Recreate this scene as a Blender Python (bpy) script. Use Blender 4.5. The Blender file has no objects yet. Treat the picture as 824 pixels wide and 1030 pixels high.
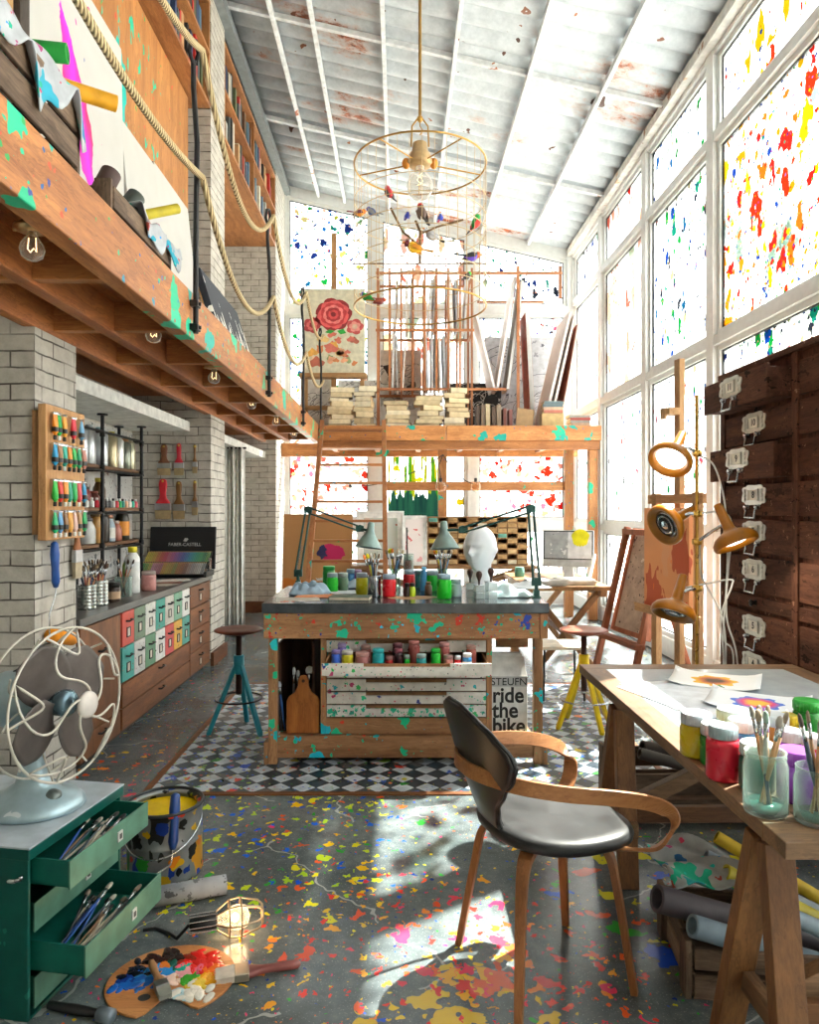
import bpy, bmesh, math, random
from mathutils import Vector, Matrix, Euler
rnd = random.Random(7)
S = bpy.context.scene
C = S.collection
PI = math.pi
# ---- camera frame of the photograph (pixels of 824 x 1030 -> metres at a known depth)
F, CX, CY, H = 720.0, 402.0, 512.0, 1.5
def px(x, y, Y): return Vector(((x-CX)*Y/F, Y, H-(y-CY)*Y/F))
def lin(v): return v/12.92 if v <= .04045 else ((v+.055)/1.055)**2.4
def col(h):
    h = h.lstrip('#'); return tuple(lin(int(h[i:i+2], 16)/255) for i in (0, 2, 4))+(1.0,)

# ---------------------------------------------------------------- mesh builder
class MB:
    def __init__(s): s.v = []; s.f = []; s.mi = []; s.sm = []; s.m = 0; s.smooth = False
    def add(s, vs, fs, mat=None, smooth=None):
        b = len(s.v); s.v += [tuple(v) for v in vs]
        for f in fs:
            s.f.append(tuple(b+i for i in f)); s.mi.append(s.m if mat is None else mat)
            s.sm.append(s.smooth if smooth is None else smooth)
        return s
    def box(s, x0, x1, y0, y1, z0, z1, M=None):
        vs = [Vector((x, y, z)) for z in (z0, z1) for y in (y0, y1) for x in (x0, x1)]
        if M is not None: vs = [M @ v for v in vs]
        return s.add(vs, [(0,2,3,1),(4,5,7,6),(0,1,5,4),(2,6,7,3),(0,4,6,2),(1,3,7,5)], smooth=False)
    def bar(s, p, q, w, h, up=(0,0,1)):           # box from p to q; w across, h along up
        p = Vector(p); q = Vector(q); d = (q-p).normalized(); up = Vector(up)
        if abs(d.dot(up)) > .99: up = Vector((0,1,0))
        a = d.cross(up).normalized(); b = a.cross(d)
        vs = [o+a*i*w/2+b*j*h/2 for o in (p, q) for j in (-1, 1) for i in (-1, 1)]
        return s.add(vs, [(0,2,3,1),(4,5,7,6),(0,1,5,4),(2,6,7,3),(0,4,6,2),(1,3,7,5)], smooth=False)
    def tube(s, pts, r, n=8, closed=False, caps=True, flat=None):
        pts = [Vector(p) for p in pts]; N = len(pts); rs = r if isinstance(r, (list, tuple)) else [r]*N
        ring = []; prev = None
        for i, p in enumerate(pts):
            if closed: t = pts[(i+1) % N]-pts[i-1]
            else: t = pts[min(i+1, N-1)]-pts[max(i-1, 0)]
            if t.length < 1e-9: t = Vector((0,0,1))
            t.normalize()
            if prev is None:
                u = Vector((0,0,1)) if abs(t.z) < .9 else Vector((1,0,0)); a = t.cross(u).normalized()
            else:
                a = prev-t*prev.dot(t)
                if a.length < 1e-6: a = t.cross(Vector((0,0,1)))
                a.normalize()
            prev = a; b = t.cross(a)
            ring.append([p+(a*math.cos(2*PI*k/n)+b*math.sin(2*PI*k/n))*rs[i] for k in range(n)])
        vs = [v for rg in ring for v in rg]; fs = []
        for i in range(N if closed else N-1):
            for k in range(n):
                j = (i+1) % N; fs.append((i*n+k, i*n+(k+1) % n, j*n+(k+1) % n, j*n+k))
        s.add(vs, fs, smooth=True)
        if caps and not closed:
            s.add(ring[0], [tuple(range(n))[::-1]], smooth=False); s.add(ring[-1], [tuple(range(n))], smooth=False)
        return s
    def ribbon(s, pts, ups, w, t):                  # rectangular band; w along up, t across
        pts = [Vector(p) for p in pts]; N = len(pts); vs = []; fs = []
        for i, p in enumerate(pts):
            d = (pts[min(i+1, N-1)]-pts[max(i-1, 0)]).normalized(); u = Vector(ups[i]); u = (u-d*u.dot(d)).normalized(); a = d.cross(u)
            ww = w[i] if isinstance(w, list) else w
            for i2, j in ((-1,-1),(1,-1),(1,1),(-1,1)): vs.append(p+a*i2*t/2+u*j*ww/2)
        for i in range(N-1):
            for k in range(4): fs.append((i*4+k, i*4+(k+1) % 4, i*4+4+(k+1) % 4, i*4+4+k))
        fs += [(3,2,1,0), tuple(N*4-4+k for k in range(4))]
        return s.add(vs, fs, smooth=False)
    def lathe(s, prof, c=(0,0,0), n=20, M=None, caps=True, smooth=True, sx=1, sy=1):
        c = Vector(c); vs = []; fs = []; R = len(prof)
        for r, z in prof:
            for k in range(n):
                a = 2*PI*k/n; v = Vector((r*math.cos(a)*sx, r*math.sin(a)*sy, z)); vs.append((M @ v if M is not None else v)+c)
        for i in range(R-1):
            for k in range(n): fs.append((i*n+k, i*n+(k+1) % n, (i+1)*n+(k+1) % n, (i+1)*n+k))
        if smooth:                                   # split sharp profile corners by duplicating rings
            out = MB(); s.add(vs, fs, smooth=True)
        else: s.add(vs, fs, smooth=False)
        b = len(s.v)-len(vs)
        if caps:
            if prof[0][0] > 1e-5: s.f.append(tuple(b+k for k in range(n))[::-1]); s.mi.append(s.m); s.sm.append(False)
            if prof[-1][0] > 1e-5: s.f.append(tuple(b+(R-1)*n+k for k in range(n))); s.mi.append(s.m); s.sm.append(False)
        return s
    def cyl(s, p, q, r, n=16, r2=None): return s.tube([p, q], [r, r if r2 is None else r2], n)
    def ball(s, c, r, n=12, M=None):
        r = (r, r, r) if not isinstance(r, (list, tuple)) else r; c = Vector(c); m = max(4, n//2); vs = []; fs = []
        for i in range(m+1):
            t = PI*i/m
            for k in range(n):
                a = 2*PI*k/n; v = Vector((r[0]*math.sin(t)*math.cos(a), r[1]*math.sin(t)*math.sin(a), -r[2]*math.cos(t)))
                vs.append((M @ v if M is not None else v)+c)
        for i in range(m):
            for k in range(n): fs.append((i*n+k, i*n+(k+1) % n, (i+1)*n+(k+1) % n, (i+1)*n+k))
        return s.add(vs, fs, smooth=True)
    def prism(s, poly, h0, h1, M=None):              # polygon in local xy extruded along local z
        n = len(poly); vs = [Vector((x, y, z)) for z in (h0, h1) for x, y in poly]
        if M is not None: vs = [M @ v for v in vs]
        return s.add(vs, [tuple(range(n))[::-1], tuple(range(n, 2*n))]+[(k, (k+1) % n, n+(k+1) % n, n+k) for k in range(n)], smooth=False)
    def grid(s, fn, nu, nv, thick=0, smooth=True):   # fn(u,v)->point
        P = [[Vector(fn(i/nu, j/nv)) for j in range(nv+1)] for i in range(nu+1)]
        idx = lambda i, j: i*(nv+1)+j
        vs = [P[i][j] for i in range(nu+1) for j in range(nv+1)]
        fs = [(idx(i,j), idx(i+1,j), idx(i+1,j+1), idx(i,j+1)) for i in range(nu) for j in range(nv)]
        if thick:
            n0 = len(vs); nn = []
            for i in range(nu+1):
                for j in range(nv+1):
                    du = P[min(i+1,nu)][j]-P[max(i-1,0)][j]; dv = P[i][min(j+1,nv)]-P[i][max(j-1,0)]
                    q = du.cross(dv); q = q.normalized() if q.length > 1e-12 else Vector((0,0,1)); nn.append(q)
            vs += [vs[k]-nn[k]*thick for k in range(n0)]
            fs += [tuple(n0+a for a in f)[::-1] for f in fs[:]]
            edge = [idx(i,0) for i in range(nu+1)]+[idx(nu,j) for j in range(1,nv+1)]+[idx(i,nv) for i in range(nu-1,-1,-1)]+[idx(0,j) for j in range(nv-1,0,-1)]
            for a, b in zip(edge, edge[1:]+edge[:1]): fs.append((b, a, n0+a, n0+b))
        return s.add(vs, fs, smooth=smooth)
    def mesh(s, name, off=None):
        me = bpy.data.meshes.new(name)
        vs = s.v if off is None else [(v[0]-off[0], v[1]-off[1], v[2]-off[2]) for v in s.v]
        me.from_pydata(vs, [], s.f); me.polygons.foreach_set('material_index', s.mi); me.polygons.foreach_set('use_smooth', s.sm); me.update()
        return me

def mk(name, mb, mat, parent=None, bevel=0, sub=0, label=None, off=None):
    o = bpy.data.objects.new(name, mb.mesh(name, off)); C.objects.link(o)
    for m in (mat if isinstance(mat, (list, tuple)) else [mat]): o.data.materials.append(m)
    if parent: o.parent = parent
    if off is not None: o.location = off
    if bevel:
        b = o.modifiers.new('bevel', 'BEVEL'); b.width = bevel; b.segments = 2; b.limit_method = 'ANGLE'; b.angle_limit = .6
    if sub:
        b = o.modifiers.new('sub', 'SUBSURF'); b.levels = sub; b.render_levels = sub
    if label: o['label'] = label
    return o
def tag(o, label, cat, group=None, kind=None):
    o['label'] = label; o['category'] = cat
    if group: o['group'] = group
    if kind: o['kind'] = kind
    return o
def thing(name, label, cat, loc=(0,0,0), rot=0, group=None):
    o = bpy.data.objects.new(name, None); C.objects.link(o); o.empty_display_size = .1
    o.location = loc; o.rotation_euler = rot if isinstance(rot, (tuple, list, Euler)) else (0, 0, rot)
    return tag(o, label, cat, group)
def solo(name, mb, mat, label, cat, group=None, bevel=0, sub=0, loc=None, rot=None):
    if loc is None:                                   # world coordinates: put the origin at the base centre
        xs, ys, zs = zip(*mb.v); off = ((min(xs)+max(xs))/2, (min(ys)+max(ys))/2, min(zs)); o = mk(name, mb, mat, None, bevel, sub, off=off)
    else:
        o = mk(name, mb, mat, None, bevel, sub); o.location = loc
        if rot is not None: o.rotation_euler = rot if isinstance(rot, (tuple, list, Euler)) else (0, 0, rot)
    return tag(o, label, cat, group)
def struct(name, mb, mat, bevel=0, parent=None):
    o = mk(name, mb, mat, parent, bevel)
    if parent is None: o['kind'] = 'structure'
    return o
def dup(root, loc=None, rot=None, label=None, group=None):
    r = root.copy(); C.objects.link(r)
    if loc is not None: r.location = loc
    if rot is not None: r.rotation_euler = rot if isinstance(rot, (tuple, list, Euler)) else (0, 0, rot)
    if label: r['label'] = label
    if group: r['group'] = group
    for ch in list(root.children):
        c = ch.copy(); C.objects.link(c); c.parent = r
        for g in list(ch.children):
            d = g.copy(); C.objects.link(d); d.parent = c
    return r
def text_obj(name, txt, mat, parent, loc, rot, size, align='CENTER', label=None, depth=.0006, xs=1, bold=0):
    cu = bpy.data.curves.new(name, 'FONT'); cu.body = txt; cu.size = size; cu.align_x = align; cu.align_y = 'CENTER'; cu.extrude = depth; cu.offset = bold
    t = bpy.data.objects.new(name, cu); C.objects.link(t)
    me = bpy.data.meshes.new_from_object(t.evaluated_get(bpy.context.evaluated_depsgraph_get()))
    bpy.data.objects.remove(t); o = bpy.data.objects.new(name, me); C.objects.link(o); me.materials.clear(); me.materials.append(mat)
    o.parent = parent; o.location = loc; o.rotation_euler = rot; o.scale = (xs, 1, 1)
    if label: o['label'] = label
    return o
def ordinal(n): return ['', 'first','second','third','fourth','fifth','sixth','seventh','eighth','ninth','tenth','eleventh','twelfth','thirteenth','fourteenth','fifteenth','sixteenth','seventeenth','eighteenth','nineteenth','twentieth'][n] if n <= 20 else '%d%s' % (n, {1:'st',2:'nd',3:'rd'}.get(n % 10, 'th') if n % 100 not in (11,12,13) else 'th')

# ---------------------------------------------------------------- materials
def _set(nt, sock, v):
    if isinstance(v, bpy.types.NodeSocket): nt.links.new(v, sock)
    else: sock.default_value = v
def nd(nt, t, inp=None, **kw):
    n = nt.nodes.new(t)
    for k, v in kw.items(): setattr(n, k, v)
    for k, v in (inp or {}).items(): _set(nt, n.inputs[k], v)
    return n
def mth(nt, op, a, b=0.0, c=None, clamp=False):
    n = nd(nt, 'ShaderNodeMath', {0: a, 1: b}, operation=op, use_clamp=clamp)
    if c is not None: _set(nt, n.inputs[2], c)
    return n.outputs[0]
def vmath(nt, op, a, b): return nd(nt, 'ShaderNodeVectorMath', {0: a, 1: b}, operation=op).outputs[0]
def ramp(nt, fac, stops, const=False):
    n = nd(nt, 'ShaderNodeValToRGB', {0: fac}); cr = n.color_ramp
    if const: cr.interpolation = 'CONSTANT'
    while len(cr.elements) < len(stops): cr.elements.new(.5)
    for e, (p, c) in zip(cr.elements, stops): e.position = p; e.color = c
    return n.outputs[0]
def mixc(nt, fac, a, b, mode='MIX'):
    n = nd(nt, 'ShaderNodeMix', data_type='RGBA', blend_type=mode)
    _set(nt, n.inputs[0], fac); _set(nt, n.inputs[6], a); _set(nt, n.inputs[7], b); return n.outputs[2]
def new_mat(name):
    m = bpy.data.materials.new(name); m.use_nodes = True; nt = m.node_tree; nt.nodes.clear()
    out = nt.nodes.new('ShaderNodeOutputMaterial'); return m, nt, out
def objco(nt): return nd(nt, 'ShaderNodeTexCoord').outputs['Object']
def worldco(nt): return nd(nt, 'ShaderNodeNewGeometry').outputs['Position']
def noise(nt, vec, scale, detail=4, rough=.5, out=0): return nd(nt, 'ShaderNodeTexNoise', {'Vector': vec, 'Scale': scale, 'Detail': detail, 'Roughness': rough}).outputs[out]
GREEN = ['#12c98a', '#19d6a0', '#2bb35a', '#10b8b0', '#1fd08c']
MULTI = ['#d8311f', '#e8b312', '#1c4fc4', '#2f9a35', '#ee6a1c', '#e0356b', '#dccb1a', '#17307e']
def splat(nt, vec, base, layers):
    """paint drops: each layer = dict(s scale, d density, r radius, pal colours, w warp, clump, dim, off)"""
    c = base; total = None
    for L in layers:
        s = L['s']; v = vmath(nt, 'ADD', vec, L.get('off', (3.1*s, 1.7*s, .3*s)))
        if 'st' in L: v = vmath(nt, 'MULTIPLY', v, L['st'])
        w = L.get('w', .35)
        nz = noise(nt, v, s*1.6, 2, .6, 1); nz = vmath(nt, 'SUBTRACT', nz, (.5, .5, .5)); nz = vmath(nt, 'MULTIPLY', nz, (w*2/s,)*3)
        v2 = vmath(nt, 'ADD', v, nz)
        vo = nd(nt, 'ShaderNodeTexVoronoi', {'Vector': v2, 'Scale': s, 'Randomness': .9}, voronoi_dimensions=L.get('dim', '3D'))
        sp = nd(nt, 'ShaderNodeSeparateColor', {0: vo.outputs['Color']}).outputs
        den = min(.97, L['d']*1.45)
        if L.get('clump'):
            cl = noise(nt, v, L['clump'], 1, .5); cl = mth(nt, 'MULTIPLY_ADD', cl, 4.0, -1.3, True); den = mth(nt, 'MULTIPLY', cl, den)
        pres = mth(nt, 'LESS_THAN', sp[0], den)
        rad = mth(nt, 'MULTIPLY_ADD', mth(nt, 'POWER', sp[1], L.get('pw', 1.6)), L['r']*.8, L['r']*.2)
        mk_ = mth(nt, 'MULTIPLY', mth(nt, 'LESS_THAN', vo.outputs['Distance'], rad), pres)
        if 'mask' in L: mk_ = mth(nt, 'MULTIPLY', mk_, L['mask'](nt))
        pal = L['pal']; cc = ramp(nt, sp[2], [(i/len(pal), col(p)) for i, p in enumerate(pal)], True)
        c = mixc(nt, mk_, c, cc); total = mk_ if total is None else mth(nt, 'MAXIMUM', total, mk_)
    return c, total
def prin(nt, out, color, rough=.5, metal=0, bump=None, bstr=.3, bdist=.01, **kw):
    p = nd(nt, 'ShaderNodeBsdfPrincipled', {'Base Color': color, 'Roughness': rough, 'Metallic': metal})
    for k, v in kw.items(): _set(nt, p.inputs[k], v)
    if bump is not None:
        b = nd(nt, 'ShaderNodeBump', {'Strength': bstr, 'Distance': bdist, 'Height': bump}); nt.links.new(b.outputs[0], p.inputs['Normal'])
    nt.links.new(p.outputs[0], out.inputs[0]); return p
_pc = {}
def paint(hexc, rough=.45, metal=0, var=.12, splats=None, bump=0, **kw):
    key = (hexc, rough, metal, var, bump, str(splats), str(kw))
    if key in _pc: return _pc[key]
    m, nt, out = new_mat('mat_'+hexc.strip('#')); v = objco(nt)
    n = noise(nt, v, 14, 5); c = col(hexc)
    dk = tuple(x*(1-var*2) for x in c[:3])+(1,); lt = tuple(min(1, x*(1+var)) for x in c[:3])+(1,)
    base = ramp(nt, n, [(.3, dk), (.7, lt)])
    if splats: base, _ = splat(nt, v, base, splats)
    rr = mth(nt, 'MULTIPLY_ADD', n, .15, rough-.07)
    prin(nt, out, base, rr, metal, noise(nt, v, 60, 4) if bump else None, bump or .3, .004, **kw)
    _pc[key] = m; return m
_wc = {}
def wood(light, dark, axis='x', rough=.55, splats=None, sc=1.0, world=False, con=1.0, bstr=.35, spec=.35):
    key = (light, dark, axis, rough, str(splats), sc, world, con, spec)
    if key in _wc: return _wc[key]
    m, nt, out = new_mat('mat_wood'); v0 = worldco(nt) if world else objco(nt)
    rv = nd(nt, 'ShaderNodeObjectInfo').outputs['Random']
    v = vmath(nt, 'ADD', v0, nd(nt, 'ShaderNodeCombineXYZ', {0: mth(nt, 'MULTIPLY', rv, 7.0), 1: mth(nt, 'MULTIPLY', rv, 3.0), 2: mth(nt, 'MULTIPLY', rv, 5.0)}).outputs[0])
    g = {'x': (.9, 11, 11), 'y': (11, .9, 11), 'z': (11, 11, .9)}[axis]; g = tuple(a*sc for a in g)
    vs = vmath(nt, 'MULTIPLY', v, g)
    wv = vmath(nt, 'ADD', vs, vmath(nt, 'MULTIPLY', noise(nt, v, 2.3*sc, 3, .5, 1), (1.6,)*3))
    n1 = noise(nt, wv, 1.1, 6, .62); n2 = noise(nt, vmath(nt, 'MULTIPLY', vs, (1, 1, 1)), 7, 5, .7)
    n3 = noise(nt, vmath(nt, 'MULTIPLY', vs, (1.5, 1.5, 1.5)), 9, 4, .6)
    t = mth(nt, 'ADD', mth(nt, 'ADD', mth(nt, 'MULTIPLY', n1, .55), mth(nt, 'MULTIPLY', n2, .25)), mth(nt, 'MULTIPLY', n3, .2))
    l, d = col(light), col(dark)
    c = ramp(nt, t, [(.5-.16/con, d), (.5, tuple((a+b)/2 for a, b in zip(l, d))), (.5+.13/con, l)])
    tone = noise(nt, v, .9*sc, 3); c = mixc(nt, .5, c, mixc(nt, 1, c, ramp(nt, tone, [(.3, (.62, .58, .55, 1)), (.7, (1.15, 1.15, 1.15, 1))]), 'MULTIPLY'))
    c = mixc(nt, 1, c, ramp(nt, rv, [(0, (.86, .86, .86, 1)), (1, (1.1, 1.08, 1.05, 1))]), 'MULTIPLY')
    ring = mth(nt, 'FRACT', mth(nt, 'MULTIPLY', n1, 7.0)); line = mth(nt, 'MULTIPLY', mth(nt, 'LESS_THAN', ring, .16), mth(nt, 'MULTIPLY_ADD', n2, 1.6, -.25, True))
    c = mixc(nt, mth(nt, 'MULTIPLY', line, .55), c, tuple(x*.55 for x in d[:3])+(1,))
    wear = mth(nt, 'GREATER_THAN', noise(nt, vmath(nt, 'MULTIPLY', vs, (1, .5, .5)), 3.2, 5, .7), .66); c = mixc(nt, mth(nt, 'MULTIPLY', wear, .3), c, tuple(x*.5 for x in d[:3])+(1,))
    if splats: c, _ = splat(nt, v0, c, splats)
    prin(nt, out, c, mth(nt, 'MULTIPLY_ADD', n2, .2, rough-.1), 0, t, bstr, .004, **{'Specular IOR Level': spec})
    _wc[key] = m; return m
def emit(hexc, strength, name='mat_glow'):
    m, nt, out = new_mat(name); e = nd(nt, 'ShaderNodeEmission', {0: col(hexc), 1: strength}); nt.links.new(e.outputs[0], out.inputs[0]); return m
def clear(tint='#f4fbfa', amt=.75, rough=.05, name='mat_clear_glass'):      # thin clear glass that lets light through
    m, nt, out = new_mat(name); tr = nd(nt, 'ShaderNodeBsdfTransparent', {0: col(tint)})
    p = nd(nt, 'ShaderNodeBsdfPrincipled', {'Base Color': col(tint), 'Roughness': rough, 'Specular IOR Level': .8})
    lw = nd(nt, 'ShaderNodeLayerWeight', {0: .35}).outputs[1]
    f = mth(nt, 'MULTIPLY_ADD', lw, .55, 1-amt-.1, True)
    mx = nd(nt, 'ShaderNodeMixShader', {0: f, 1: tr.outputs[0], 2: p.outputs[0]}); nt.links.new(mx.outputs[0], out.inputs[0]); return m
def metal(hexc, rough=.3): return paint(hexc, rough, 1.0, .06)
GLASS = clear()
BULBGLASS = clear('#f6f3ee', .82, .03, 'mat_bulb_glass')
BLACK = paint('#17181a', .5); IRON = paint('#2b2a2a', .45, .6); STEEL = metal('#c8ccd0', .25); BRASS = metal('#c49a4a', .28); WHITE = paint('#eeeeec', .5)

def drop(*roots):
    for r in roots:
        for ch in list(r.children): drop(ch)
        bpy.data.objects.remove(r)
# ================================================================ THE SETTING
XL, XC, XR, YB = -2.55, -1.80, 2.73, 11.25
def roof_z(x): return 6.62-(x+1.8)*.2296
def brick_mat():
    m, nt, out = new_mat('mat_white_brick'); g = nd(nt, 'ShaderNodeNewGeometry')
    sx = nd(nt, 'ShaderNodeSeparateXYZ', {0: g.outputs['Position']}).outputs; nx = nd(nt, 'ShaderNodeSeparateXYZ', {0: g.outputs['True Normal']}).outputs
    side = mth(nt, 'GREATER_THAN', mth(nt, 'ABSOLUTE', nx[0]), .5)
    u = nd(nt, 'ShaderNodeMix', {0: side, 2: sx[0], 3: sx[1]}).outputs[0]
    wob = mth(nt, 'MULTIPLY_ADD', noise(nt, g.outputs['Position'], 3.5, 3), .03, 0)
    vec = nd(nt, 'ShaderNodeCombineXYZ', {0: u, 1: mth(nt, 'ADD', sx[2], wob), 2: 0.0}).outputs[0]
    b = nd(nt, 'ShaderNodeTexBrick', {'Vector': vec, 'Color1': (.9,.9,.9,1), 'Color2': (.6,.6,.6,1), 'Mortar': (0,0,0,1), 'Scale': 1.0, 'Mortar Size': .0055, 'Mortar Smooth': .4, 'Bias': 0.0, 'Brick Width': .24, 'Row Height': .082})
    n = noise(nt, g.outputs['Position'], 6, 8, .7); fine = noise(nt, g.outputs['Position'], 45, 4, .6)
    base = ramp(nt, n, [(.25, col('#958f85')), (.55, col('#bab5ab')), (.8, col('#cecac2'))])
    gap = mth(nt, 'MULTIPLY', b.outputs['Fac'], mth(nt, 'MULTIPLY_ADD', noise(nt, g.outputs['Position'], 5, 3), 3.4, -.95, True))
    c = mixc(nt, mth(nt, 'MULTIPLY', gap, .92), base, col('#3d362f'))
    hgt = mth(nt, 'ADD', mth(nt, 'MULTIPLY', mth(nt, 'SUBTRACT', 1.0, b.outputs['Fac']), 1.0), mth(nt, 'MULTIPLY', n, .8)); hgt = mth(nt, 'ADD', hgt, mth(nt, 'MULTIPLY', fine, .3))
    prin(nt, out, c, .75, 0, hgt, .7, .012); return m
BRICK = brick_mat()
FRAMEW = paint('#d9dbd9', .4, var=.04); PLASTER = paint('#dcdcd6', .7)
def near(px_, py_, r, soft=.3):
    def f(nt):
        v = nd(nt, 'ShaderNodeNewGeometry').outputs['Position']; v = vmath(nt, 'MULTIPLY', v, (1, 1, 0))
        d = nd(nt, 'ShaderNodeVectorMath', {0: v, 1: (px_, py_, 0)}, operation='DISTANCE').outputs['Value']
        d = mth(nt, 'ADD', d, mth(nt, 'MULTIPLY_ADD', noise(nt, v, 5, 2), .6, -.3)); return mth(nt, 'LESS_THAN', d, r)
    return f
def floor_mat():
    m, nt, out = new_mat('mat_concrete_floor'); v = worldco(nt)
    n1 = noise(nt, v, 1.1, 6, .6); n2 = noise(nt, v, 22, 6, .7)
    base = ramp(nt, mth(nt, 'ADD', mth(nt, 'MULTIPLY', n1, .65), mth(nt, 'MULTIPLY', n2, .35)), [(.32, col('#3a4042')), (.5, col('#586163')), (.68, col('#7a8382'))])
    wv = vmath(nt, 'ADD', v, vmath(nt, 'MULTIPLY', noise(nt, v, 3, 3, .6, 1), (.35,)*3))
    ce = nd(nt, 'ShaderNodeTexVoronoi', {'Vector': wv, 'Scale': 1.25}, voronoi_dimensions='2D', feature='DISTANCE_TO_EDGE').outputs['Distance']
    crack = mth(nt, 'MULTIPLY', mth(nt, 'LESS_THAN', ce, .006), mth(nt, 'GREATER_THAN', noise(nt, v, 1.3, 2), .5))
    base = mixc(nt, mth(nt, 'MULTIPLY', crack, .55), base, col('#b9bdb8'))
    speck = noise(nt, v, 150, 2); base = mixc(nt, mth(nt, 'MULTIPLY', mth(nt, 'GREATER_THAN', speck, .66), .5), base, col('#a9aeab'))
    warm = ['#d84a22', '#e8822a', '#d8b02a', '#d63328', '#e09a2a', '#d93a50']
    cool = ['#1c4fc4', '#2f9a35', '#d6cf24', '#1f5fd0', '#9fc42a', '#d8582a', '#e0b21c', '#b8d02c']
    L = [dict(s=34, d=.24, r=.24, pal=MULTI, dim='2D', clump=1.6, w=.5), dict(s=18, d=.14, r=.22, pal=MULTI, dim='2D', clump=1.3, w=.6, off=(5,2,0)),
         dict(s=11, d=.34, r=.30, pal=cool, dim='2D', w=.7, off=(9,1,0), mask=near(-.55, 3.25, .75)), dict(s=19, d=.4, r=.34, pal=cool, dim='2D', w=.7, off=(2,1,0), mask=near(-.6, 3.3, .7)),
         dict(s=14, d=.45, r=.34, pal=warm, dim='2D', w=.7, off=(1,7,0), mask=near(-1.45, 4.0, .55)),
         dict(s=7, d=.5, r=.40, pal=['#1c4fc4', '#1c4fc4', '#d0c832', '#2f9a35', '#d2522a'], dim='2D', w=.8, off=(4,7,0), mask=near(1.05, 2.75, .5)),
         dict(s=22, d=.32, r=.34, pal=warm+['#d63328'], dim='2D', w=.7, off=(8,3,0), mask=near(.12, 2.35, .62)), dict(s=12, d=.25, r=.32, pal=warm, dim='2D', w=.8, off=(2,8,0), mask=near(.15, 2.35, .55)),
         dict(s=7, d=.6, r=.55, pw=.9, pal=['#d9b52e', '#d9b52e', '#e0a62c', '#d95a2a'], dim='2D', w=1.3, off=(6.3,4,0), mask=near(.2, 2.16, .27)),
         dict(s=11, d=.3, r=.38, pal=['#d8332c', '#e0355a', '#e05a2a'], dim='2D', w=.9, off=(3,9,0), mask=near(.3, 2.2, .5))]
    c, t = splat(nt, v, base, L)
    r = mth(nt, 'MULTIPLY_ADD', n1, .34, .05)
    prin(nt, out, c, r, 0, mth(nt, 'ADD', n2, mth(nt, 'MULTIPLY', t, .5)), .1, .003); return m
def tile_mat():
    m, nt, out = new_mat('mat_harlequin_tiles'); v = worldco(nt); q = nd(nt, 'ShaderNodeSeparateXYZ', {0: v}).outputs; d = .133
    def tri(s): return mth(nt, 'ABSOLUTE', mth(nt, 'SUBTRACT', mth(nt, 'FRACT', mth(nt, 'DIVIDE', s, d)), .5))
    sm = mth(nt, 'ADD', tri(mth(nt, 'ADD', q[0], 20.0)), tri(mth(nt, 'ADD', q[1], 20.03)))
    w = mth(nt, 'LESS_THAN', sm, .5); edge = mth(nt, 'LESS_THAN', mth(nt, 'ABSOLUTE', mth(nt, 'SUBTRACT', sm, .5)), .025)
    n = noise(nt, v, 12, 5, .6); big = noise(nt, v, 2.2, 3)
    lt = ramp(nt, n, [(.3, col('#9dacb8')), (.7, col('#cad6dd'))]); dk = ramp(nt, n, [(.3, col('#1e2b36')), (.7, col('#3c4f5e'))])
    c = mixc(nt, w, dk, lt); c = mixc(nt, mth(nt, 'MULTIPLY', mth(nt, 'GREATER_THAN', big, .6), .35), c, col('#8d7a66')); c = mixc(nt, edge, c, col('#2b2d2e'))
    pal = ['#dcc81e', '#d8311f', '#1c4fc4', '#2f9a35', '#e8771c', '#93c42a', '#2e62c8']
    c, t = splat(nt, v, c, [dict(s=26, d=.55, r=.3, pal=pal, dim='2D', clump=1.5), dict(s=11, d=.3, r=.3, pal=pal, dim='2D', clump=1.2, w=.5, off=(3,3,0))])
    prin(nt, out, c, mth(nt, 'MULTIPLY_ADD', n, .3, .18), 0, mth(nt, 'SUBTRACT', 1.0, edge), .15, .003); return m
m = MB(); m.box(XL-.2, XR+.1, -1.4, YB+.1, -.2, 0); struct('floor', m, floor_mat())
m = MB(); m.box(-1.325, 1.475, 3.78, 6.12, .0, .004); struct('floor_tiled_inlay', m, tile_mat())
m = MB(); m.box(-1.36, 1.51, 3.745, 3.78, 0, .008); m.box(-1.36, 1.51, 6.12, 6.155, 0, .008); m.box(-1.36, -1.325, 3.78, 6.12, 0, .008); m.box(1.475, 1.51, 3.78, 6.12, 0, .008)
struct('trim_1', m, wood('#8a5a36', '#55341d', 'x', .5))
# left wall with three columns and the beams over the two alcoves
m = MB(); m.box(XL-.2, XL, -1.4, YB+.1, 0, 6.9); struct('wall_left', m, BRICK)
for k, (a, b) in enumerate(((3.53, 3.98), (6.82, 7.36), (10.4, YB))):
    m = MB(); m.box(XL, XC, a, b, 0, 6.7); struct('wall_left_column', m, BRICK)
m = MB(); m.box(XL, -2.0, 3.98, 6.82, 2.24, 2.33); struct('trim_2', m, PLASTER)
m = MB(); m.box(XL, -1.95, 7.36, 10.4, 2.24, 2.33); struct('trim_3', m, PLASTER)
m = MB(); m.box(XC, XC+.03, 6.82, 7.36, 0, .13); m.box(XL, XC, 10.36, 10.4, 0, .16); m.box(XL, XL+.03, 7.36, 10.36, 0, .13); struct('baseboard_left', m, wood('#7a4a28', '#4a2b16', 'y'))
m = MB(); m.box(XL-.2, XR+.1, -1.5, -1.3, 0, 6.9); struct('wall_front', m, BRICK)
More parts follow.
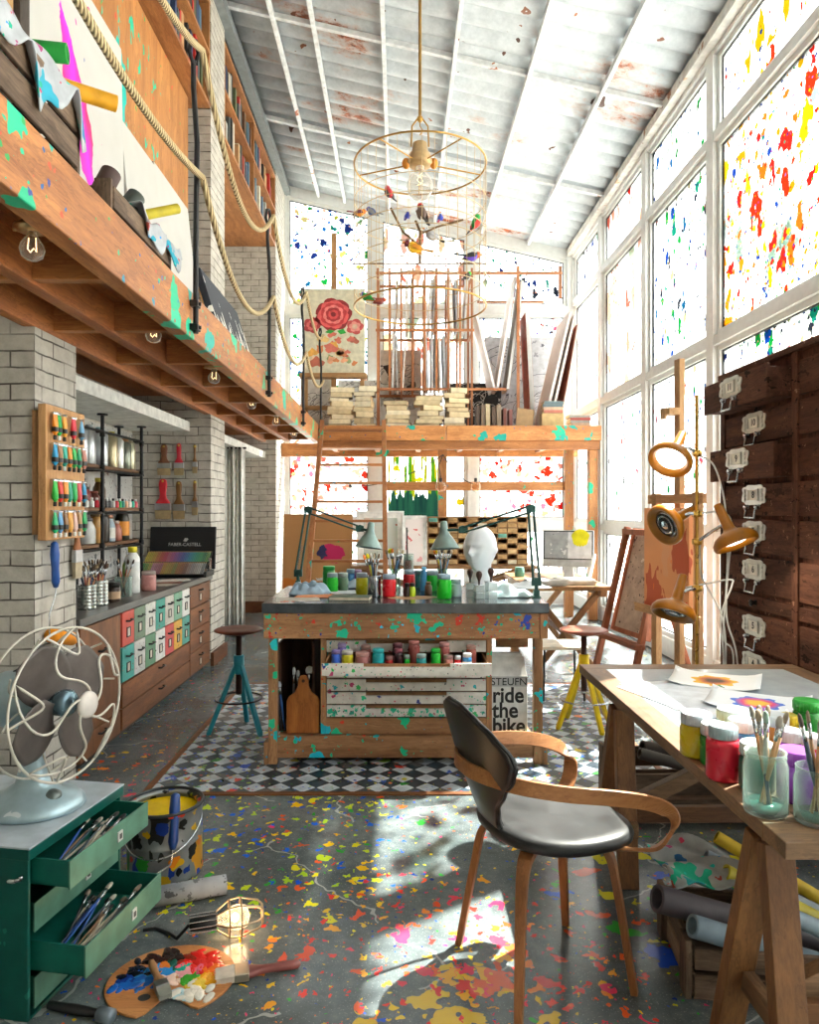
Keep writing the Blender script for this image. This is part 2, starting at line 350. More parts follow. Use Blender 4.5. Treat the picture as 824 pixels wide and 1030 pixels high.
def paper_mat():
    m, nt, out = new_mat('mat_leaf_paper'); v = objco(nt)
    c, _ = splat(nt, v, col('#b9b8b4'), [dict(s=16, d=.6, r=.42, pal=['#6b6e70', '#85888a', '#54585a', '#7a5e56'], w=1.0), dict(s=30, d=.5, r=.4, pal=['#5b5e60', '#8d8f90'], w=1.0, off=(3,3,3))])
    prin(nt, out, c, .8); return m
m = MB(); m.box(XL, XL+.012, 4.0, 6.8, .9, 2.22); struct('wall_left_paper', m, paper_mat())
# ---- ceiling: corrugated painted sheets
def roof_mat():
    m, nt, out = new_mat('mat_corrugated_roof'); v = worldco(nt)
    n = noise(nt, v, 6, 6, .6); n3 = noise(nt, v, 30, 4)
    base = ramp(nt, mth(nt, 'ADD', mth(nt, 'MULTIPLY', n, .7), mth(nt, 'MULTIPLY', n3, .3)), [(.3, col('#aab4ba')), (.6, col('#c9d0d5')), (.8, col('#d9dfe2'))])
    vs = vmath(nt, 'MULTIPLY', v, (1, 2.2, 1)); big = noise(nt, vs, .8, 2, .45); fine = noise(nt, vs, 5, 5, .75)
    t = mth(nt, 'ADD', mth(nt, 'MULTIPLY', big, .66), mth(nt, 'MULTIPLY', fine, .34))
    halo = mth(nt, 'MULTIPLY_ADD', t, 14, -7.9, True); core = mth(nt, 'MULTIPLY_ADD', t, 22, -13.5, True)
    c = mixc(nt, mth(nt, 'MULTIPLY', halo, .55), base, col('#c58a62')); c = mixc(nt, core, c, ramp(nt, n3, [(.35, col('#5c2a14')), (.6, col('#b4592a'))]))
    c, _ = splat(nt, v, c, [dict(s=4.2, d=.32, r=.2, pal=['#7a4528', '#5a3220', '#a5633c'], w=.5), dict(s=2.0, d=.22, r=.14, pal=['#4a2a1c', '#8a4a28'], w=.5, off=(2,2,2))])
    prin(nt, out, c, .5, 0, n3, .15, .004); return m
ROOFM = roof_mat()
m = MB(); NY = 900; y0, y1 = -1.5, YB+.35; vs = []; fs = []
for j in range(NY+1):
    y = y0+(y1-y0)*j/NY; ph = (y/.27) % 1.0; dz = .02-.055*abs(math.sin(PI*ph))**.8
    for x in (XL-.25, XR+.35): vs.append((x, y, roof_z(x)+dz))
for j in range(NY): fs.append((2*j, 2*j+1, 2*j+3, 2*j+2))
m.add(vs, fs, smooth=True); o = struct('ceiling', m, ROOFM); md = o.modifiers.new('thick', 'SOLIDIFY'); md.thickness = .012; md.offset = 1
RAFT = paint('#dfe3e4', .5, splats=[dict(s=5, d=.25, r=.3, pal=['#a05a34', '#7a4528', '#b88868'], w=.7)])
for k, x in enumerate((-1.27, -.86, -.16, .55, 1.29, 2.02)):
    m = MB(); z = roof_z(x)-.075; m.box(x-.02, x+.02, -1.3, YB, z-.035, z+.03); struct('beam_ceiling', m, RAFT)
for y in (3.1, 5.1, 7.15, 9.2):
    m = MB(); m.bar((XL, y, roof_z(XL)-.065), (XR, y, roof_z(XR)-.065), .045, .05); struct('beam_ceiling_cross', m, RAFT)
m = MB(); m.box(XC-.02, XC+.09, -1.3, YB, 6.42, 6.52); struct('trim_4', m, paint('#6f7577', .5))
m = MB(); m.box(XR-.11, XR, -1.3, YB, 5.46, 5.56); struct('trim_5', m, paint('#d2cfc8', .5, splats=[dict(s=7, d=.4, r=.4, pal=['#a5764e', '#8a5a3a', '#c0a184'], w=.8)]))
# ---- window walls
def pane_mat(name, layers, frost, streak=None, tint=False):
    m, nt, out = new_mat('mat_pane_'+name); v = objco(nt); q0 = nd(nt, 'ShaderNodeSeparateXYZ', {0: v}).outputs; rv = nd(nt, 'ShaderNodeObjectInfo').outputs['Random']
    flat = nd(nt, 'ShaderNodeCombineXYZ', {0: mth(nt, 'ADD', mth(nt, 'ADD', q0[0], q0[1]), mth(nt, 'MULTIPLY', rv, 9.0)), 1: q0[2], 2: 0.0}).outputs[0]
    c, t = splat(nt, flat, (1, 1, 1, 1), [dict(L, dim='2D', d=L['d']*.62, r=L['r']*.85, st=(1, L['st'][2], 1)) if 'st' in L else dict(L, dim='2D', d=L['d']*.62, r=L['r']*.85) for L in layers])
    if streak:
        q = nd(nt, 'ShaderNodeSeparateXYZ', {0: v}).outputs; vs = vmath(nt, 'MULTIPLY', v, (13, 0, .9)); n = noise(nt, vs, 1.0, 4, .55)
        ins = mth(nt, 'LESS_THAN', mth(nt, 'ABSOLUTE', mth(nt, 'ADD', q[0], .14)), .42)
        k = mth(nt, 'MULTIPLY', ins, mth(nt, 'GREATER_THAN', n, .5)); k2 = mth(nt, 'MULTIPLY', ins, mth(nt, 'LESS_THAN', mth(nt, 'SUBTRACT', q[2], mth(nt, 'MULTIPLY', noise(nt, vmath(nt, 'MULTIPLY', v, (10, 0, 0)), 1.0, 3), 1.1)), -.13))
        c = mixc(nt, k, c, ramp(nt, noise(nt, vmath(nt, 'MULTIPLY', v, (5, 0, .2)), 1.0, 1), [(.3, col('#8a8f14')), (.45, col('#3f7a1a')), (.55, col('#a39a18')), (.62, col('#1c5a34')), (.75, col('#7a2a6a'))], True)); c = mixc(nt, k2, c, ramp(nt, n, [(.4, col('#14302c')), (.6, col('#1f4a38'))])); t = mth(nt, 'MAXIMUM', t, mth(nt, 'MAXIMUM', k, k2))
    tn = ramp(nt, noise(nt, vmath(nt, 'ADD', v, (1.7, .4, 3.1)), 1.5, 7, .66), [(.51, (.97, .985, .985, 1)), (.62, (.17, .25, .22, 1))]) if tint else (.96, .98, .98, 1)
    tr = nd(nt, 'ShaderNodeBsdfTransparent', {0: tn}); tl = nd(nt, 'ShaderNodeBsdfTranslucent', {0: tn})
    fz = mth(nt, 'MULTIPLY_ADD', noise(nt, v, 2.5, 4), .5, frost-.25, True)
    cl = nd(nt, 'ShaderNodeMixShader', {0: fz, 1: tr.outputs[0], 2: tl.outputs[0]})
    c = mixc(nt, 1, c, (.42, .42, .42, 1), 'MULTIPLY')
    d = nd(nt, 'ShaderNodeBsdfDiffuse', {0: c}); pl = nd(nt, 'ShaderNodeBsdfTranslucent', {0: c}); pt = nd(nt, 'ShaderNodeBsdfTransparent', {0: c})
    p1 = nd(nt, 'ShaderNodeMixShader', {0: .5, 1: d.outputs[0], 2: pl.outputs[0]}); p2 = nd(nt, 'ShaderNodeMixShader', {0: .12, 1: p1.outputs[0], 2: pt.outputs[0]})
    mx = nd(nt, 'ShaderNodeMixShader', {0: t, 1: cl.outputs[0], 2: p2.outputs[0]}); nt.links.new(mx.outputs[0], out.inputs[0]); return m
BL = ['#12409a', '#1d2f6e', '#14806a', '#17913c', '#2a6fc0', '#0d5a8a']; RY = ['#e8b312', '#d8261f', '#ee6a1c', '#e8c61a', '#d83018', '#e88a12', '#1c3f9a']
PK = ['#d86a5a', '#e09a80', '#d84a44', '#e8b0a0', '#c87a68']; DK = ['#1d3a7a', '#2a2f3a', '#17703c', '#8a8a5a', '#123f6a']; SM = ['#d8463a', '#1d3f9a', '#4a4a4a', '#2f9a55', '#c84a6a']
FA = ['#e8b8a0', '#e0c8a0', '#c8c890', '#d8a898', '#b8c8b0']
PANES = {
 'redyellow': pane_mat('redyellow', [dict(s=4.5, d=.5, r=.5, pal=RY[:6], st=(1,1,.55), w=.8, pw=.8, off=(2,.7,.4), clump=.5), dict(s=10, d=.5, r=.42, pal=RY[:6]+['#1c3f9a'], w=.5, pw=.9, off=(7,1,3)), dict(s=6, d=0.95, r=0.52, pal=RY[:6], st=(1,1,.6), clump=0.72, w=.5), dict(s=14, d=0.68, r=0.42, pal=RY+['#1c3f9a'], clump=0.96, off=(3,1,2)), dict(s=26, d=0.54, r=0.39, pal=RY+BL, off=(5,3,1))], .25, tint=True),
 'greenblue': pane_mat('greenblue', [dict(s=8, d=.4, r=.42, pal=BL+['#2a2f3a', '#b8b088'], st=(1,1,.6), w=.5, pw=.9, off=(7,1,3)), dict(s=7, d=0.54, r=0.47, pal=BL+['#17913c', '#b8b088'], st=(1,1,.7), w=.4), dict(s=16, d=0.68, r=0.43, pal=DK, off=(3,1,2), clump=1.04), dict(s=30, d=0.47, r=0.39, pal=DK+PK, off=(5,3,1))], .3),
 'pink': pane_mat('pink', [dict(s=4, d=.6, r=.55, pal=FA+PK[3:], st=(1,1,.4), w=.9, pw=.7, off=(7,1,3)), dict(s=5, d=0.68, r=0.55, pal=FA+PK[:2], st=(1,1,.5), w=.6, clump=0.96), dict(s=18, d=0.68, r=0.39, pal=PK, off=(3,1,2), clump=1.20)], .35),
 'red': pane_mat('red', [dict(s=5, d=0.81, r=0.57, pal=PK+['#d8302a'], st=(1,1,.5), w=.6, clump=0.80), dict(s=18, d=0.68, r=0.39, pal=PK, off=(3,1,2), clump=1.20)], .55),
 'speck': pane_mat('speck', [dict(s=9, d=.35, r=.36, pal=SM+DK[:3]+FA[:2], st=(1,1,.7), pw=1.0, off=(7,1,3)), dict(s=13, d=0.54, r=0.36, pal=SM, clump=1.12, st=(1,1,.7)), dict(s=26, d=0.54, r=0.39, pal=SM+DK, off=(5,3,1))], .3),
 'blue': pane_mat('blue', [dict(s=14, d=.4, r=.36, pal=DK+FA, w=.5, pw=.9, off=(7,1,3)), dict(s=9, d=0.68, r=0.47, pal=BL[:3]+DK[:2], st=(1,1,.6), w=.5), dict(s=20, d=0.54, r=0.39, pal=DK+['#c0785a'], off=(5,3,1))], .5),
 'mix': pane_mat('mix', [dict(s=7, d=.5, r=.45, pal=BL+['#b8b83a', '#c8c06a', '#17913c'], w=.6, pw=.8, off=(7,1,3)), dict(s=5, d=0.57, r=0.47, pal=BL+['#b8b83a', '#a8b040', '#e0a880'], w=.6), dict(s=11, d=0.68, r=0.43, pal=BL+FA, off=(3,1,2)), dict(s=20, d=0.54, r=0.39, pal=BL+PK+FA, off=(5,3,1))], .3),
 'redspot': pane_mat('redspot', [dict(s=5.5, d=.5, r=.42, pal=['#c81f1c', '#d83a2a', '#e0806a', '#e8b8a0'], w=.7, pw=.8, off=(7,1,3)), dict(s=4.5, d=0.68, r=0.44, pal=['#c81f1c', '#d8301c', '#d83a2a', '#e0584a'], w=.6), dict(s=8, d=0.81, r=0.47, pal=FA+['#d8463a', '#e08a7a', '#d87a9a'], off=(3,1,2), w=.5), dict(s=20, d=0.54, r=0.39, pal=FA+PK, off=(5,3,1))], .3),
 'drip': pane_mat('drip', [dict(s=6, d=.5, r=.42, pal=['#14803c', '#1c4fa4', '#d8b81c', '#14a04a', '#a02a7a'], off=(3,1,2), w=.6)], .3, True),
}
PANES.update({'redyellow_top': pane_mat('redyellow_top', [dict(s=6, d=.9, r=.55, pal=RY[:6], st=(1,1,.5), clump=.7, w=.6), dict(s=14, d=.7, r=.42, pal=RY+['#1c3f9a', '#1c3f9a'], clump=1.0, off=(3,1,2))], .92), 'greenblue_top': pane_mat('greenblue_top', [dict(s=8, d=.6, r=.46, pal=BL+['#17913c', '#b8b088', '#e0c8a0'], st=(1,1,.7), w=.5), dict(s=16, d=.6, r=.4, pal=DK, off=(3,1,2), clump=1.1)], .92)})
OUTG = clear('#fbfefe', .93, .03, 'mat_outer_glass')
GASK = paint('#2c3034', .5)
wn = [0]
def window(axis, a0, a1, z0, z1, mat, ztop=None, plane=None):
    """sash with a gasket line and one pane; axis 'y' = in the right wall, 'x' = in the back wall"""
    wn[0] += 1; fw = .048; zt = ztop or (lambda a: z1)
    def P(a, d, z): return (plane+d, a, z) if axis == 'y' else (a, plane+d, z)
    def poly(a, b, w0, dz): return [(a, w0), (b, w0), (b, zt(b)-dz), (a, zt(a)-dz)]
    def ring(mb, i0, i1, d0, d1):
        o_ = poly(a0+i0, a1-i0, z0+i0, i0); n_ = poly(a0+i1, a1-i1, z0+i1, i1)
        vs = [P(a, d, z) for d in (d0, d1) for a, z in o_+n_]
        fs = []
        for k in range(4):
            l = (k+1) % 4; fs += [(k, l, 4+l, 4+k), (8+k, 8+l, 12+l, 12+k), (k, l, 8+l, 8+k), (4+k, 4+l, 12+l, 12+k)]
        mb.add(vs, fs, smooth=False)
    off = P((a0+a1)/2, 0, z0)
    r = bpy.data.objects.new('window_%d' % wn[0], None); C.objects.link(r); r.location = off; r['kind'] = 'structure'
    fr = MB(); ring(fr, 0, fw, -.02, .06); o = mk('window_frame', fr, FRAMEW, r); o.data.transform(Matrix.Translation(-Vector(off)))
    ga = MB(); ring(ga, fw, fw+.012, .0, .03); g = mk('gasket', ga, GASK, o); g.data.transform(Matrix.Translation(-Vector(off)))
    pn = MB(); q = poly(a0+fw, a1-fw, z0+fw, fw); vs = [P(a, d, z) for d in (.012, .02) for a, z in q]
    pn.add(vs, [(0,1,2,3)], mat=0); pn.add(vs, [(4,5,6,7)]+[(k, (k+1) % 4, 4+(k+1) % 4, 4+k) for k in range(4)], mat=1)
    p = mk('pane', pn, [PANES[mat], OUTG], r); p.data.transform(Matrix.Translation(-Vector(off))); return r
YE = [-.6, 1.1, 2.8, 4.5, 6.24, 7.93, 9.68, YB]; ZE = [.12, 1.26, 2.95, 4.71, 5.5]
m = MB()
for k, y in enumerate(YE): m.box(XR-.03, XR+.12, y-.07, y+.07 if k < 7 else y+.15, .0, 5.56)
for z in (1.26, 2.95, 4.71): m.box(XR-.025, XR+.115, -.6, YB, z-.042, z+.042)
m.box(XR-.024, XR+.114, -.6, YB, .01, .2); m.box(XR-.024, XR+.114, -.6, YB, 5.42, 5.62); m.box(XR-.03, XR+.12, -1.5, -.6, 0, 5.7)
struct('wall_right', m, FRAMEW)
RW = [['speck', 'speck', 'speck', 'redyellow_top']]*2+[['speck', 'speck', 'speck', 'redyellow_top'], ['speck', 'greenblue', 'redyellow', 'redyellow_top'], ['speck', 'speck', 'greenblue', 'greenblue_top'], ['speck', 'speck', 'pink', 'red'], ['greenblue', 'speck', 'speck', 'blue']]
for b in range(7):
    for r_ in range(4):
        window('y', YE[b]+.07, YE[b+1]-.07, (ZE[r_]+.042) if r_ else .2, ZE[r_+1]-.042 if r_ < 3 else 5.42, RW[b][r_], plane=XR+.03)
XE = [-1.85, -.38, 1.14, XR-.03]
m = MB()
for k, x in enumerate(XE): m.prism([(x-(.07 if k else .08), 0), (x+(.07 if k < 3 else .15), 0), (x+(.07 if k < 3 else .15), roof_z(x)+.06), (x-(.07 if k else .08), roof_z(x)+.06)], -YB-.14, -YB+.03, Matrix.Rotation(PI/2, 4, 'X'))
for z in (1.26, 2.95, 4.62): m.box(-1.9, XR, YB-.024, YB+.114, z-.06, z+.06)
m.box(-1.9, XR, YB-.023, YB+.112, .01, .2); m.bar((-1.95, YB+.045, roof_z(-1.95)-.06), (XR+.1, YB+.045, roof_z(XR+.1)-.06), .132, .26)
m.box(XL-.2, -1.85, YB, YB+.12, 0, 6.7)
struct('wall_back', m, FRAMEW)
BWm = [['speck', 'redspot', 'mix', 'mix'], ['speck', 'drip', 'pink', 'pink'], ['speck', 'redspot', 'speck', 'blue']]
for b in range(3):
    a0, a1 = XE[b]+.07, XE[b+1]-.07
    for r_, (z0, z1) in enumerate(((.2, 1.2), (1.32, 2.89), (3.01, 4.56))): window('x', a0, a1, z0, z1, BWm[b][r_], plane=YB+.03)
    window('x', a0, a1, 4.68, 5.4, BWm[b][3], ztop=lambda x: roof_z(x)-.19, plane=YB+.03)
# ---- outside: pale yard and a leafy tree beyond the glass
m = MB(); m.box(-60, 80, -60, 90, -.5, -.21); struct('ground_outside', m, paint('#c9c6bd', .8))
def tree(x, y, h, r, seed, label):
    R = random.Random(seed); t = thing('leafy_tree', label, 'tree', (x, y, -.21))
    tk = MB(); tk.tube([(0,0,0), (.1,.05,h*.3), (-.1,.1,h*.6), (.1,0,h*.85)], [.22,.18,.12,.05], 10)
    for k in range(9):
        a = k*2.4; z = h*(.4+.05*k); tk.tube([(0,.05,z), (math.cos(a)*r*.4, math.sin(a)*r*.4, z+r*.25), (math.cos(a)*r*.75, math.sin(a)*r*.75, z+r*.5)], [.08,.05,.02], 6)
    mk('trunk', tk, wood('#6a5640', '#3d3022', 'z'), t)
    lf = MB()
    for k in range(3800):
        while True:
            p = Vector((R.uniform(-1,1), R.uniform(-1,1), R.uniform(-1,1)))
            if .25 < p.length < 1: break
        c = Vector((p.x*r, p.y*r, h*.68+p.z*h*.34)); M = Euler((R.uniform(0,6), R.uniform(0,6), R.uniform(0,6))).to_matrix(); s = R.uniform(.1, .2)
        lf.add([c+M @ Vector(q)*s for q in ((-1,0,0),(0,.5,.12),(1,0,0),(0,-.5,.12))], [(0,1,2),(0,2,3)], smooth=False)
    mk('foliage', lf, paint('#5f8f4a', .6, var=.25), t)
tree(10.5, 16.5, 10.5, 3.0, 3, 'tall leafy green tree seen through the nearest tall windows')
# ================================================================ GALLERY AND MEZZANINE DECKS
TEAL = [dict(s=5, d=.6, r=.5, pw=1.1, pal=['#16a87c', '#1cb088', '#149a8c'], clump=.9, w=.7), dict(s=14, d=.3, r=.34, pal=['#16a87c', '#289a50', '#1f7f9a', '#1cac84'], clump=1.3, w=.5, off=(1,2,3)), dict(s=26, d=.25, r=.3, pal=['#2a5a9a', '#b84a2a', '#16a87c', '#289a50', '#36428a'], clump=1.2, off=(4,2,1))]
TEALY = [dict(L, st=(1, .8, 1)) for L in TEAL]
WO = ('#c9894f', '#7d4526')
gw = wood(*WO, 'y', .5, TEAL, world=True); gwx = wood(*WO, 'x', .5, world=True); gwy = wood('#b87540', '#6d3a1e', 'y', .55, world=True)
ZG0, ZG1 = 2.38, 2.62
gal = bpy.data.objects.new('platform_gallery', None); C.objects.link(gal); gal['kind'] = 'structure'
m = MB(); m.box(-1.15, -1.07, .6, 9.62, ZG0, ZG1); struct('platform_beam', m, gw, .006, gal)
m = MB(); m.box(-1.55, -1.48, .6, 9.62, ZG0+.03, ZG1-.045); struct('platform_beam', m, gwy, .004, gal)
m = MB(); m.box(-1.86, -1.795, .6, 9.62, ZG0+.02, ZG1-.045); struct('platform_beam', m, gwy, .004, gal)
for k in range(11):
    y = 1.25+k*.83
    for a, b in ((-1.48, -1.15), (-1.795, -1.55)):
        m = MB(); m.box(a, b, y-.03, y+.03, ZG0+.045, ZG1-.045); struct('platform_joist', m, gwx, .003, gal)
for k in range(8):
    m = MB(); x0 = -1.9+k*.0935; m.box(x0+.002, x0+.0915, .6, 9.62, ZG1-.045, ZG1-.004); struct('platform_plank', m, gwy, 0, gal)
m = MB(); m.box(-2.55, -1.9, 4.0, 6.8, ZG1-.045, ZG1-.004); m.box(-2.55, -1.9, 7.38, 10.38, ZG1-.045, ZG1-.004); struct('platform_plank', m, gwy, 0, gal)
mez = bpy.data.objects.new('platform_mezzanine', None); C.objects.link(mez); mez['kind'] = 'structure'
mw = wood('#d69a60', '#9a5e34', 'x', .5, [dict(L, d=L['d']*.5) for L in TEAL], world=True); mwy = wood('#c98a50', '#8a5230', 'y', .5, world=True); mwz = wood('#c98f58', '#8f5c34', 'z', .5, TEAL, world=True)
m = MB(); m.box(-1.07, .62, 9.60, 9.68, 2.42, 2.62); struct('platform_beam', m, mw, .006, mez)
m = MB(); m.box(.63, XR-.02, 9.60, 9.68, 2.42, 2.62); struct('platform_beam', m, mw, .006, mez)
m = MB(); m.box(-1.07, XR-.02, 9.63, 9.70, 2.30, 2.42); struct('platform_beam', m, wood('#b87c48', '#7a4a28', 'x', .5, world=True), .004, mez)
m = MB(); m.box(-1.8, XR-.02, 10.9, 11.0, 2.30, 2.5); struct('platform_beam', m, mw, .004, mez)
for x in (-.95, -.33, .28, .9, 1.5, 2.1, 2.6):
    m = MB(); m.box(x-.035, x+.035, 9.7, 10.9, 2.36, 2.55); struct('platform_joist', m, mwy, .003, mez)
for k in range(14):
    m = MB(); x0 = -1.07+k*.27; m.box(x0+.002, x0+.268, 9.68, 11.15, 2.55, 2.6); struct('platform_plank', m, mwy, 0, mez)
for x, y, z1 in ((.6, 10.0, 2.36), (2.36, 10.0, 2.36), (2.62, 9.72, 2.42)):
    m = MB(); m.box(x-.06, x+.06, y-.055, y+.055, 0, z1); struct('platform_post', m, mwz, .005, mez)
m = MB(); m.box(-.2, 2.3, 10.0, 10.05, 1.76, 1.88); struct('platform_beam', m, mw, .004, mez)
# ---- bulbs under the gallery
BG = emit('#ffd9a0', 3.5, 'mat_filament')
def bulb_fixture(loc, label, group):
    t = thing('ceiling_bulb', label, 'light bulb', loc, 0, group)
    m = MB(); m.lathe([(.018,.0),(.034,.0),(.036,-.035),(.03,-.05)], n=16); mk('socket', m, paint('#4a2a1c', .4), t, label='dark brown socket')
    m = MB(); m.lathe([(.03,-.045),(.062,-.05),(.064,-.062),(.032,-.07)], n=20); m.ball((.062,0,-.056), .012, 8); m.ball((-.062,0,-.056), .012, 8); mk('collar', m, metal('#c9b48a', .3), t)
    m = MB(); m.lathe([(.016,-.068),(.018,-.085),(.04,-.115),(.044,-.135),(.036,-.16),(.018,-.172),(0,-.175)], n=20); b = mk('bulb', m, BULBGLASS, t)
    m = MB(); m.tube([(-.012,0,-.09),(-.016,0,-.13),(-.006,0,-.142),(.006,0,-.128),(.016,0,-.142),(.014,0,-.09)], .0022, 5); mk('filament', m, BG, b)
    return t
b0 = None
for k, y in enumerate((2.59, 3.87, 5.13, 6.43, 7.72, 9.0)):
    lb = 'clear filament bulb in brown socket under the gallery, %s from the camera' % ['nearest', 'second', 'third', 'fourth', 'fifth', 'farthest'][k]
    zz = 2.571
    if b0 is None: b0 = bulb_fixture((-1.33, y, zz), lb, 'bulbs under the gallery')
    else: dup(b0, (-1.33, y, zz), 0, lb)
# ---- iron posts and rope railing
PY = [1.6, 3.67, 5.74, 7.77, 9.5]; XP = -1.045
for k, y in enumerate(PY[1:]):
    t = thing('railing_post', 'bent dark iron rope post bracketed to the deck edge, %s' % ['nearest of the four', 'second from the camera', 'third from the camera', 'farthest, at the mezzanine corner'][k], 'railing post', (XP, y, ZG0), 0, 'iron railing posts')
    m = MB(); m.tube([(0,0,.02),(.0,0,.5),(.004,.01,1.0),(-.02,.03,1.3),(-.012,.0,1.42)], .014, 10); mk('rod', m, IRON, t)
    m = MB(); m.tube([(-.012,.0,1.40),(-.02,-.045,1.44),(-.01,-.05,1.50),(0,0,1.52),(.0,.045,1.48),(-.01,.03,1.42)], .011, 8); mk('hook', m, IRON, t)
    for z in (.05, .17):
        m = MB(); m.box(-.024, .018, -.03, .03, z-.016, z+.016); m.cyl((.018,0,z), (.028,0,z), .01, 6); mk('bracket', m, IRON, t, .003)
ROPE = None
def rope_mat():
    m, nt, out = new_mat('mat_rope'); v = worldco(nt)
    w_ = nd(nt, 'ShaderNodeTexWave', {'Vector': v, 'Scale': 26.0, 'Distortion': 1.0}, wave_type='BANDS', bands_direction='DIAGONAL').outputs['Fac']
    prin(nt, out, ramp(nt, w_, [(.1, col('#7d6a48')), (.6, col('#cdb88c'))]), .8, 0, w_, .8, .006); return m
ROPE = rope_mat()
def rope(zs, sag, name_label):
    m = MB(); pts = []
    P = [(XP+.034, y, z) for y, z in zip(PY, zs)]
    for a, b, s_ in zip(P, P[1:], sag):
        for i in range(16):
            u = i/16; pts.append((a[0]+(b[0]-a[0])*u, a[1]+(b[1]-a[1])*u, a[2]+(b[2]-a[2])*u-4*s_*u*(1-u)))
    pts.append(P[-1]); m.tube(pts, .017, 8)
    return solo('rope', m, ROPE, name_label, 'rope', 'railing ropes')
rope([3.85]*4+[3.8], [.22, .42, .35, .2], 'thick beige upper rope sagging between the tops of the iron posts')
rope([3.2]*4+[3.2], [.12, .36, .3, .2], 'thick beige lower rope strung between the middles of iron posts')
# ---- plywood panel and canvases on the gallery wall
def nearw(p, r):
    def f(nt):
        v = nd(nt, 'ShaderNodeNewGeometry').outputs['Position']; d = nd(nt, 'ShaderNodeVectorMath', {0: vmath(nt, 'MULTIPLY', v, (1, 1.6, .6)), 1: (p[0], p[1]*1.6, p[2]*.6)}, operation='DISTANCE').outputs['Value']
        return mth(nt, 'LESS_THAN', mth(nt, 'ADD', d, mth(nt, 'MULTIPLY_ADD', noise(nt, v, 4, 3), .8, -.4)), r)
    return f
ply = wood('#c48a52', '#8f5c32', 'z', .6, [dict(s=4, d=.9, r=.6, pal=['#16ac88', '#1cb090', '#18aca0'], st=(1,1,.4), w=.9, mask=nearw((-1.95, 5.15, 4.5), .55)), dict(s=10, d=.8, r=.42, pal=['#16ac88', '#1cb090', '#16a87c'], st=(1,1,.5), off=(1,2,3), w=.7, mask=nearw((-1.95, 5.2, 4.3), .95)), dict(s=18, d=.2, r=.3, pal=['#d83a2a', '#2a9a4a'], off=(4,2,1), st=(1,1,.5))], .6)
m = MB(); m.box(-1.99, -1.95, 4.02, 6.6, ZG1, 5.29); solo('plywood_sheet', m, ply, 'tall plywood panel with teal paint splashes behind the white canvases', 'plywood panel', bevel=.003)
def canvas_mat(name, layers, base='#bab8b3', over=None):
    m, nt, out = new_mat('mat_canvas_'+name); v = objco(nt)
    c = ramp(nt, noise(nt, v, 5, 4), [(.3, col(base)), (.7, tuple(min(1, a*1.06) for a in col(base)[:3])+(1,))])
    if over: c = over(nt, v, c)
    if layers: c, _ = splat(nt, v, c, layers)
    prin(nt, out, c, .65, 0, noise(nt, v, 90, 2), .12, .002); return m
def inside(nt, a, lo, hi): return mth(nt, 'MULTIPLY', mth(nt, 'GREATER_THAN', a, lo), mth(nt, 'LESS_THAN', a, hi))
def stretched(name, label, Y0, Y1, h, x, zb, lean, mat, face='+x', thick=.035, group=None, cat='canvas', frame=None):
    """a stretched canvas standing on zb, leaning back against a wall at lower x; local y along the wall"""
    L = Y1-Y0; t = thing(name, label, cat, (x, (Y0+Y1)/2, zb), Euler((0, -lean, 0)), group)
    m = MB(); m.box(-thick, 0, -L/2, L/2, 0, h); mk('cloth', m, mat, t, .004)
    f = MB(); e = .04
    for a in ((-L/2+.005, -L/2+e), (L/2-e, L/2-.005)): f.box(-thick-.012, -thick, a[0], a[1], .005, h-.005)
    f.box(-thick-.012, -thick, -L/2+e, L/2-e, .005, e); f.box(-thick-.012, -thick, -L/2+e, L/2-e, h-e, h-.005)
    mk('stretcher', f, wood('#c99a66', '#8f653c', 'z'), t)
    if frame:
        g = MB()
        for a, b, c_, d in ((-L/2-.02, L/2+.02, h, h+.02), (-L/2-.02, L/2+.02, -.0, .001), (-L/2-.02, -L/2, .0, h), (L/2, L/2+.02, 0, h)): g.box(-thick-.005, .006, a, b, c_, d)
        mk('frame', g, frame, t)
    return t
def pink_over(nt, v, c):
    q = nd(nt, 'ShaderNodeSeparateXYZ', {0: vmath(nt, 'ADD', v, vmath(nt, 'MULTIPLY', noise(nt, v, 4, 4, .6, 1), (.14,)*3))}).outputs
    u = mth(nt, 'SUBTRACT', q[1], mth(nt, 'MULTIPLY_ADD', q[2], -.40, .36)); hw = mth(nt, 'MULTIPLY_ADD', mth(nt, 'ABSOLUTE', mth(nt, 'SUBTRACT', q[2], .8)), -.34, .16)
    k = mth(nt, 'MULTIPLY', mth(nt, 'LESS_THAN', mth(nt, 'ABSOLUTE', u), hw), inside(nt, q[2], .1, 1.36))
    return mixc(nt, k, c, ramp(nt, mth(nt, 'MULTIPLY_ADD', u, 2.5, .5), [(.2, col('#e0197a')), (.55, col('#c81fd0')), (.8, col('#e81a6a'))]))
pinkm = canvas_mat('pink', [dict(s=9, d=.4, r=.26, pal=['#e0197a', '#c82a9a', '#8a2a9a', '#2a4a9a'], clump=1.2, st=(1,1,.5))], over=pink_over)
stretched('canvas', 'big white canvas with a magenta paint splash leaning on the gallery wall', 3.25, 4.45, 1.46, -1.70, 2.9, .02, pinkm)
m = MB(); m.box(-1.74, -1.70, 3.25, 4.45, ZG1, 2.9); solo('canvas_plinth', m, gwy, 'wooden board lifting the big magenta splash canvas off the deck', 'board')
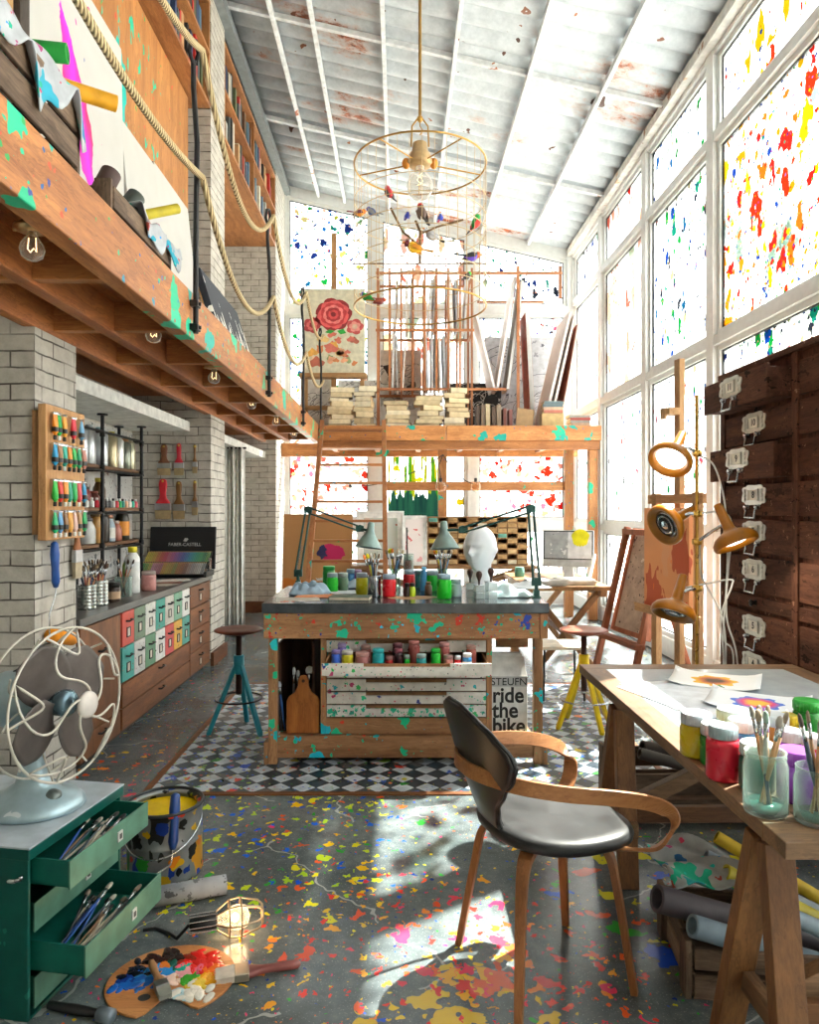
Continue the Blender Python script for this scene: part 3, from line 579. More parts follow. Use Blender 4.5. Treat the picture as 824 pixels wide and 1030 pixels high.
def yel_over(nt, v, c):
    q = nd(nt, 'ShaderNodeSeparateXYZ', {0: vmath(nt, 'ADD', v, vmath(nt, 'MULTIPLY', noise(nt, v, 5, 4, .6, 1), (.2,)*3))}).outputs
    d = mth(nt, 'MULTIPLY_ADD', q[1], -.9, q[2]); k = mth(nt, 'MULTIPLY', mth(nt, 'LESS_THAN', q[2], .55), mth(nt, 'GREATER_THAN', q[1], .12))
    return mixc(nt, k, c, ramp(nt, q[2], [(.0, col('#c8381a')), (.3, col('#ee7a14')), (.5, col('#e8c41a')), (.62, col('#4aa43a'))]))
stretched('canvas', 'plain white canvas leaning behind the dark rolled tubes on the gallery', 4.55, 5.2, 1.38, -1.64, ZG1+.002, .10, canvas_mat('plain', [dict(s=14, d=.2, r=.2, pal=['#c84a6a', '#3a3a4a'], clump=1.2)]))
stretched('canvas', 'white canvas with orange and yellow paint at its foot by the first post', 5.25, 6.1, 1.44, -1.66, ZG1+.002, .10, canvas_mat('yellow', [dict(s=14, d=.2, r=.2, pal=['#2a2a2a', '#3a8a4a'], clump=1.2)], over=yel_over))
def ink_over(nt, v, c):
    q = nd(nt, 'ShaderNodeSeparateXYZ', {0: v}).outputs
    s_ = vmath(nt, 'MULTIPLY', v, (1, 7, 2.2)); n = noise(nt, s_, 1.6, 4, .55)
    t = mth(nt, 'ADD', n, mth(nt, 'MULTIPLY_ADD', q[2], -.45, .25)); return mixc(nt, mth(nt, 'GREATER_THAN', t, .52), c, col('#e6e4dc'))
stretched('canvas', 'dark navy canvas with white dripping brushstrokes leaning near the second post', 6.15, 7.55, 1.0, -1.42, ZG1+.002, .30, canvas_mat('ink', None, '#141a26', ink_over), thick=.06)
m = MB(); m.box(-1.74, -1.69, 3.02, 3.13, ZG1, 4.7); solo('timber_post', m, wood('#c9a26c', '#94683a', 'z'), 'pale upright timber at the left edge beside the magenta canvas', 'timber')
m = MB(); m.box(-1.71, -1.67, 3.15, 3.23, ZG1, 4.7); solo('dark_plank', m, wood('#5c5048', '#2c2622', 'z'), 'weathered dark plank standing between timber and magenta canvas', 'plank')
# ---- slatted crates with rolled tubes and cloths
CRW = ('#8a7460', '#3d2f26')
def crate(loc, rot, L, W, Hh, label, cat='crate'):
    t = thing('wooden_crate', label, cat, loc, rot, None); wx = wood(*CRW, 'x', .75, con=1.2); wy = wood(*CRW, 'y', .75, con=1.2); wz = wood(*CRW, 'z', .75, con=1.2)
    n = max(2, int(Hh/.11)); sl = Hh/n
    for k in range(n):
        for s_ in (-1, 1):
            m = MB(); m.box(-L/2, L/2, s_*W/2-.008, s_*W/2+.008, k*sl+.008, (k+1)*sl-.012); mk('slat', m, wx, t, .003)
            m = MB(); m.box(s_*L/2-.008, s_*L/2+.008, -W/2+.008, W/2-.008, k*sl+.008, (k+1)*sl-.012); mk('slat', m, wy, t, .003)
    for sx in (-1, 1):
        for sy in (-1, 1):
            m = MB(); m.box(sx*(L/2+.016)-.01, sx*(L/2+.016)+.01, sy*(W/2-.03)-.035, sy*(W/2-.03)+.035, 0, Hh+.01); mk('corner_post', m, wz, t, .003)
    m = MB(); m.box(-L/2, L/2, -W/2, W/2, 0, .012); mk('bottom_board', m, wx, t)
    return t
CLOTHP = [dict(s=6, d=.7, r=.5, pw=.9, pal=['#1a9a96', '#2a98b0', '#1aa884', '#2a78a8'], w=.6), dict(s=16, d=.55, r=.34, pal=['#1a9a96', '#a8463a', '#2a6aa0', '#1aa080', '#a03a70'], off=(3,1,2)), dict(s=30, d=.4, r=.3, pal=['#1cc8b8', '#c83a5a', '#2a8ad0'], off=(3,1,2))]
RAG = paint('#a9adb2', .85, splats=CLOTHP)
def drape(name, label, x0, x1, y0, y1, z, drop, seed, mat=RAG, flat=.25, parent=None, cat='cloth', hang='+x'):
    R = random.Random(seed); ph = [R.uniform(0, 6) for _ in range(8)]
    def fn(u, v):
        a = x0+(x1-x0)*u; b = y0+(y1-y0)*v
        h = .012*math.sin(9*u+ph[0]+3*v)+.014*math.sin(11*v+ph[1])+.01*math.sin(17*(u+v)+ph[2])
        e = max(0, u-(1-flat))/flat; edge = drop*(1+.45*math.sin(13*v+ph[3])+.25*math.sin(29*v+ph[4]))
        return (a-(x1-x0)*flat*.82*e+.02*math.sin(15*v+ph[5])*e, b+.02*math.sin(8*u+ph[6]), z+.02+h*(1-e*.5)-edge*e)
    m = MB(); m.grid(fn, 26, 34, .004); return solo(name, m, mat, label, cat)
def roll(p, q, r, hexc, label, hollow=True, group=None, ends=None, name='rolled_tube', cat='tube'):
    p = Vector(p); q = Vector(q); d = (q-p); L = d.length; t = thing(name, label, cat, p, d.to_track_quat('Z', 'Y').to_euler(), group)
    m = MB(); m.lathe([(r*.72,.0),(r,0),(r,.003),(r,L-.003),(r,L),(r*.72,L),(r*.72,L-.05),(r*.72,.0)] if hollow else [(r*.9,0),(r,.004),(r,L-.004),(r*.9,L)], n=18, caps=not hollow); mk('sleeve', m, paint(hexc, .6), t)
    m = MB(); m.lathe([(r*.70, L-.06), (r*.70, L-.05)], n=16); mk('core', m, paint(ends or '#2a2622', .7), t)
    return t
crate((-1.37, 2.32, ZG1), PI/2, .62, .36, .38, 'weathered slatted crate under paint spattered cloth at the gallery edge')
crate((-1.33, 3.3, ZG1), PI/2, .72, .30, .22, 'low weathered crate holding dark rolled tubes on the gallery edge')
drape('spattered_cloth', 'grey cloth spattered turquoise hanging over the nearest gallery crate', -1.62, -1.04, 1.95, 2.68, ZG1+.395, .15, 4)
drape('spattered_cloth', 'grey cloth spattered turquoise lying over the second gallery crate', -1.5, -1.05, 3.25, 3.8, ZG1+.235, .10, 9)
roll((-1.55, 2.42, 3.085), (-1.16, 2.5, 3.09), .033, '#1f9a3a', 'green striped paint roll lying on cloth over nearest crate', name='paint_roll', ends='#5a6a7a')
roll((-1.30, 2.58, 3.05), (-1.08, 2.73, 3.045), .03, '#e8a51a', 'yellow orange paint roller sleeve lying across the far corner of the nearest crate', name='paint_roll', ends='#7a7f88')
roll((-1.37, 3.06, 2.68), (-1.29, 3.2, 3.0), .045, '#4a3532', 'dark brown rolled tube standing in the low gallery crate', group='rolls in the low crate')
roll((-1.34, 3.18, 2.68), (-1.22, 3.32, 2.95), .042, '#3a423c', 'dark green-grey rolled tube standing in the low gallery crate', group='rolls in the low crate')
roll((-1.30, 3.36, 2.86), (-1.10, 3.55, 2.99), .024, '#b5a51e', 'mustard yellow rolled tube poking out of the low gallery crate', group='rolls in the low crate', ends='#8a8a7a')
# ---- high bookshelves between the columns
SHW = ('#bd8450', '#7f4c28')
BKC = [('dark teal', '#2c474c'), ('slate grey', '#565b5c'), ('brown', '#6b4a34'), ('black', '#26282a'), ('navy blue', '#27395c'), ('pale grey', '#a9a79f'), ('rust red', '#a83c28'), ('olive green', '#566041'), ('tan', '#b08a5e'), ('red', '#b5261e'), ('steel blue', '#4a6e86'), ('cream', '#cfc5ae')]
def upright_book(w, h, d, hexc, label, group, loc):
    t = thing('shelved_book', label, 'book', loc, 0, group)
    c = MB(); c.box(-d, 0, -w/2, -w/2+.003, 0, h); c.box(-d, 0, w/2-.003, w/2, 0, h); c.box(-.003, 0, -w/2+.003, w/2-.003, 0, h); mk('cover', c, paint(hexc, .55), t)
    p = MB(); p.box(-d+.006, -.003, -w/2+.003, w/2-.003, .004, h-.004); mk('pages', p, paint('#d8cdb4', .8), t, label='cream page block'); return t
def bookcase(y0, y1, yb, label, place):
    t = thing('bookcase', label, 'bookcase', (XC, (y0+y1)/2, 5.31), 0, 'high bookcases'); L = y1-y0; sw = wood(*SHW, 'y', .55); sz = wood(*SHW, 'z', .55)
    for z, th in ((0, .04), (.5, .035), (.98, .035)):
        m = MB(); m.box(-.74, 0, -L/2, L/2, z, z+th); mk('shelf', m, sw, t, .003)
    for y in (-L/2+.02, L/2-.02) + ((0,) if L > 2.9 else ()):
        m = MB(); m.box(-.735, -.003, y-.018, y+.018, .04, .98); mk('divider', m, sz, t, .002)
    m = MB(); m.box(-.745, -.73, -L/2, L/2, .04, .98); mk('back_panel', m, sz, t)
    R = random.Random(int(y0*10))
    for tier, z in ((0, 5.352), (1, 5.847)):
        y = max(yb, y0+.06); k = 0
        while y < y1-.1:
            w = R.uniform(.035, .075); h = R.uniform(.27, .42); cn, cx = R.choice(BKC)
            if L > 2.9 and abs(y+w/2-(y0+y1)/2) < .065: y = (y0+y1)/2+.045; continue
            k += 1
            upright_book(w, h, .22, cx, '%s book, %s from the left on the %s tier of the %s high bookcase' % (cn, ordinal(k), ['lower', 'upper'][tier], place), 'books on the high bookcases', (XC-.03-R.uniform(0, .03), y+w/2, z))
            y += w+.003+(R.uniform(.05, .2) if R.random() < .16 else 0)
bookcase(3.99, 6.81, 5.15, 'orange wooden bookcase high on the wall nearest the camera', 'near')
bookcase(7.37, 10.39, 7.4, 'orange wooden bookcase high on the wall beside the back window', 'far')
# ================================================================ SMALL MAKERS SHARED BY MANY THINGS
def paint_tube(name, label, hexc, loc, rot, L=.115, r=.017, group=None, cap='#1a1a1a', band='#1c1c1c'):
    """squeezed paint tube hanging by its crimp: local z up, crimp at the top, cap at the bottom"""
    t = thing(name, label, 'paint tube', loc, rot, group)
    m = MB(); n = 14; vs = []; fs = []
    prof = [(.35, .35, .0), (.55, .55, .006), (1, 1, .016), (1.0, 1.0, .035), (1.02, .9, L*.5), (1.12, .5, L*.8), (1.2, .12, L*.96), (1.2, .1, L)]
    for a, b, z in prof:
        for k in range(n): vs.append((r*a*math.cos(2*PI*k/n), r*b*math.sin(2*PI*k/n), z))
    for i in range(len(prof)-1):
        for k in range(n): fs.append((i*n+k, i*n+(k+1) % n, i*n+n+(k+1) % n, i*n+n+k))
    m.add(vs, fs, smooth=True); m.add(vs[-n:], [tuple(range(n))], smooth=False); mk('body', m, paint(hexc, .35), t)
    m = MB(); m.lathe([(r*1.03, .017), (r*1.035, .04)], n=n, caps=False); mk('band', m, paint(band, .4), t)
    m = MB(); m.lathe([(.007, -.022), (.0085, -.02), (.0085, -.004), (.007, 0)], n=10); mk('cap', m, paint(cap, .5), t)
    m = MB(); m.box(-r*1.24, r*1.24, -.004, .004, L-.006, L+.006); mk('crimp', m, STEEL, t, .001)
    return t
def jar(name, label, loc, r, h, hexc, lid='#dfe3e2', lid_h=.028, group=None, band=None, shoulder=True, cat='paint jar', lidr=.92, rim=None):
    t = thing(name, label, cat, loc, rnd.uniform(0, 6), group); b = h-lid_h
    prof = [(r*.9, 0), (r, .006), (r, b*.84), (r*.96, b*.93), (r*lidr*.95, b)] if shoulder else [(r*.95, 0), (r, .004), (r, b)]
    m = MB(); m.lathe(prof, n=24); mk('body', m, paint(hexc, .28, var=.08), t)
    m = MB(); m.lathe([(r*lidr, b+.001), (r*lidr, b+lid_h-.004), (r*lidr*.94, b+lid_h)], n=24)
    for k in range(24): a = 2*PI*k/24; m.box(-.0008, .0008, r*lidr-.0005, r*lidr+.0012, b+.003, b+lid_h-.006, Matrix.Rotation(a, 4, 'Z'))
    mk('lid', m, paint(lid, .4), t)
    if band:
        m = MB(); m.lathe([(r*1.008, b*.22), (r*1.008, b*.7)], n=24, caps=False); mk('label_band', m, paint(band, .5), t)
    return t
def artist_brush(label, group, hexc, L=.24, ferr='#c8ccd0', tip='#5a4a3a', r=.004, name='artist_brush', flat=1.0):
    """local z along the brush, butt of the handle at 0"""
    t = thing(name, label, 'brush', (0,0,0), 0, group)
    m = MB(); m.lathe([(r*.35, 0), (r*.6, L*.02), (r*.85, L*.25), (r*1.15, L*.55), (r*.8, L*.74)], n=8); mk('handle', m, paint(hexc, .35), t)
    m = MB(); m.lathe([(r*.82, L*.73), (r*1.0, L*.88)], n=8, sx=1+flat*.5, sy=1); mk('ferrule', m, metal(ferr, .25), t)
    m = MB(); m.lathe([(r*.95, L*.875), (r*1.25, L*.93), (r*.9, L*.98), (r*.2, L)], n=8, sx=1+flat, sy=.8); mk('bristles', m, paint(tip, .8), t)
    return t
def place_brush(proto, p, tilt, az, label=None, up=True):
    """stand a copy of proto with its butt at p, leaning by tilt toward azimuth az"""
    return dup(proto, p, (Matrix.Rotation(az, 3, 'Z') @ Matrix.Rotation(tilt, 3, 'Y') @ Matrix.Rotation(rnd.uniform(0, 6), 3, 'Z')).to_euler(), label)
def flat_brush(name, label, loc, rot, L, w, hand, bris='#c9b48e', ferr='#b9bcc0', group=None, tipc=None):
    """decorator's brush, local z from bristle tips (0) to handle end"""
    t = thing(name, label, 'brush', loc, rot, group); bl = L*.22; fl = L*.17
    m = MB(); m.grid(lambda u, v: ((u-.5)*w*(.94+.06*v)+.0, (-.007-.004*v), bl*v+.004*math.sin(u*40)*(1-v)), 14, 3, .0); m.grid(lambda u, v: ((.5-u)*w*(.94+.06*v), (.007+.004*v), bl*v+.004*math.sin(u*40)*(1-v)), 14, 3, .0)
    m.box(-w/2*.94, w/2*.94, -.008, .008, .004, bl); mk('bristles', m, paint(bris, .85, var=.2, splats=[dict(s=25, d=.5, r=.4, pal=tipc)] if tipc else None), t)
    m = MB(); m.box(-w/2*1.02, w/2*1.02, -.013, .013, bl, bl+fl); mk('ferrule', m, metal(ferr, .3), t, .003)
    h0 = bl+fl; hl = L-h0; prof = [(.46, 0), (.44, .06), (.24, .22), (.2, .4), (.25, .62), (.27, .8), (.22, .95), (.1, 1.0)]; n = 16; vs = []; fs = []
    for a, z in prof:
        for k in range(n):
            c, s_ = math.cos(2*PI*k/n), math.sin(2*PI*k/n); ex = lambda q: math.copysign(abs(q)**.7, q)
            vs.append((max(w, .045)*a*ex(c), .011*ex(s_)*(1 if a > .12 else .5), h0+z*hl))
    for i in range(len(prof)-1):
        for k in range(n): fs.append((i*n+k, i*n+(k+1) % n, i*n+n+(k+1) % n, i*n+n+k))
    m = MB(); m.add(vs, fs, smooth=True); m.add(vs[-n:], [tuple(range(n))]); mk('handle', m, hand if not isinstance(hand, str) else paint(hand, .35), t)
    return t
def bottle(name, label, loc, r, h, hexc, cap='#1a1a1a', group=None, neck=.35, nh=.25, caph=.14, cat='bottle', band=None, mat=None):
    t = thing(name, label, cat, loc, rnd.uniform(0, 6), group); b = h*(1-caph)
    m = MB(); m.lathe([(r*.92, 0), (r, .006), (r, b*(1-nh)), (r*.85, b*(1-nh*.6)), (r*neck*1.1, b*(1-nh*.15)), (r*neck, b)], n=20); mk('body', m, mat or paint(hexc, .3), t)
    m = MB(); m.lathe([(r*neck*1.15, b), (r*neck*1.15, h-.004), (r*neck, h)], n=16); mk('cap', m, paint(cap, .4), t)
    if band:
        m = MB(); m.lathe([(r*1.008, b*.15), (r*1.008, b*(1-nh)*.92)], n=20, caps=False); mk('label_band', m, paint(band, .55), t)
    return t
def open_cup(name, label, loc, r, h, mat, cat='cup', ribs=0, bottom=.006, flare=1.0, n=24):
    t = thing(name, label, cat, loc, 0)
    pr = [(r*.3, 0), (r*.96, 0)]
    if ribs:
        for k in range(ribs): z = h*(k+.5)/ribs; pr += [(r*1.0, z-h*.25/ribs), (r*1.03, z), (r*1.0, z+h*.25/ribs)]
    else: pr += [(r, .004)]
    pr += [(r*flare, h-.003), (r*flare, h), (r*flare-.004, h), (r*.93-.002, bottom), (0, bottom)]
    m = MB(); m.lathe(pr, n=n, caps=False); mk('body', m, mat, t)
    m = MB(); m.lathe([(r*flare-.002, h-.006), (r*flare+.003, h-.004), (r*flare+.003, h+.002), (r*flare-.004, h+.002), (r*flare-.002, h-.006)], n=n, caps=False); mk('rim', m, mat, t)
    return t

# ================================================================ LEFT SIDE
# pegboard of paint tubes on the first column
PB = wood('#d8a874', '#b07e4e', 'z', .6)
t = thing('tube_rack_board', 'pale wooden board of hanging paint tubes on the nearest brick column', 'board', (XC, 3.705, 1.345))
m = MB(); m.box(.035, .075, -.215, .215, 0, .67); mk('panel', m, PB, t, .004)
m = MB(); m.box(0, .035, -.2, .2, .03, .64); mk('batten', m, wood('#a87c50', '#7a5534', 'z'), t)
rows = [(1.885, [('orange', '#ee8f1a', 3.535), ('green', '#1fae4a', 3.578), ('amber', '#e8a02a', 3.635), ('red', '#d8283c', 3.735), ('pale blue', '#6aa6d0', 3.83)]),
        (1.735, [('cyan blue', '#1f98c8', 3.535), ('bronze', '#9a7048', 3.585), ('teal', '#1fa58c', 3.635), ('orange', '#e88a2a', 3.69), ('bright green', '#1fb04a', 3.745), ('sea green', '#17a06a', 3.8), ('dusty pink', '#b87868', 3.86)]),
        (1.555, [('bright green', '#22b83c', 3.535), ('red', '#e03a2e', 3.59), ('orange', '#e8942e', 3.645), ('teal', '#1a9a7c', 3.69), ('emerald', '#1fae54', 3.745), ('coral red', '#dc4650', 3.8), ('blue', '#2a92c0', 3.86)]),
        (1.40, [('emerald', '#22b070', 3.535), ('soft blue', '#5a98c8', 3.59), ('brown', '#8a643e', 3.645), ('golden', '#e0a040', 3.695), ('pale pink', '#e0bcb0', 3.75), ('tan', '#b08a5a', 3.805), ('leaf green', '#2aae62', 3.865)])]
for ri, (z, items) in enumerate(rows):
    for cn, cx, y in items:
        pl = ['topmost', 'second', 'third', 'lowest'][ri]
        paint_tube('paint_tube', '%s paint tube hanging in the %s row of the wooden tube board' % (cn, pl), cx, (XC+.098, y-.0, z-.02), (0, rnd.uniform(.0, .06), PI/2+rnd.uniform(-.2, .2)), .108, .0155, 'paint tubes on the wooden board', cap=rnd.choice(['#1a1a1a', '#d8d8d4', '#1a1a1a']), band=rnd.choice(['#161616', cx, '#161616']))
        m = MB(); m.cyl((XC+.076, y, z+.092), (XC+.114, y, z+.092), .0025, 6); mk('hook_pin', m, STEEL, t, off=None).location = (-XC, -3.705, -1.345)
# iron-pipe shelves in the alcove
t = thing('pipe_shelf', 'black iron pipe shelf with three wooden boards in the brick alcove', 'shelf', (-2.40, 5.35, .88))
PIPE = paint('#1d1d1e', .5, .5); T0 = 5.35
for y in (4.3, 5.54, 6.38):
    for x in (.10, -.10):
        m = MB(); m.tube([(x, y-T0, 0), (x, y-T0, 1.355)], .014, 10)
        for z in (.02, .33, .61, .94, 1.2): m.lathe([(.014, z-.02), (.02, z-.018), (.02, z+.018), (.014, z+.02)], (x, y-T0, 0), 10)
        m.lathe([(.04, 1.345), (.04, 1.357)], (x, y-T0, 0), 14); mk('upright_pipe', m, PIPE, t)
    for z in (.31, .59, .92, 1.22):
        m = MB(); m.tube([(-.10, y-T0, z), (.10, y-T0, z)], .011, 8); mk('cross_pipe', m, PIPE, t)
for z in (.31, .59, .92, 1.22):
    m = MB(); m.tube([(.10, 4.3-T0, z-.0), (.10, 6.42-T0, z)], .011, 8); mk('rail_pipe', m, PIPE, t)
for z in (.325, .605, .935):
    m = MB(); m.box(-.13, .085, 4.2-T0, 6.46-T0, z-.0, z+.026); mk('shelf_board', m, wood('#8a6648', '#4e3826', 'y', .65), t, .003)
zs = [.88+.352, .88+.632, .88+.962]
def atY(xpix, X): return F*X/(xpix-CX)
for k, (xp, r, h, cx, cap, lb) in enumerate(((82, .045, .30, '#c9cfd4', '#9aa0a6', 'silver tall can'), (90, .048, .31, '#d3d8da', '#b0b8bc', 'tallest silver can'), (100.5, .062, .31, '#c8cdd0', '#8fb8c0', 'broad silver flask'), (112, .05, .30, '#c4b896', '#c8b830', 'pale gold can with yellow top'), (119.5, .042, .29, '#e4e4de', '#d0d0c8', 'white slim can'), (125.5, .055, .27, '#7f8478', '#a87a52', 'grey green can'), (131.5, .042, .29, '#d5d0b4', '#b8b098', 'cream can'))):
    y = atY(xp, -2.395); bottle('spray_can', '%s on the top pipe shelf, %s from the left' % (lb, ordinal(k+1)), (-2.395, y, zs[2]), r, h, cx, cap, 'cans on the top pipe shelf', neck=.5, nh=.1, caph=.1, cat='can', mat=paint(cx, .3, .7))
for k, (xp, r, h, cx, cap, lb, X) in enumerate(((94, .05, .13, '#6a3a30', '#8a4a3a', 'squat brown jar with rusty lid', -2.42), (100, .05, .24, '#4a3418', '#b8a83a', 'dark amber bottle with olive cap', -2.43), (86, .045, .16, '#8a2a22', '#3a2a24', 'dark red jar', -2.42))):
    bottle('glass_bottle', '%s on the middle pipe shelf' % lb, (X, atY(xp, X), zs[1]), r, h, cx, cap, 'bottles on the middle pipe shelf', neck=.6, nh=.3, caph=.14)
for k, (xp, cx, cn) in enumerate(((87, '#e6e6e0', 'white'), (92.5, '#d8d8d4', 'ivory'), (97.5, '#d82a3a', 'red'), (103.5, '#3a3a3a', 'black'), (107, '#4a4a4a', 'charcoal'), (110.5, '#5a5a5a', 'grey'), (114, '#c8c8c4', 'pale grey'), (117.5, '#d83a4a', 'coral'), (120.5, '#2aae5a', 'green'), (123.5, '#1f9a8a', 'teal'), (127, '#e8b08a', 'peach'), (130.5, '#e8e4da', 'cream'), (133.5, '#28b89a', 'mint'), (136.5, '#d84a5a', 'rose'))):
    bottle('paint_bottle', 'tiny %s paint bottle on the middle pipe shelf, %s from the left' % (cn, ordinal(k+1)), (-2.34, atY(xp, -2.34), zs[1]), .017, .075, cx, '#e4e4e0' if k % 3 else '#1a1a1a', 'tiny bottles on the middle pipe shelf', neck=.5, nh=.25, caph=.25)
for k, (xp, r, h, cx, cap, lb, X, band) in enumerate(((88, .06, .2, '#c9ccca', '#5a6068', 'white enamel jar', -2.40, None), (96, .06, .24, '#b88a4a', '#7a5a34', 'golden brown bottle', -2.40, '#c08a3e'), (103, .055, .3, '#2e241a', '#1a1a1a', 'dark bottle with a black cap', -2.40, None), (109.5, .052, .22, '#8fa0ac', '#b0785a', 'grey blue labelled jar', -2.40, '#d0cdc4'), (116, .055, .17, '#9a5a48', '#b09a90', 'rust coloured jar', -2.40, None), (123, .06, .31, '#2e2c1c', '#d8d020', 'dark bottle with yellow cap and orange label', -2.40, '#d88a24'))):
    bottle('glass_bottle', '%s on the lowest pipe shelf' % lb, (X, atY(xp, X), zs[0]), r, h, cx, cap, 'bottles on the lowest pipe shelf', neck=.55, nh=.35, caph=.13, band=band)
# counter cabinet with coloured drawers
CB = ('#8f5c38', '#5a3720')
cab = thing('drawer_cabinet', 'long brown counter cabinet with coloured small drawers in the brick alcove', 'cabinet', (-2.17, 5.40, 0)); yo = 5.40; xf = XC+2.17
cwz = wood(*CB, 'z', .5); cwy = wood('#8a5836', '#54331d', 'y', .5)
m = MB(); m.box(-.36, xf-.025, 4.0-yo, 6.8-yo, .05, .835); mk('carcass', m, cwz, cab, .003)
m = MB(); m.box(-.37, xf-.06, 4.02-yo, 6.78-yo, 0, .05); mk('plinth', m, paint('#2a1d14', .6), cab)
m = MB(); m.box(-.365, xf+.02, 3.985-yo, 6.815-yo, .835, .882); mk('worktop', m, paint('#54524e', .35, bump=.2), cab, .004)
PULL = paint('#1b1a1a', .4, .4)
def drawer_front(y0, y1, z0, z1, mat, big=False, name='drawer'):
    m = MB(); m.box(xf-.024, xf, y0-yo+.004, y1-yo-.004, z0+.004, z1-.004); d = mk(name, m, mat, cab, .002); yc = (y0+y1)/2-yo; zc = z1-(z1-z0)*.28; h = z1-z0
    m = MB(); w_ = min(.05, (y1-y0)*.2); m.tube([(xf, yc-w_, zc), (xf+.022, yc-w_*.9, zc-.002), (xf+.028, yc, zc+.006), (xf+.022, yc+w_*.9, zc-.002), (xf, yc+w_, zc)], .0065, 8); mk('pull', m, PULL, d)
    if h > .12 and not big:
        z2 = z0+h*.38; m = MB(); a, b = .024, .026
        m.box(xf, xf+.005, yc-a-.007, yc+a+.007, z2+b, z2+b+.007); m.box(xf, xf+.005, yc-a-.007, yc+a+.007, z2-b-.007, z2-b); m.box(xf, xf+.005, yc-a-.007, yc-a, z2-b, z2+b); m.box(xf, xf+.005, yc+a, yc+a+.007, z2-b, z2+b); mk('label_holder', m, PULL, d)
        m = MB(); m.box(xf, xf+.002, yc-a, yc+a, z2-b, z2+b); mk('card', m, paint('#cfc8b8', .7), d)
    return d
drawer_front(4.03, 4.62, .2, .825, cwz, True, 'door'); drawer_front(4.03, 4.62, .055, .2, cwz, True)
rc = [['#c04a3c', '#6a8068', '#cbc9c2', '#2f8a7c', '#b9b2aa', '#6d9a80', '#d0cfca'], ['#3f9a90', '#c2c0bc', '#5f8a6a', '#d4d3cf', '#c04a48', '#d0a03e', '#4a9488']]
yw = (6.14-4.645)/7
for r_ in (0, 1):
    for k in range(7): drawer_front(4.645+k*yw, 4.645+(k+1)*yw, (.597, .365)[r_], (.828, .597)[r_], paint(rc[r_][k], .5, var=.08, splats=[dict(s=30, d=.25, r=.25, pal=['#8a7a66', '#5a4a3a'])]))
for z0, z1 in ((.2, .36), (.055, .2)): drawer_front(4.645, 6.14, z0, z1, cwy, True, 'wide_drawer')
for k in range(4): drawer_front(6.15, 6.79, .055+k*.193, .055+(k+1)*.193, cwy)
ZC = .882
# open pencil case
pc = thing('pencil_case', 'black opened case with two tiers of coloured pencils on the counter end', 'pencil case', (-2.05, 6.58, ZC+.002))
CB_ = paint('#141416', .55)
m = MB(); m.box(-.31, .31, -.14, .14, 0, .05); mk('base', m, CB_, pc, .004)
Ml = Matrix.Translation((0, .17, .05)) @ Matrix.Rotation(-.12, 4, 'X')
m = MB(); m.box(-.31, .31, -.014, .014, 0, .40, Ml); mk('lid', m, CB_, pc, .004)
text_obj('lettering', 'FABER-CASTELL', paint('#c9c9c6', .5), pc, Ml @ Vector((.02, -.0155, .23)), (PI/2-.12, 0, 0), .044, label='small white lettering across the black lid')
m = MB(); pts = [(-.025, -.012), (-.008, .02), (0, .012), (.008, .02), (.025, .005), (.014, -.004), (.006, -.016), (-.01, -.016)]; m.prism(pts, 0, .002, Ml @ Matrix.Translation((.03, -.0155, .275)) @ Matrix.Rotation(PI/2, 4, 'X')); mk('emblem', m, paint('#c9c9c6', .5), pc)
PENC = ['#e8d23a', '#d8c83a', '#e0b03a', '#e07a3a', '#d84a3a', '#d83a5a', '#d86a8a', '#c85aa0', '#a05ab0', '#7a5ab8', '#4a5ab8', '#3a7ac0', '#2a9ac0', '#2aa8a0', '#2aa87a', '#4ab06a', '#3a8a5a', '#6aa04a']
PEN2 = ['#3a9a4a', '#7ab04a', '#b8b83a', '#d88ab0', '#c87a9a', '#b86a8a', '#d8a03a', '#c8b040', '#b89a3a', '#8a9a4a', '#b0703a', '#a05a3a', '#8a5a4a', '#b09a90', '#a8a8a8', '#c8c4bc', '#d8d4cc', '#8a8a8a']
for tier, (y0, z0, pal) in enumerate(((.04, .165, PENC), (-.11, .075, PEN2))):
    Mt = Matrix.Translation((0, y0, z0)) @ Matrix.Rotation(.62, 4, 'X')
    m = MB(); m.box(-.30, .30, -.085, .105, -.016, -.003, Mt); m.box(-.30, .30, -.09, -.085, -.016, .012, Mt); mk('tray', m, CB_, pc)
    for xs_ in (-.30, .29):
        m = MB(); m.box(xs_, xs_+.01, y0-.04, y0+.04, .05, z0); mk('strut', m, STEEL, pc)
    for k in range(36):
        x = -.286+k*.0163; cx = '#'+''.join('%02x' % int(.62*int(pal[k//2][i:i+2], 16)+40) for i in (1, 3, 5)); p = thing('coloured_pencil', 'coloured pencil, %s from the left in the %s tier of the black case' % (ordinal(k+1), ['upper', 'lower'][tier]), 'pencil', pc.location+(Mt @ Vector((x, -.08, .005))), (.62-PI/2, 0, 0), 'pencils in the black case')
        q = MB(); q.lathe([(.0068, 0), (.0068, .15)], n=6, smooth=False); mk('barrel', q, paint(cx, .35), p)
        q = MB(); q.lathe([(.0066, .15), (.0022, .168)], n=6, smooth=False); mk('sharpened_tip', q, paint('#c89a6a', .6), p)
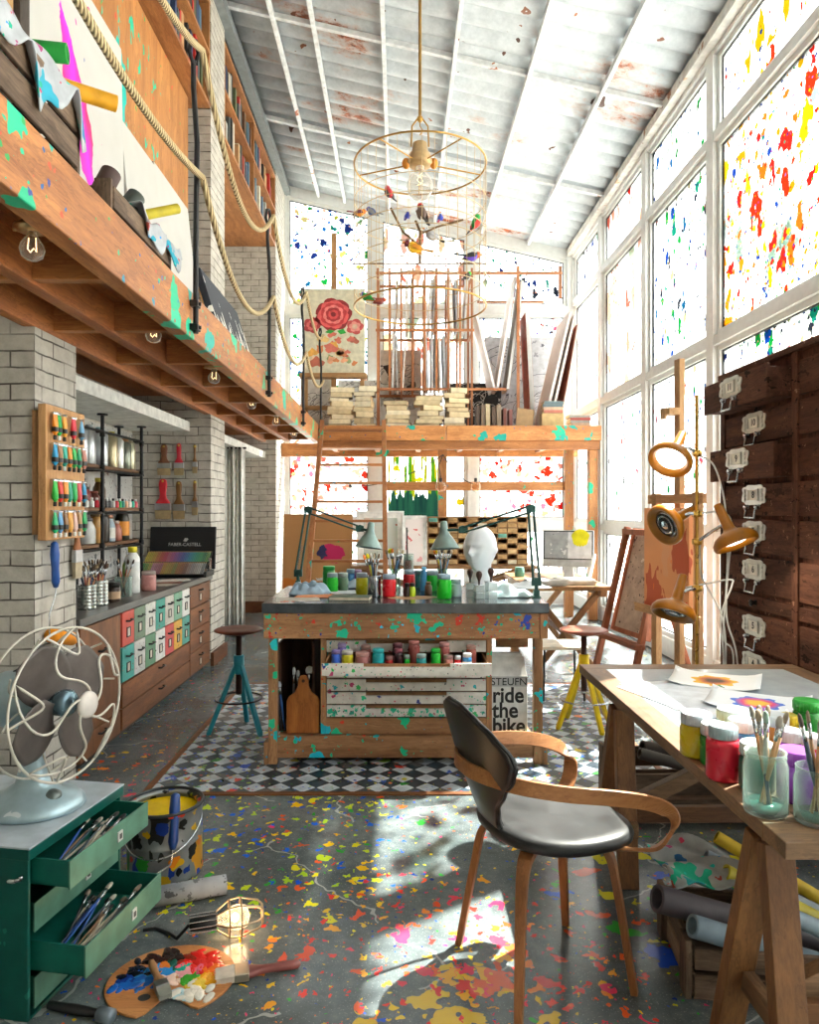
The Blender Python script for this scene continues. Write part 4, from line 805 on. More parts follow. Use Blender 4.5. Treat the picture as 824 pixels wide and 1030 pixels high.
# brushes on the alcove end wall
for k, (xp, y0, y1, w_, hand, cn, wp) in enumerate(((165, 447, 478, .125, '#7a4a30', 'brown', 'left'), (180, 446, 478, .09, '#c8283a', 'red', 'middle'), (196, 447, 476, .045, '#8a6030', 'golden brown', 'right'), (164, 482, 522, .15, '#cc2432', 'red', 'left'), (180, 484, 522, .11, '#7a5226', 'brown and gold', 'middle'), (196, 483, 518, .055, '#80562a', 'golden brown', 'right'))):
    a = px(xp, y1, 6.795); b = px(xp, y0, 6.795)
    t = flat_brush('wall_brush', '%s handled paintbrush on the brick alcove wall, %s of the %s row' % (cn, wp, 'upper' if k < 3 else 'lower'), a, 0, b.z-a.z, w_, hand, '#a8926a', group='paintbrushes on the brick wall')
    m = MB(); m.cyl((0, .0, b.z-a.z-.02), (0, .026, b.z-a.z-.02), .004, 6); m.ball((0, 0, b.z-a.z-.02), .016, 10); mk('hanging_knob', m, paint('#c8a850', .4, .5), t)
# curtain and its rod in the far alcove
m = MB(); N_ = 90
def cur(u, v):
    return (-2.10+.26*u, 8.5+.035*math.sin(u*34)+.02*math.sin(u*17+v*2), .03+2.2*v)
m.grid(cur, N_, 6, .004); solo('curtain', m, paint('#e6e4de', .85), 'long grey white curtain hanging in the far brick alcove', 'curtain')
m = MB(); m.tube([(-2.54, 8.5, 2.225), (-1.82, 8.5, 2.225)], .012, 10); solo('curtain_rod', m, IRON, 'thin dark rod above the grey white curtain', 'curtain rod')
# jars and brushes on the counter
TIN = paint('#b9bdb8', .25, .9); GL2 = clear('#e6f0ec', .87, .05, 'mat_jar_glass')
bp = [artist_brush('slim artist brush standing in the pots on the left counter', 'brushes on the left counter', c_, .27, tip=tp, flat=fl) for c_, tp, fl in (('#b06a3a', '#3a2a20', .6), ('#1c2a5a', '#6a5a48', 1), ('#2a2422', '#4a4038', .3), ('#8a2a22', '#8a7458', 1.2), ('#c8a878', '#2a2a2a', .5))]
nb = [0]
def fill_cup(c, r, h, n, protos, lab, tilt=.28, L=1.0, base=.007):
    for k in range(n):
        a = 2*PI*(k+rnd.random()*.6)/n; pr = protos[k % len(protos)]; q = Vector((c[0]-math.cos(a)*r*.35, c[1]-math.sin(a)*r*.35, c[2]+base)); tl = math.atan2(r*rnd.uniform(.5, 1.1), h)
        place_brush(pr, q, tl, a, '%s, %s of those in it' % (lab, ordinal(k+1)))
open_cup('brush_tin', 'ribbed shiny tin can full of brushes, left one on the counter', (-1.93, 4.42, ZC), .055, .15, TIN, 'can', ribs=7); fill_cup((-1.93, 4.42, ZC), .05, .15, 11, bp, 'slim brush in the left ribbed tin on the left counter')
open_cup('brush_tin', 'ribbed shiny tin can full of brushes, right one on the counter', (-1.93, 4.60, ZC), .055, .16, TIN, 'can', ribs=7); fill_cup((-1.93, 4.60, ZC), .05, .16, 11, bp, 'slim brush in the right ribbed tin on the left counter')
open_cup('brush_jar', 'low clear jar of brushes at the near end of the counter', (-2.02, 4.22, ZC), .06, .12, GL2, 'jar'); fill_cup((-2.02, 4.22, ZC), .05, .12, 9, bp, 'slim brush in the near clear jar on the left counter')
open_cup('brush_jar', 'tall clear jar of brushes behind the tins on the counter', (-2.1, 4.95, ZC), .06, .14, GL2, 'jar'); fill_cup((-2.1, 4.95, ZC), .05, .14, 12, bp, 'slim brush in the tall clear jar on the left counter')
open_cup('brush_jar', 'wide clear jar of brushes before the white bottle', (-1.95, 5.05, ZC), .06, .14, GL2, 'jar'); fill_cup((-1.95, 5.05, ZC), .05, .14, 6, bp, 'slim brush in the wide clear jar by the white bottle')
drop(*bp)
jar('paint_jar', 'dark brown jar with pale label between the tins and clear jar', (-1.9, 4.76, ZC), .042, .13, '#3a2a22', '#2a2420', band='#b89878')
bottle('glue_bottle', 'white bottle with yellow cap standing on the counter', (-1.97, 5.28, ZC), .052, .34, '#e2e2de', '#e0d020', neck=.55, nh=.16, caph=.12, band='#dcdcd8')
jar('paint_jar', 'salmon pink jar beside the white bottle on the counter', (-1.9, 5.42, ZC), .055, .15, '#b8807a', '#a89a94')
bottle('glue_bottle', 'green yellow squeeze bottle behind the salmon pink jar', (-2.1, 5.55, ZC), .045, .26, '#7aa03a', '#d8c020', neck=.4, nh=.2, caph=.12)
for k, (cx, cn) in enumerate((('#b8aca0', 'pale'), ('#8a5a48', 'brown'), ('#c8c4bc', 'cream'))):
    m = MB(); m.box(-.15, .15, -.1, .1, 0, .004); solo('paper_sheet', m, paint(cx, .8), '%s paper sheet lying on the counter before the pencil case' % cn, 'paper', 'papers on the counter', loc=(-2.0+.03*k, 5.85+.12*k, ZC+.0045*k+.0005), rot=.3*k-.2)
# wall tools on the first column
t = flat_brush('hanging_brush', 'orange wooden paintbrush hanging bristles down at the column edge', (XC+.03, 3.93, 1.12), (0, 0, PI/2), .40, .085, wood('#b5713c', '#8a4d26', 'z'), '#b5a58a')
m = MB(); m.cyl((0, 0, .385), (0, .028, .385), .004, 6); mk('nail', m, IRON, t)
t = thing('paint_roller', 'blue handled paint roller with orange sleeve hanging on the column', 'paint roller', (XC+.045, 3.66, 1.0))
m = MB(); m.lathe([(.012, .10), (.021, .13), (.019, .20), (.023, .27), (.018, .325), (.008, .335)], n=14, M=Matrix.Rotation(.06, 4, 'X')); mk('handle', m, paint('#1e4f9a', .35), t)
m = MB(); m.tube([(0, -.005, .10), (0, -.012, .06), (0, -.075, -.03), (0, -.07, -.13), (0, -.055, -.135)], .004, 8); mk('wire_frame', m, STEEL, t)
m = MB(); m.lathe([(.018, 0), (.036, .003), (.036, .24), (.018, .243)], (0, -.06, -.135), 18, Matrix.Rotation(-PI/2-.25, 4, 'X')); mk('sleeve', m, paint('#e08a14', .85), t)
m = MB(); m.cyl((-.045, 0, .31), (.0, 0, .31), .004, 6); mk('nail', m, IRON, t)
# stools
def stool(name, label, loc, seatc, legc, rot, nlegs, h, footr, seatr, ringr, ringz):
    t = thing(name, label, 'stool', loc, rot)
    m = MB(); m.lathe([(0, h-.03), (seatr*.7, h-.03), (seatr, h-.014), (seatr, h-.006), (seatr*.92, h), (seatr*.5, h-.004), (0, h-.006)], n=32); mk('seat', m, wood(*seatc, 'x', .4), t)
    m = MB(); m.lathe([(.055, h-.045), (.06, h-.03)], n=16); m.lathe([(.02, h*.36), (.02, h-.04)], n=12)
    for k in range(16): z = h*.38+k*.012; m.lathe([(.02, z), (.0225, z+.004), (.02, z+.008)], n=12, caps=False)
    mk('screw_post', m, paint('#3a1c16', .4, .3), t, label='dark threaded post')
    lm = paint(legc, .35)
    m = MB(); m.lathe([(.032, h*.56), (.036, h*.57), (.036, h*.73), (.032, h*.74)], n=18); mk('hub', m, lm, t)
    for k in range(nlegs):
        a = 2*PI*k/nlegs; c, s_ = math.cos(a), math.sin(a)
        m = MB(); m.bar((.018*c, .018*s_, h*.66), (footr*c, footr*s_, .012), .026, .03, (-s_, c, 0)); m.lathe([(.014, 0), (.017, .004), (.017, .02)], (footr*c, footr*s_, 0), 10); mk('leg', m, lm, t, .004)
    m = MB(); m.tube([(ringr*math.cos(2*PI*k/40), ringr*math.sin(2*PI*k/40), ringz) for k in range(40)], .006, 8, closed=True); mk('foot_ring', m, paint('#23262a', .4, .5) if nlegs == 3 else STEEL, t)
    return t
stool('work_stool', 'blue legged stool with a brown wooden seat left of the workbench', (-1.085, 4.83, .004), ('#8a4a34', '#5a2a1c'), '#2aa2bc', .46+PI, 3, .69, .20, .163, .155, .22)
# ================================================================ FRONT LEFT: FAN, GREEN CABINET, BUCKET, PALETTE
GRN = paint('#0f5a50', .32, .25, .1, [dict(s=9, d=.15, r=.2, pal=['#2a7a6c', '#0a463e'], w=.6)]); GRN2 = paint('#136a5c', .35, .2)
FRT = paint('#5f8f7a', .42, .3, .14)
rot = -.175; gx, gy = -1.08, 2.087
t = thing('steel_cabinet', 'dark green steel drawer cabinet with grey top under the fan', 'cabinet', (gx, gy, 0), rot); W_, D_ = .62, .487
m = MB(); m.box(-W_, -W_+.01, 0, D_, 0, .475); m.box(-W_, -.004, .0, .012, 0, .475); m.box(-W_, -.004, D_-.012, D_, 0, .475); m.box(-W_, -.004, .012, D_-.012, 0, .012); mk('shell', m, GRN, t, .004)
m = MB(); m.box(-W_-.005, .004, -.006, D_+.004, .475, .508); mk('top_band', m, GRN, t, .003)
m = MB(); m.box(-W_-.006, .006, -.008, D_+.006, .508, .514); mk('top', m, paint('#aab4bc', .4), t, .002)
m = MB(); m.tube([(-.06, -.012, .415), (-.04, -.016, .418), (-.018, -.012, .424)], .006, 8); m.lathe([(.006, 0), (.006, .01)], (-.018, -.012, .424), 8); mk('latch', m, STEEL, t)
def steel_drawer(z0, z1, out):
    m = MB(); y0, y1, xi = .03, D_-.03, out-.42
    m.box(xi, out-.004, y0, y0+.006, z0, z1); m.box(xi, out-.004, y1-.006, y1, z0, z1); m.box(xi, out-.004, y0, y1, z0, z0+.005); m.box(xi, xi+.006, y0, y1, z0, z1)
    d = mk('drawer', m, GRN2, t)
    m = MB(); m.box(out-.006, out, y0-.006, y1+.006, z0-.004, z1+.002); mk('drawer_front', m, FRT, d, .0015)
    m = MB(); yc = (y0+y1)/2+.04; m.box(out, out+.004, yc-.013, yc+.013, (z0+z1)/2-.016, (z0+z1)/2+.016); mk('label_holder', m, paint('#d0d0cc', .4), d)
    m = MB(); m.box(out+.004, out+.0055, yc-.006, yc+.006, (z0+z1)/2-.008, (z0+z1)/2+.008); mk('card', m, paint('#4a4a48', .6), d)
    return d
steel_drawer(.39, .468, .115); steel_drawer(.255, .335, .0); steel_drawer(.135, .222, .165); steel_drawer(.03, .115, .0)
R3 = Matrix.Translation((gx, gy, 0)) @ Matrix.Rotation(rot, 4, 'Z')
def in_drawer(n, out, z, cols, lab, L=.27, depth=.10, zt=.06):
    for k in range(n):
        hx = cols[k % len(cols)]; b = artist_brush('%s, %s of those lying there' % (lab, ordinal(k+1)), 'brushes in the green drawers', hx[0], L*rnd.uniform(.85, 1.1), tip=hx[1], r=.0042)
        x = out-.02-depth*rnd.uniform(.12, .9); y = .10+.02*rnd.random(); p = R3 @ Vector((x, y, z+.008+.005*(k % 4))); a = rnd.uniform(-.32, .15)
        q = R3 @ Vector((x+math.sin(a)*.25, y+.25, z+rnd.uniform(.008, zt)))
        x2 = R3.inverted() @ q
        if x2.x > out-.012: q = R3 @ Vector((out-.014, x2.y, x2.z))
        b.location = p; b.rotation_euler = (q-p).to_track_quat('Z', 'Y').to_euler()
BC = [('#c8b8a0', '#3a3a3a'), ('#2a2a2c', '#8a7a68'), ('#2454a8', '#b0a898'), ('#b0a898', '#6a5a48'), ('#8a6a4a', '#2a2a2a'), ('#3a4a5a', '#c0b8a8')]
in_drawer(13, .115, .395, BC, 'thin artist brush lying in the top open green drawer', depth=.10, zt=.075)
in_drawer(17, .165, .14, BC, 'thin artist brush lying in the lower open green drawer', depth=.15, zt=.075)
# desk fan
fz = .514; t = thing('desk_fan', 'vintage pale blue desk fan with dark blades and white wire cage', 'fan', (-1.215, 2.37, fz+.0005)); FB = paint('#9fb6bf', .3, .45, .1, [dict(s=9, d=.2, r=.3, pal=['#c9d4d8', '#7f959f'], w=.8)])
m = MB(); m.lathe([(0, 0), (.162, 0), (.168, .006), (.165, .02), (.14, .04), (.09, .058), (.055, .085), (.042, .13), (.036, .2), (.034, .25), (0, .255)], n=40, sx=1, sy=.86); mk('base', m, FB, t)
m = MB(); m.lathe([(.026, 0), (.026, .008), (.02, .02), (.0, .022)], (.085, -.035, .045), 16, Matrix.Rotation(.35, 4, 'Y')); mk('speed_knob', m, paint('#6b7470', .35, .5), t)
ax = Vector((.95, -.3, .02)).normalized(); hub = Vector((.105, -.02, .35))
Q = ax.to_track_quat('Z', 'Y').to_matrix().to_4x4()
def A(mb, prof, n=32): return mb.lathe(prof, hub, n, Q)
m = MB(); A(m, [(0, -.30), (.04, -.296), (.075, -.275), (.092, -.23), (.095, -.17), (.088, -.12), (.07, -.105), (.066, -.075), (.05, -.06), (0, -.058)]); mk('motor', m, FB, t)
m = MB(); A(m, [(.018, -.07), (.018, -.03), (.042, -.028), (.044, .028), (.034, .04), (.0, .043)], 24); mk('hub', m, paint('#6f8894', .25, .7), t)
BLD = paint('#574f4b', .42, .2, .18)
for k in range(4):
    a0 = .45+k*PI/2; Mx = Matrix.Translation(hub) @ Q @ Matrix.Rotation(a0, 4, 'Z')
    def bl(u, v):
        r_ = .03+.185*u; wd = .038+.062*math.sin(min(1, u*1.15+.08)*PI*.62); wd *= (1-max(0, u-.8)*2.2); s_ = (v-.5)*2*wd+.035*u
        return Mx @ Vector((r_*math.cos(s_/max(r_, .09)), r_*math.sin(s_/max(r_, .09)), -.28*s_*.9*(1-.3*u)+.0))
    m = MB(); m.grid(bl, 12, 10, .003); mk('blade', m, BLD, t)
CG = paint('#cfcabd', .35, .3); RC = .245
def ringpts(r_, z, n=48): return [hub+(Q @ Vector((r_*math.cos(2*PI*k/n), r_*math.sin(2*PI*k/n), z))) for k in range(n)]
m = MB(); m.tube(ringpts(RC, .03), .0045, 8, closed=True); m.tube(ringpts(RC*.985, -.07), .004, 8, closed=True); mk('cage_ring', m, CG, t)
for k in range(5):                                  # S-shaped front wires
    a0 = 2*PI*k/5; pts = []
    for i in range(17):
        u = i/16; r_ = .04+(RC-.04)*u; a = a0+1.5*math.sin(u*PI)*.62+.15*u; z = .105-.075*u*u
        pts.append(hub+(Q @ Vector((r_*math.cos(a), r_*math.sin(a), z))))
    for i in range(1, 13):
        u = i/12; a = a0+.15+.55*u; r_ = RC*(1-.32*math.sin(u*PI)); z = .03+.055*math.sin(u*PI)
        pts.append(hub+(Q @ Vector((r_*math.cos(a), r_*math.sin(a), z))))
    m = MB(); m.tube(pts, .0042, 7); mk('cage_wire', m, CG, t)
for k in range(10):
    a0 = 2*PI*k/10+.1; pts = []
    for i in range(9): u = i/8; r_ = RC+(.075-RC)*u; pts.append(hub+(Q @ Vector((r_*math.cos(a0+.2*u), r_*math.sin(a0+.2*u), .03-.02-.085*math.sin(u*PI/2)-.03*u))))
    m = MB(); m.tube(pts, .0035, 6); mk('rear_wire', m, CG, t)
m = MB(); A(m, [(.0, .118), (.03, .116), (.042, .11), (.044, .102), (.0, .1)]); mk('badge', m, paint('#d4ccc4', .4), t, label='pale blank round badge')
m = MB(); m.tube([hub+(Q @ Vector((.0, .06, -.2)))+Vector((0,0,.03)), Vector((-.06, .02, .45)), Vector((.01, .06, .44)), Vector((.03, .1, .38))], .004, 6); mk('wire_loop', m, paint('#2a3236', .5), t)
# paint bucket and long roller leaning on it
t = thing('paint_bucket', 'large metal paint bucket full of yellow paint with drips and spatter', 'bucket', (-.975, 2.975, 0)); r0, bh = .152, .283
BK = paint('#8b8f90', .38, .55, .12, [dict(s=8, d=.9, r=.62, pw=.6, pal=['#2e8a3a', '#1a1c1c', '#c8c8c0', '#2a2c2c', '#7a8a2a', '#1c3fa0', '#e0a02a'], st=(1,1,.35), w=.7), dict(s=16, d=.8, r=.5, pw=.8, pal=['#1c4fc4', '#e88a1c', '#e0b21c', '#2f9a35', '#d8452a', '#1c3f9a', '#1a1a1a'], off=(2,3,1)), dict(s=7, d=.6, r=.45, pal=['#e88a1c', '#d86a1c', '#e0a030', '#2a2a2a'], off=(6,1,.4), st=(1,1,.9))])
m = MB(); m.lathe([(0, 0), (r0*.97, 0), (r0, .008), (r0*.985, .02), (r0*.985, bh*.5), (r0*1.0, bh*.52), (r0*.985, bh*.54), (r0*.985, bh-.015), (r0*1.02, bh-.012), (r0*1.03, bh), (r0*.99, bh+.004), (r0*.97, bh-.002)], n=48, caps=False)
m.lathe([(r0*.97, bh-.002), (r0*.86, bh-.006), (r0*.85, bh-.016), (r0*.9, bh-.02), (r0*.95, bh-.1), (r0*.95, .01), (0, .01)], n=48, caps=False); mk('can', m, BK, t)
m = MB(); m.tube([(r0*1.0*math.cos(2*PI*k/48), r0*1.0*math.sin(2*PI*k/48), bh+.001) for k in range(48)], .0075, 8, closed=True); mk('rim', m, paint('#33383a', .35, .5), t)
m = MB(); m.lathe([(r0*.945, bh-.03), (0, bh-.03)], n=40, caps=False); mk('yellow_paint', m, paint('#d8b410', .2), t)
m = MB(); m.tube([(-r0*1.0, 0, bh-.05), (-r0*1.02, -.02, bh-.06)]+[(-r0*1.02*math.cos(PI*k/20), -r0*1.02*math.sin(PI*k/20)-.015, bh-.06-.10*math.sin(PI*k/20)) for k in range(21)]+[(r0*1.0, 0, bh-.05)], .0035, 6); mk('bail_handle', m, STEEL, t)
t = thing('paint_roller', 'blue handled paint roller leaning on the paint bucket, grey sleeve on floor', 'paint roller', (-.845, 2.74, 0))
m = MB(); M_ = Matrix.Translation((-.055, .10, .15)) @ Matrix.Rotation(-.16, 4, 'X'); m.lathe([(.012, 0), (.02, .03), (.018, .09), (.022, .15), (.018, .205), (.006, .212)], (0,0,0), 14, M_); mk('handle', m, paint('#1d3f7e', .35), t)
m = MB(); m.tube([M_ @ Vector((0, 0, .005)), (-.056, .088, .11), (-.06, .085, .095), (-.15, .04, .05), (-.165, .01, .038), (-.115, -.045, .037), (.165, .05, .037)], .0045, 8); mk('wire_frame', m, STEEL, t)
m = MB(); m.lathe([(.012, -.15), (.036, -.148), (.037, 0), (.036, .148), (.012, .15)], (.03, .0, .037), 20, Matrix.Rotation(.36, 4, 'Z') @ Matrix.Rotation(PI/2, 4, 'Y')); mk('sleeve', m, paint('#8e9297', .85, splats=[dict(s=26, d=.8, r=.5, pw=.8, pal=['#4a4c50', '#6a6e72', '#5a5c60'], w=1)]), t)
# caged work lamp, lit
t = thing('work_lamp', 'lit caged work lamp with black socket lying on the floor', 'lamp', (-.56, 2.52, .0)); La = Vector((.93, .28, -.0)).normalized(); QL = La.to_track_quat('Z', 'Y').to_matrix().to_4x4(); o = Vector((-.12, -.03, .062))
m = MB(); m.lathe([(.012, -.05), (.022, -.045), (.026, 0), (.028, .04), (.02, .045)], o, 16, QL); mk('socket', m, BLACK, t)
m = MB()
for k in range(10): a = 2*PI*k/10; m.tube([o+(QL @ Vector((.03*math.cos(a), .03*math.sin(a), z))) for z in (-.05, .045)], .0018, 6)
mk('socket_guard', m, STEEL, t)
m = MB(); m.lathe([(.016, .045), (.018, .06), (.036, .09), (.042, .115), (.034, .145), (.0, .158)], o, 20, QL); bl_ = mk('bulb', m, BULBGLASS, t)
m = MB(); m.ball(o+(QL @ Vector((0, 0, .105))), .017, 12); mk('glowing_core', m, emit('#ffb060', 12, 'mat_lamp_core'), bl_)
m = MB()
for k in range(6):
    a = 2*PI*k/6; R_ = lambda r_, z: o+(QL @ Vector((r_*math.cos(a), r_*math.sin(a), z))); m.tube([R_(.028, .04), R_(.058, .085), R_(.062, .12), R_(.045, .185), R_(.03, .2)], .0032, 6)
for r_, z in ((.058, .085), (.0615, .125), (.03, .2)): m.tube([o+(QL @ Vector((r_*math.cos(2*PI*k/24), r_*math.sin(2*PI*k/24), z))) for k in range(24)], .0032, 6, closed=True)
mk('wire_cage', m, paint('#b9a58a', .3, .8), t)
m = MB(); m.tube([o+(QL @ Vector((0,0,-.05))), o+(QL @ Vector((0,0,-.09)))-Vector((0,0,.04)), (-.25, .0, .006), (-.31, .03, .006), (-.35, .02, .006)], .006, 8); mk('cord', m, BLACK, t)
ld = bpy.data.lights.new('work_lamp_light', 'POINT'); ld.energy = 2.2; ld.color = (1, .66, .36); ld.shadow_soft_size = .04; lo = bpy.data.objects.new('work_lamp_light', ld); C.objects.link(lo); lo.parent = t; lo.location = o+(QL @ Vector((0, 0, .105)))+Vector((0, 0, .005))
# palette with daubs, two brushes on it
def pal_poly():
    pts = []
    for k in range(72):
        a = 2*PI*k/72; r_ = 1+.03*math.sin(2*a+.6)
        d = (a-(-PI/2+.22)+PI) % (2*PI)-PI
        if abs(d) < .42: r_ *= 1-.62*(1-(d/.42)**2)**.8*(1 if d < 0 else .96)
        pts.append((.195*r_*math.cos(a), .178*r_*math.sin(a)))
    return pts
t = thing('palette', 'round wooden artist palette covered in bright paint daubs on the floor', 'palette', (-.725, 2.275, .0005))
m = MB(); m.prism(pal_poly(), 0, .008); mk('board', m, wood('#c98f58', '#a5683a', 'x', .5), t, .002)
m = MB(); m.lathe([(.0, .0082), (.016, .0084)], (-.055, -.09, 0), 20, caps=False, sx=1.2); mk('thumb_hole', m, paint('#3a3c3c', .8), t)
R = random.Random(5)
def daub(cx, cy, hexc, n, sp):
    m = MB()
    for k in range(n):
        x, y = cx+R.gauss(0, sp), cy+R.gauss(0, sp*.75)
        if (x/.18)**2+(y/.16)**2 > .95: continue
        rr = R.uniform(.007, .021); M_ = Matrix.Translation((x, y, .008)) @ Matrix.Rotation(R.uniform(0, 3), 4, 'Z'); m.lathe([(rr, 0), (rr*.85, rr*.12), (rr*.35, rr*.2), (0, rr*.16)], (0,0,0), 9, M_, sx=1.5, sy=.8)
    mk('paint_daub', m, paint(hexc, .25), t)
for cx, cy, hx, n, sp in ((-.12, .03, '#141a2a', 10, .026), (-.085, .085, '#3a1c14', 12, .024), (-.03, .115, '#241410', 10, .02), (-.10, -.02, '#1c5fb8', 14, .026), (-.06, .02, '#2a86d0', 12, .022), (-.14, -.01, '#173a8a', 7, .016), (-.02, .075, '#14584a', 12, .022), (.0, .05, '#1a9a84', 8, .016), (.06, .105, '#d0201c', 18, .024), (.09, .07, '#e02a22', 20, .024), (.06, .04, '#e0607a', 12, .018), (.03, .02, '#e8a0a8', 9, .016), (.125, .04, '#ee6a1c', 14, .022), (.135, .0, '#e8a21c', 16, .024), (.09, -.02, '#d8b83a', 9, .018), (.06, .0, '#3a9a2a', 6, .012), (.10, -.055, '#e0dcd0', 16, .024), (.06, -.075, '#b0d0d8', 8, .016), (-.01, .0, '#e8c8b8', 7, .016), (.01, .1, '#8a2a1a', 8, .016), (-.05, .05, '#d87a2a', 6, .014)): daub(cx, cy, hx, int(n*1.7), sp*1.15)
def lying(o_, p, q, roll_=0):
    p = Vector(p); q = Vector(q); o_.location = p; o_.rotation_euler = ((q-p).to_track_quat('Z', 'Y').to_matrix() @ Matrix.Rotation(roll_, 3, 'Z')).to_euler()
b = flat_brush('flat_brush', 'small worn flat brush lying on the left of the palette', (0,0,0), 0, .19, .04, wood('#b58a5e', '#7a4f2e', 'z'), '#8a8a80', '#9a9c9e'); lying(b, (-.705, 2.16, .027), (-.80, 2.31, .032), 0)
b = flat_brush('flat_brush', 'long flat brush with reddish handle leaning on the palette rim', (0,0,0), 0, .27, .062, '#8a4a44', '#d8cfc0', '#c9bfae'); lying(b, (-.585, 2.27, .018), (-.335, 2.335, .016), 0)
t = thing('flat_brush', 'dark handled tool lying on the floor at the bottom left', 'tool', (-.93, 2.10, .0))
m = MB(); m.tube([(-.12, .045, .014), (-.02, .02, .016), (.05, .005, .016)], [.012, .015, .011], 10); mk('handle', m, BLACK, t)
m = MB(); m.lathe([(.008, 0), (.021, .004), (.021, .05), (.008, .054)], (.045, -.0, .021), 14, Matrix.Rotation(-.3, 4, 'Z') @ Matrix.Rotation(PI/2, 4, 'Y')); mk('head', m, paint('#6f7c86', .4, .5), t); t.name = 'hand_tool'
# ================================================================ WORKBENCH
BW = ('#c6966a', '#7f563a'); TOPZ = .95
SPL = [dict(s=9, d=.55, r=.46, pw=1.0, pal=['#18c890', '#22cc9a', '#1cb8d0', '#1cc0c8'], clump=1.2, w=.6), dict(s=20, d=.45, r=.34, pal=['#18c890', '#22b060', '#d8402a', '#1cb8d0', '#18c890', '#3a3aa0'], clump=1.4, off=(3,1,2)), dict(s=38, d=.4, r=.3, pal=['#18c890', '#c8402a', '#2bb35a', '#1f8fb0'], clump=1.4, off=(1,2,5))]
SPLL = [dict(s=10, d=.6, r=.5, pw=.9, pal=['#1cb0c8', '#18b890', '#2a4ab0', '#c8382a', '#18b890', '#18b8a0'], w=.8, clump=.9), dict(s=26, d=.6, r=.4, pw=.9, pal=['#18b890', '#18b890', '#c8402a', '#1ca8c0'], clump=1.2, off=(5,1,2)), dict(s=18, d=.6, r=.36, pal=['#d8382a', '#18c890', '#1cb8e0', '#2a3aa0'], off=(3,1,2)), dict(s=38, d=.5, r=.3, pal=['#18c890', '#c8402a', '#2bb35a'], off=(1,2,5))]
bx = wood(*BW, 'x', .55, SPL); bz = wood(*BW, 'z', .55, SPL); by = wood(*BW, 'y', .55); bxl = wood(*BW, 'x', .55, SPLL)
BX, BY = .035, 4.17; b = thing('workbench', 'paint splattered wooden workbench with dark steel top in the middle of the room', 'workbench', (BX, BY, .004)); hw = .838; dp = .95
SLATE = paint('#585f65', .2, .6, .2, [dict(s=26, d=.25, r=.3, pal=['#8a9298', '#5a6268', '#2a3034'], w=.6)])
m = MB(); m.box(-hw, hw, 0, dp, .887, .946); mk('worktop', m, SLATE, b, .004)
m = MB(); m.box(-hw+.008, hw-.055, .012, .05, .738, .886); mk('apron', m, bxl, b, .004)
m = MB(); m.box(-hw+.008, hw-.055, dp-.05, dp-.012, .738, .886); mk('apron', m, bx, b, .004)
for x in (-hw+.008, hw-.054):
    m = MB(); m.box(x, x+.046, .05, dp-.05, .738, .886); mk('side_apron', m, by, b, .004)
m = MB(); m.box(hw-.052, hw-.006, .006, .05, .738, .886); mk('apron_end', m, bz, b, .003)
for x in (-hw+.06, hw-.06):
    for y in (.05, dp-.05):
        m = MB(); m.box(x-.026, x+.026, y-.03, y+.03, .0, .738); mk('leg', m, bz, b, .004)
for sx in (-1, 1):
    for y in (.045, dp-.07):
        m = MB(); x = sx*(hw-.06); m.box(min(x+sx*.026, x+sx*.052), max(x+sx*.026, x+sx*.052), y-.03, y+.05, .0, .13); mk('foot_block', m, bz, b, .003)
for y in (.03, dp-.06):
    m = MB(); m.box(-hw+.087, hw-.087, y, y+.04, .035, .165); mk('rail', m, bx, b, .004)
m = MB(); m.box(-hw+.087, hw-.087, .07, dp-.06, .14, .162); mk('lower_shelf', m, bx, b, .003)
# flat drawer chest inside it
WD = [dict(s=30, d=.6, r=.44, pw=.9, pal=['#18c890', '#2bb35a', '#1f9fb0', '#18c890', '#b83a6a', '#2a3a8a'], clump=.9, w=.5), dict(s=55, d=.5, r=.32, pal=['#18a880', '#3a4a4a', '#c8506a'], off=(3,1,2))]
WDP = paint('#dcd8d0', .55, splats=WD); WDP2 = paint('#e0ddd8', .55, splats=[dict(L, d=.95, r=.62, pw=.6, clump=0, pal=['#18b890', '#18b890', '#22b060', '#1a9a80']) if L['s'] == 30 else L for L in WD])
cx0, cx1 = -.455, .475; c = thing('plan_chest', 'white fronted plan chest with shallow splattered drawers under the workbench', 'drawer chest', (.04, 4.235, .1665)); Lh = .475
for x in (-Lh-.032, Lh):
    m = MB(); m.box(x, x+.032, 0, .66, 0, .565); mk('side_panel', m, bz, c, .003)
m = MB(); m.box(-Lh, Lh, .005, .66, 0, .095); mk('base', m, bx, c, .003)
m = MB(); m.box(-Lh, Lh, .64, .66, .095, .565); mk('back_panel', m, by, c)
m = MB(); m.box(-Lh, Lh, .0, .66, .557, .567); mk('top_board', m, bx, c)
for k in range(6):
    z1 = .555-k*.0765; z0 = z1-.068; open_ = (k == 1); y0 = -.28 if open_ else 0; L2 = Lh-.004; cut = .24
    pts = [(-L2, z0), (L2, z0), (L2, z1), (cut, z1), (cut, z1-.02), (-cut, z1-.02), (-cut, z1), (-L2, z1)]
    m = MB(); m.prism(pts, 0, .016, Matrix.Translation((0, y0+.016, 0)) @ Matrix.Rotation(PI/2, 4, 'X')); d = mk('drawer', m, WDP2 if k == 5 else WDP, c, .0015)
    m = MB(); m.box(-L2+.01, -L2+.02, y0+.016, y0+.6, z0, z1-.008); m.box(L2-.02, L2-.01, y0+.016, y0+.6, z0, z1-.008); m.box(-L2+.02, L2-.02, y0+.016, y0+.6, z0, z0+.006); m.box(-cut-.01, cut+.01, y0+.017, y0+.024, z0+.006, z1-.003); m.box(-L2+.02, L2-.02, y0+.59, y0+.6, z0, z1-.008); mk('drawer_box', m, wood('#a87a52', '#6e4a2e', 'y', .6), d)
zj = .1665+.555-.0765-.068+.0065
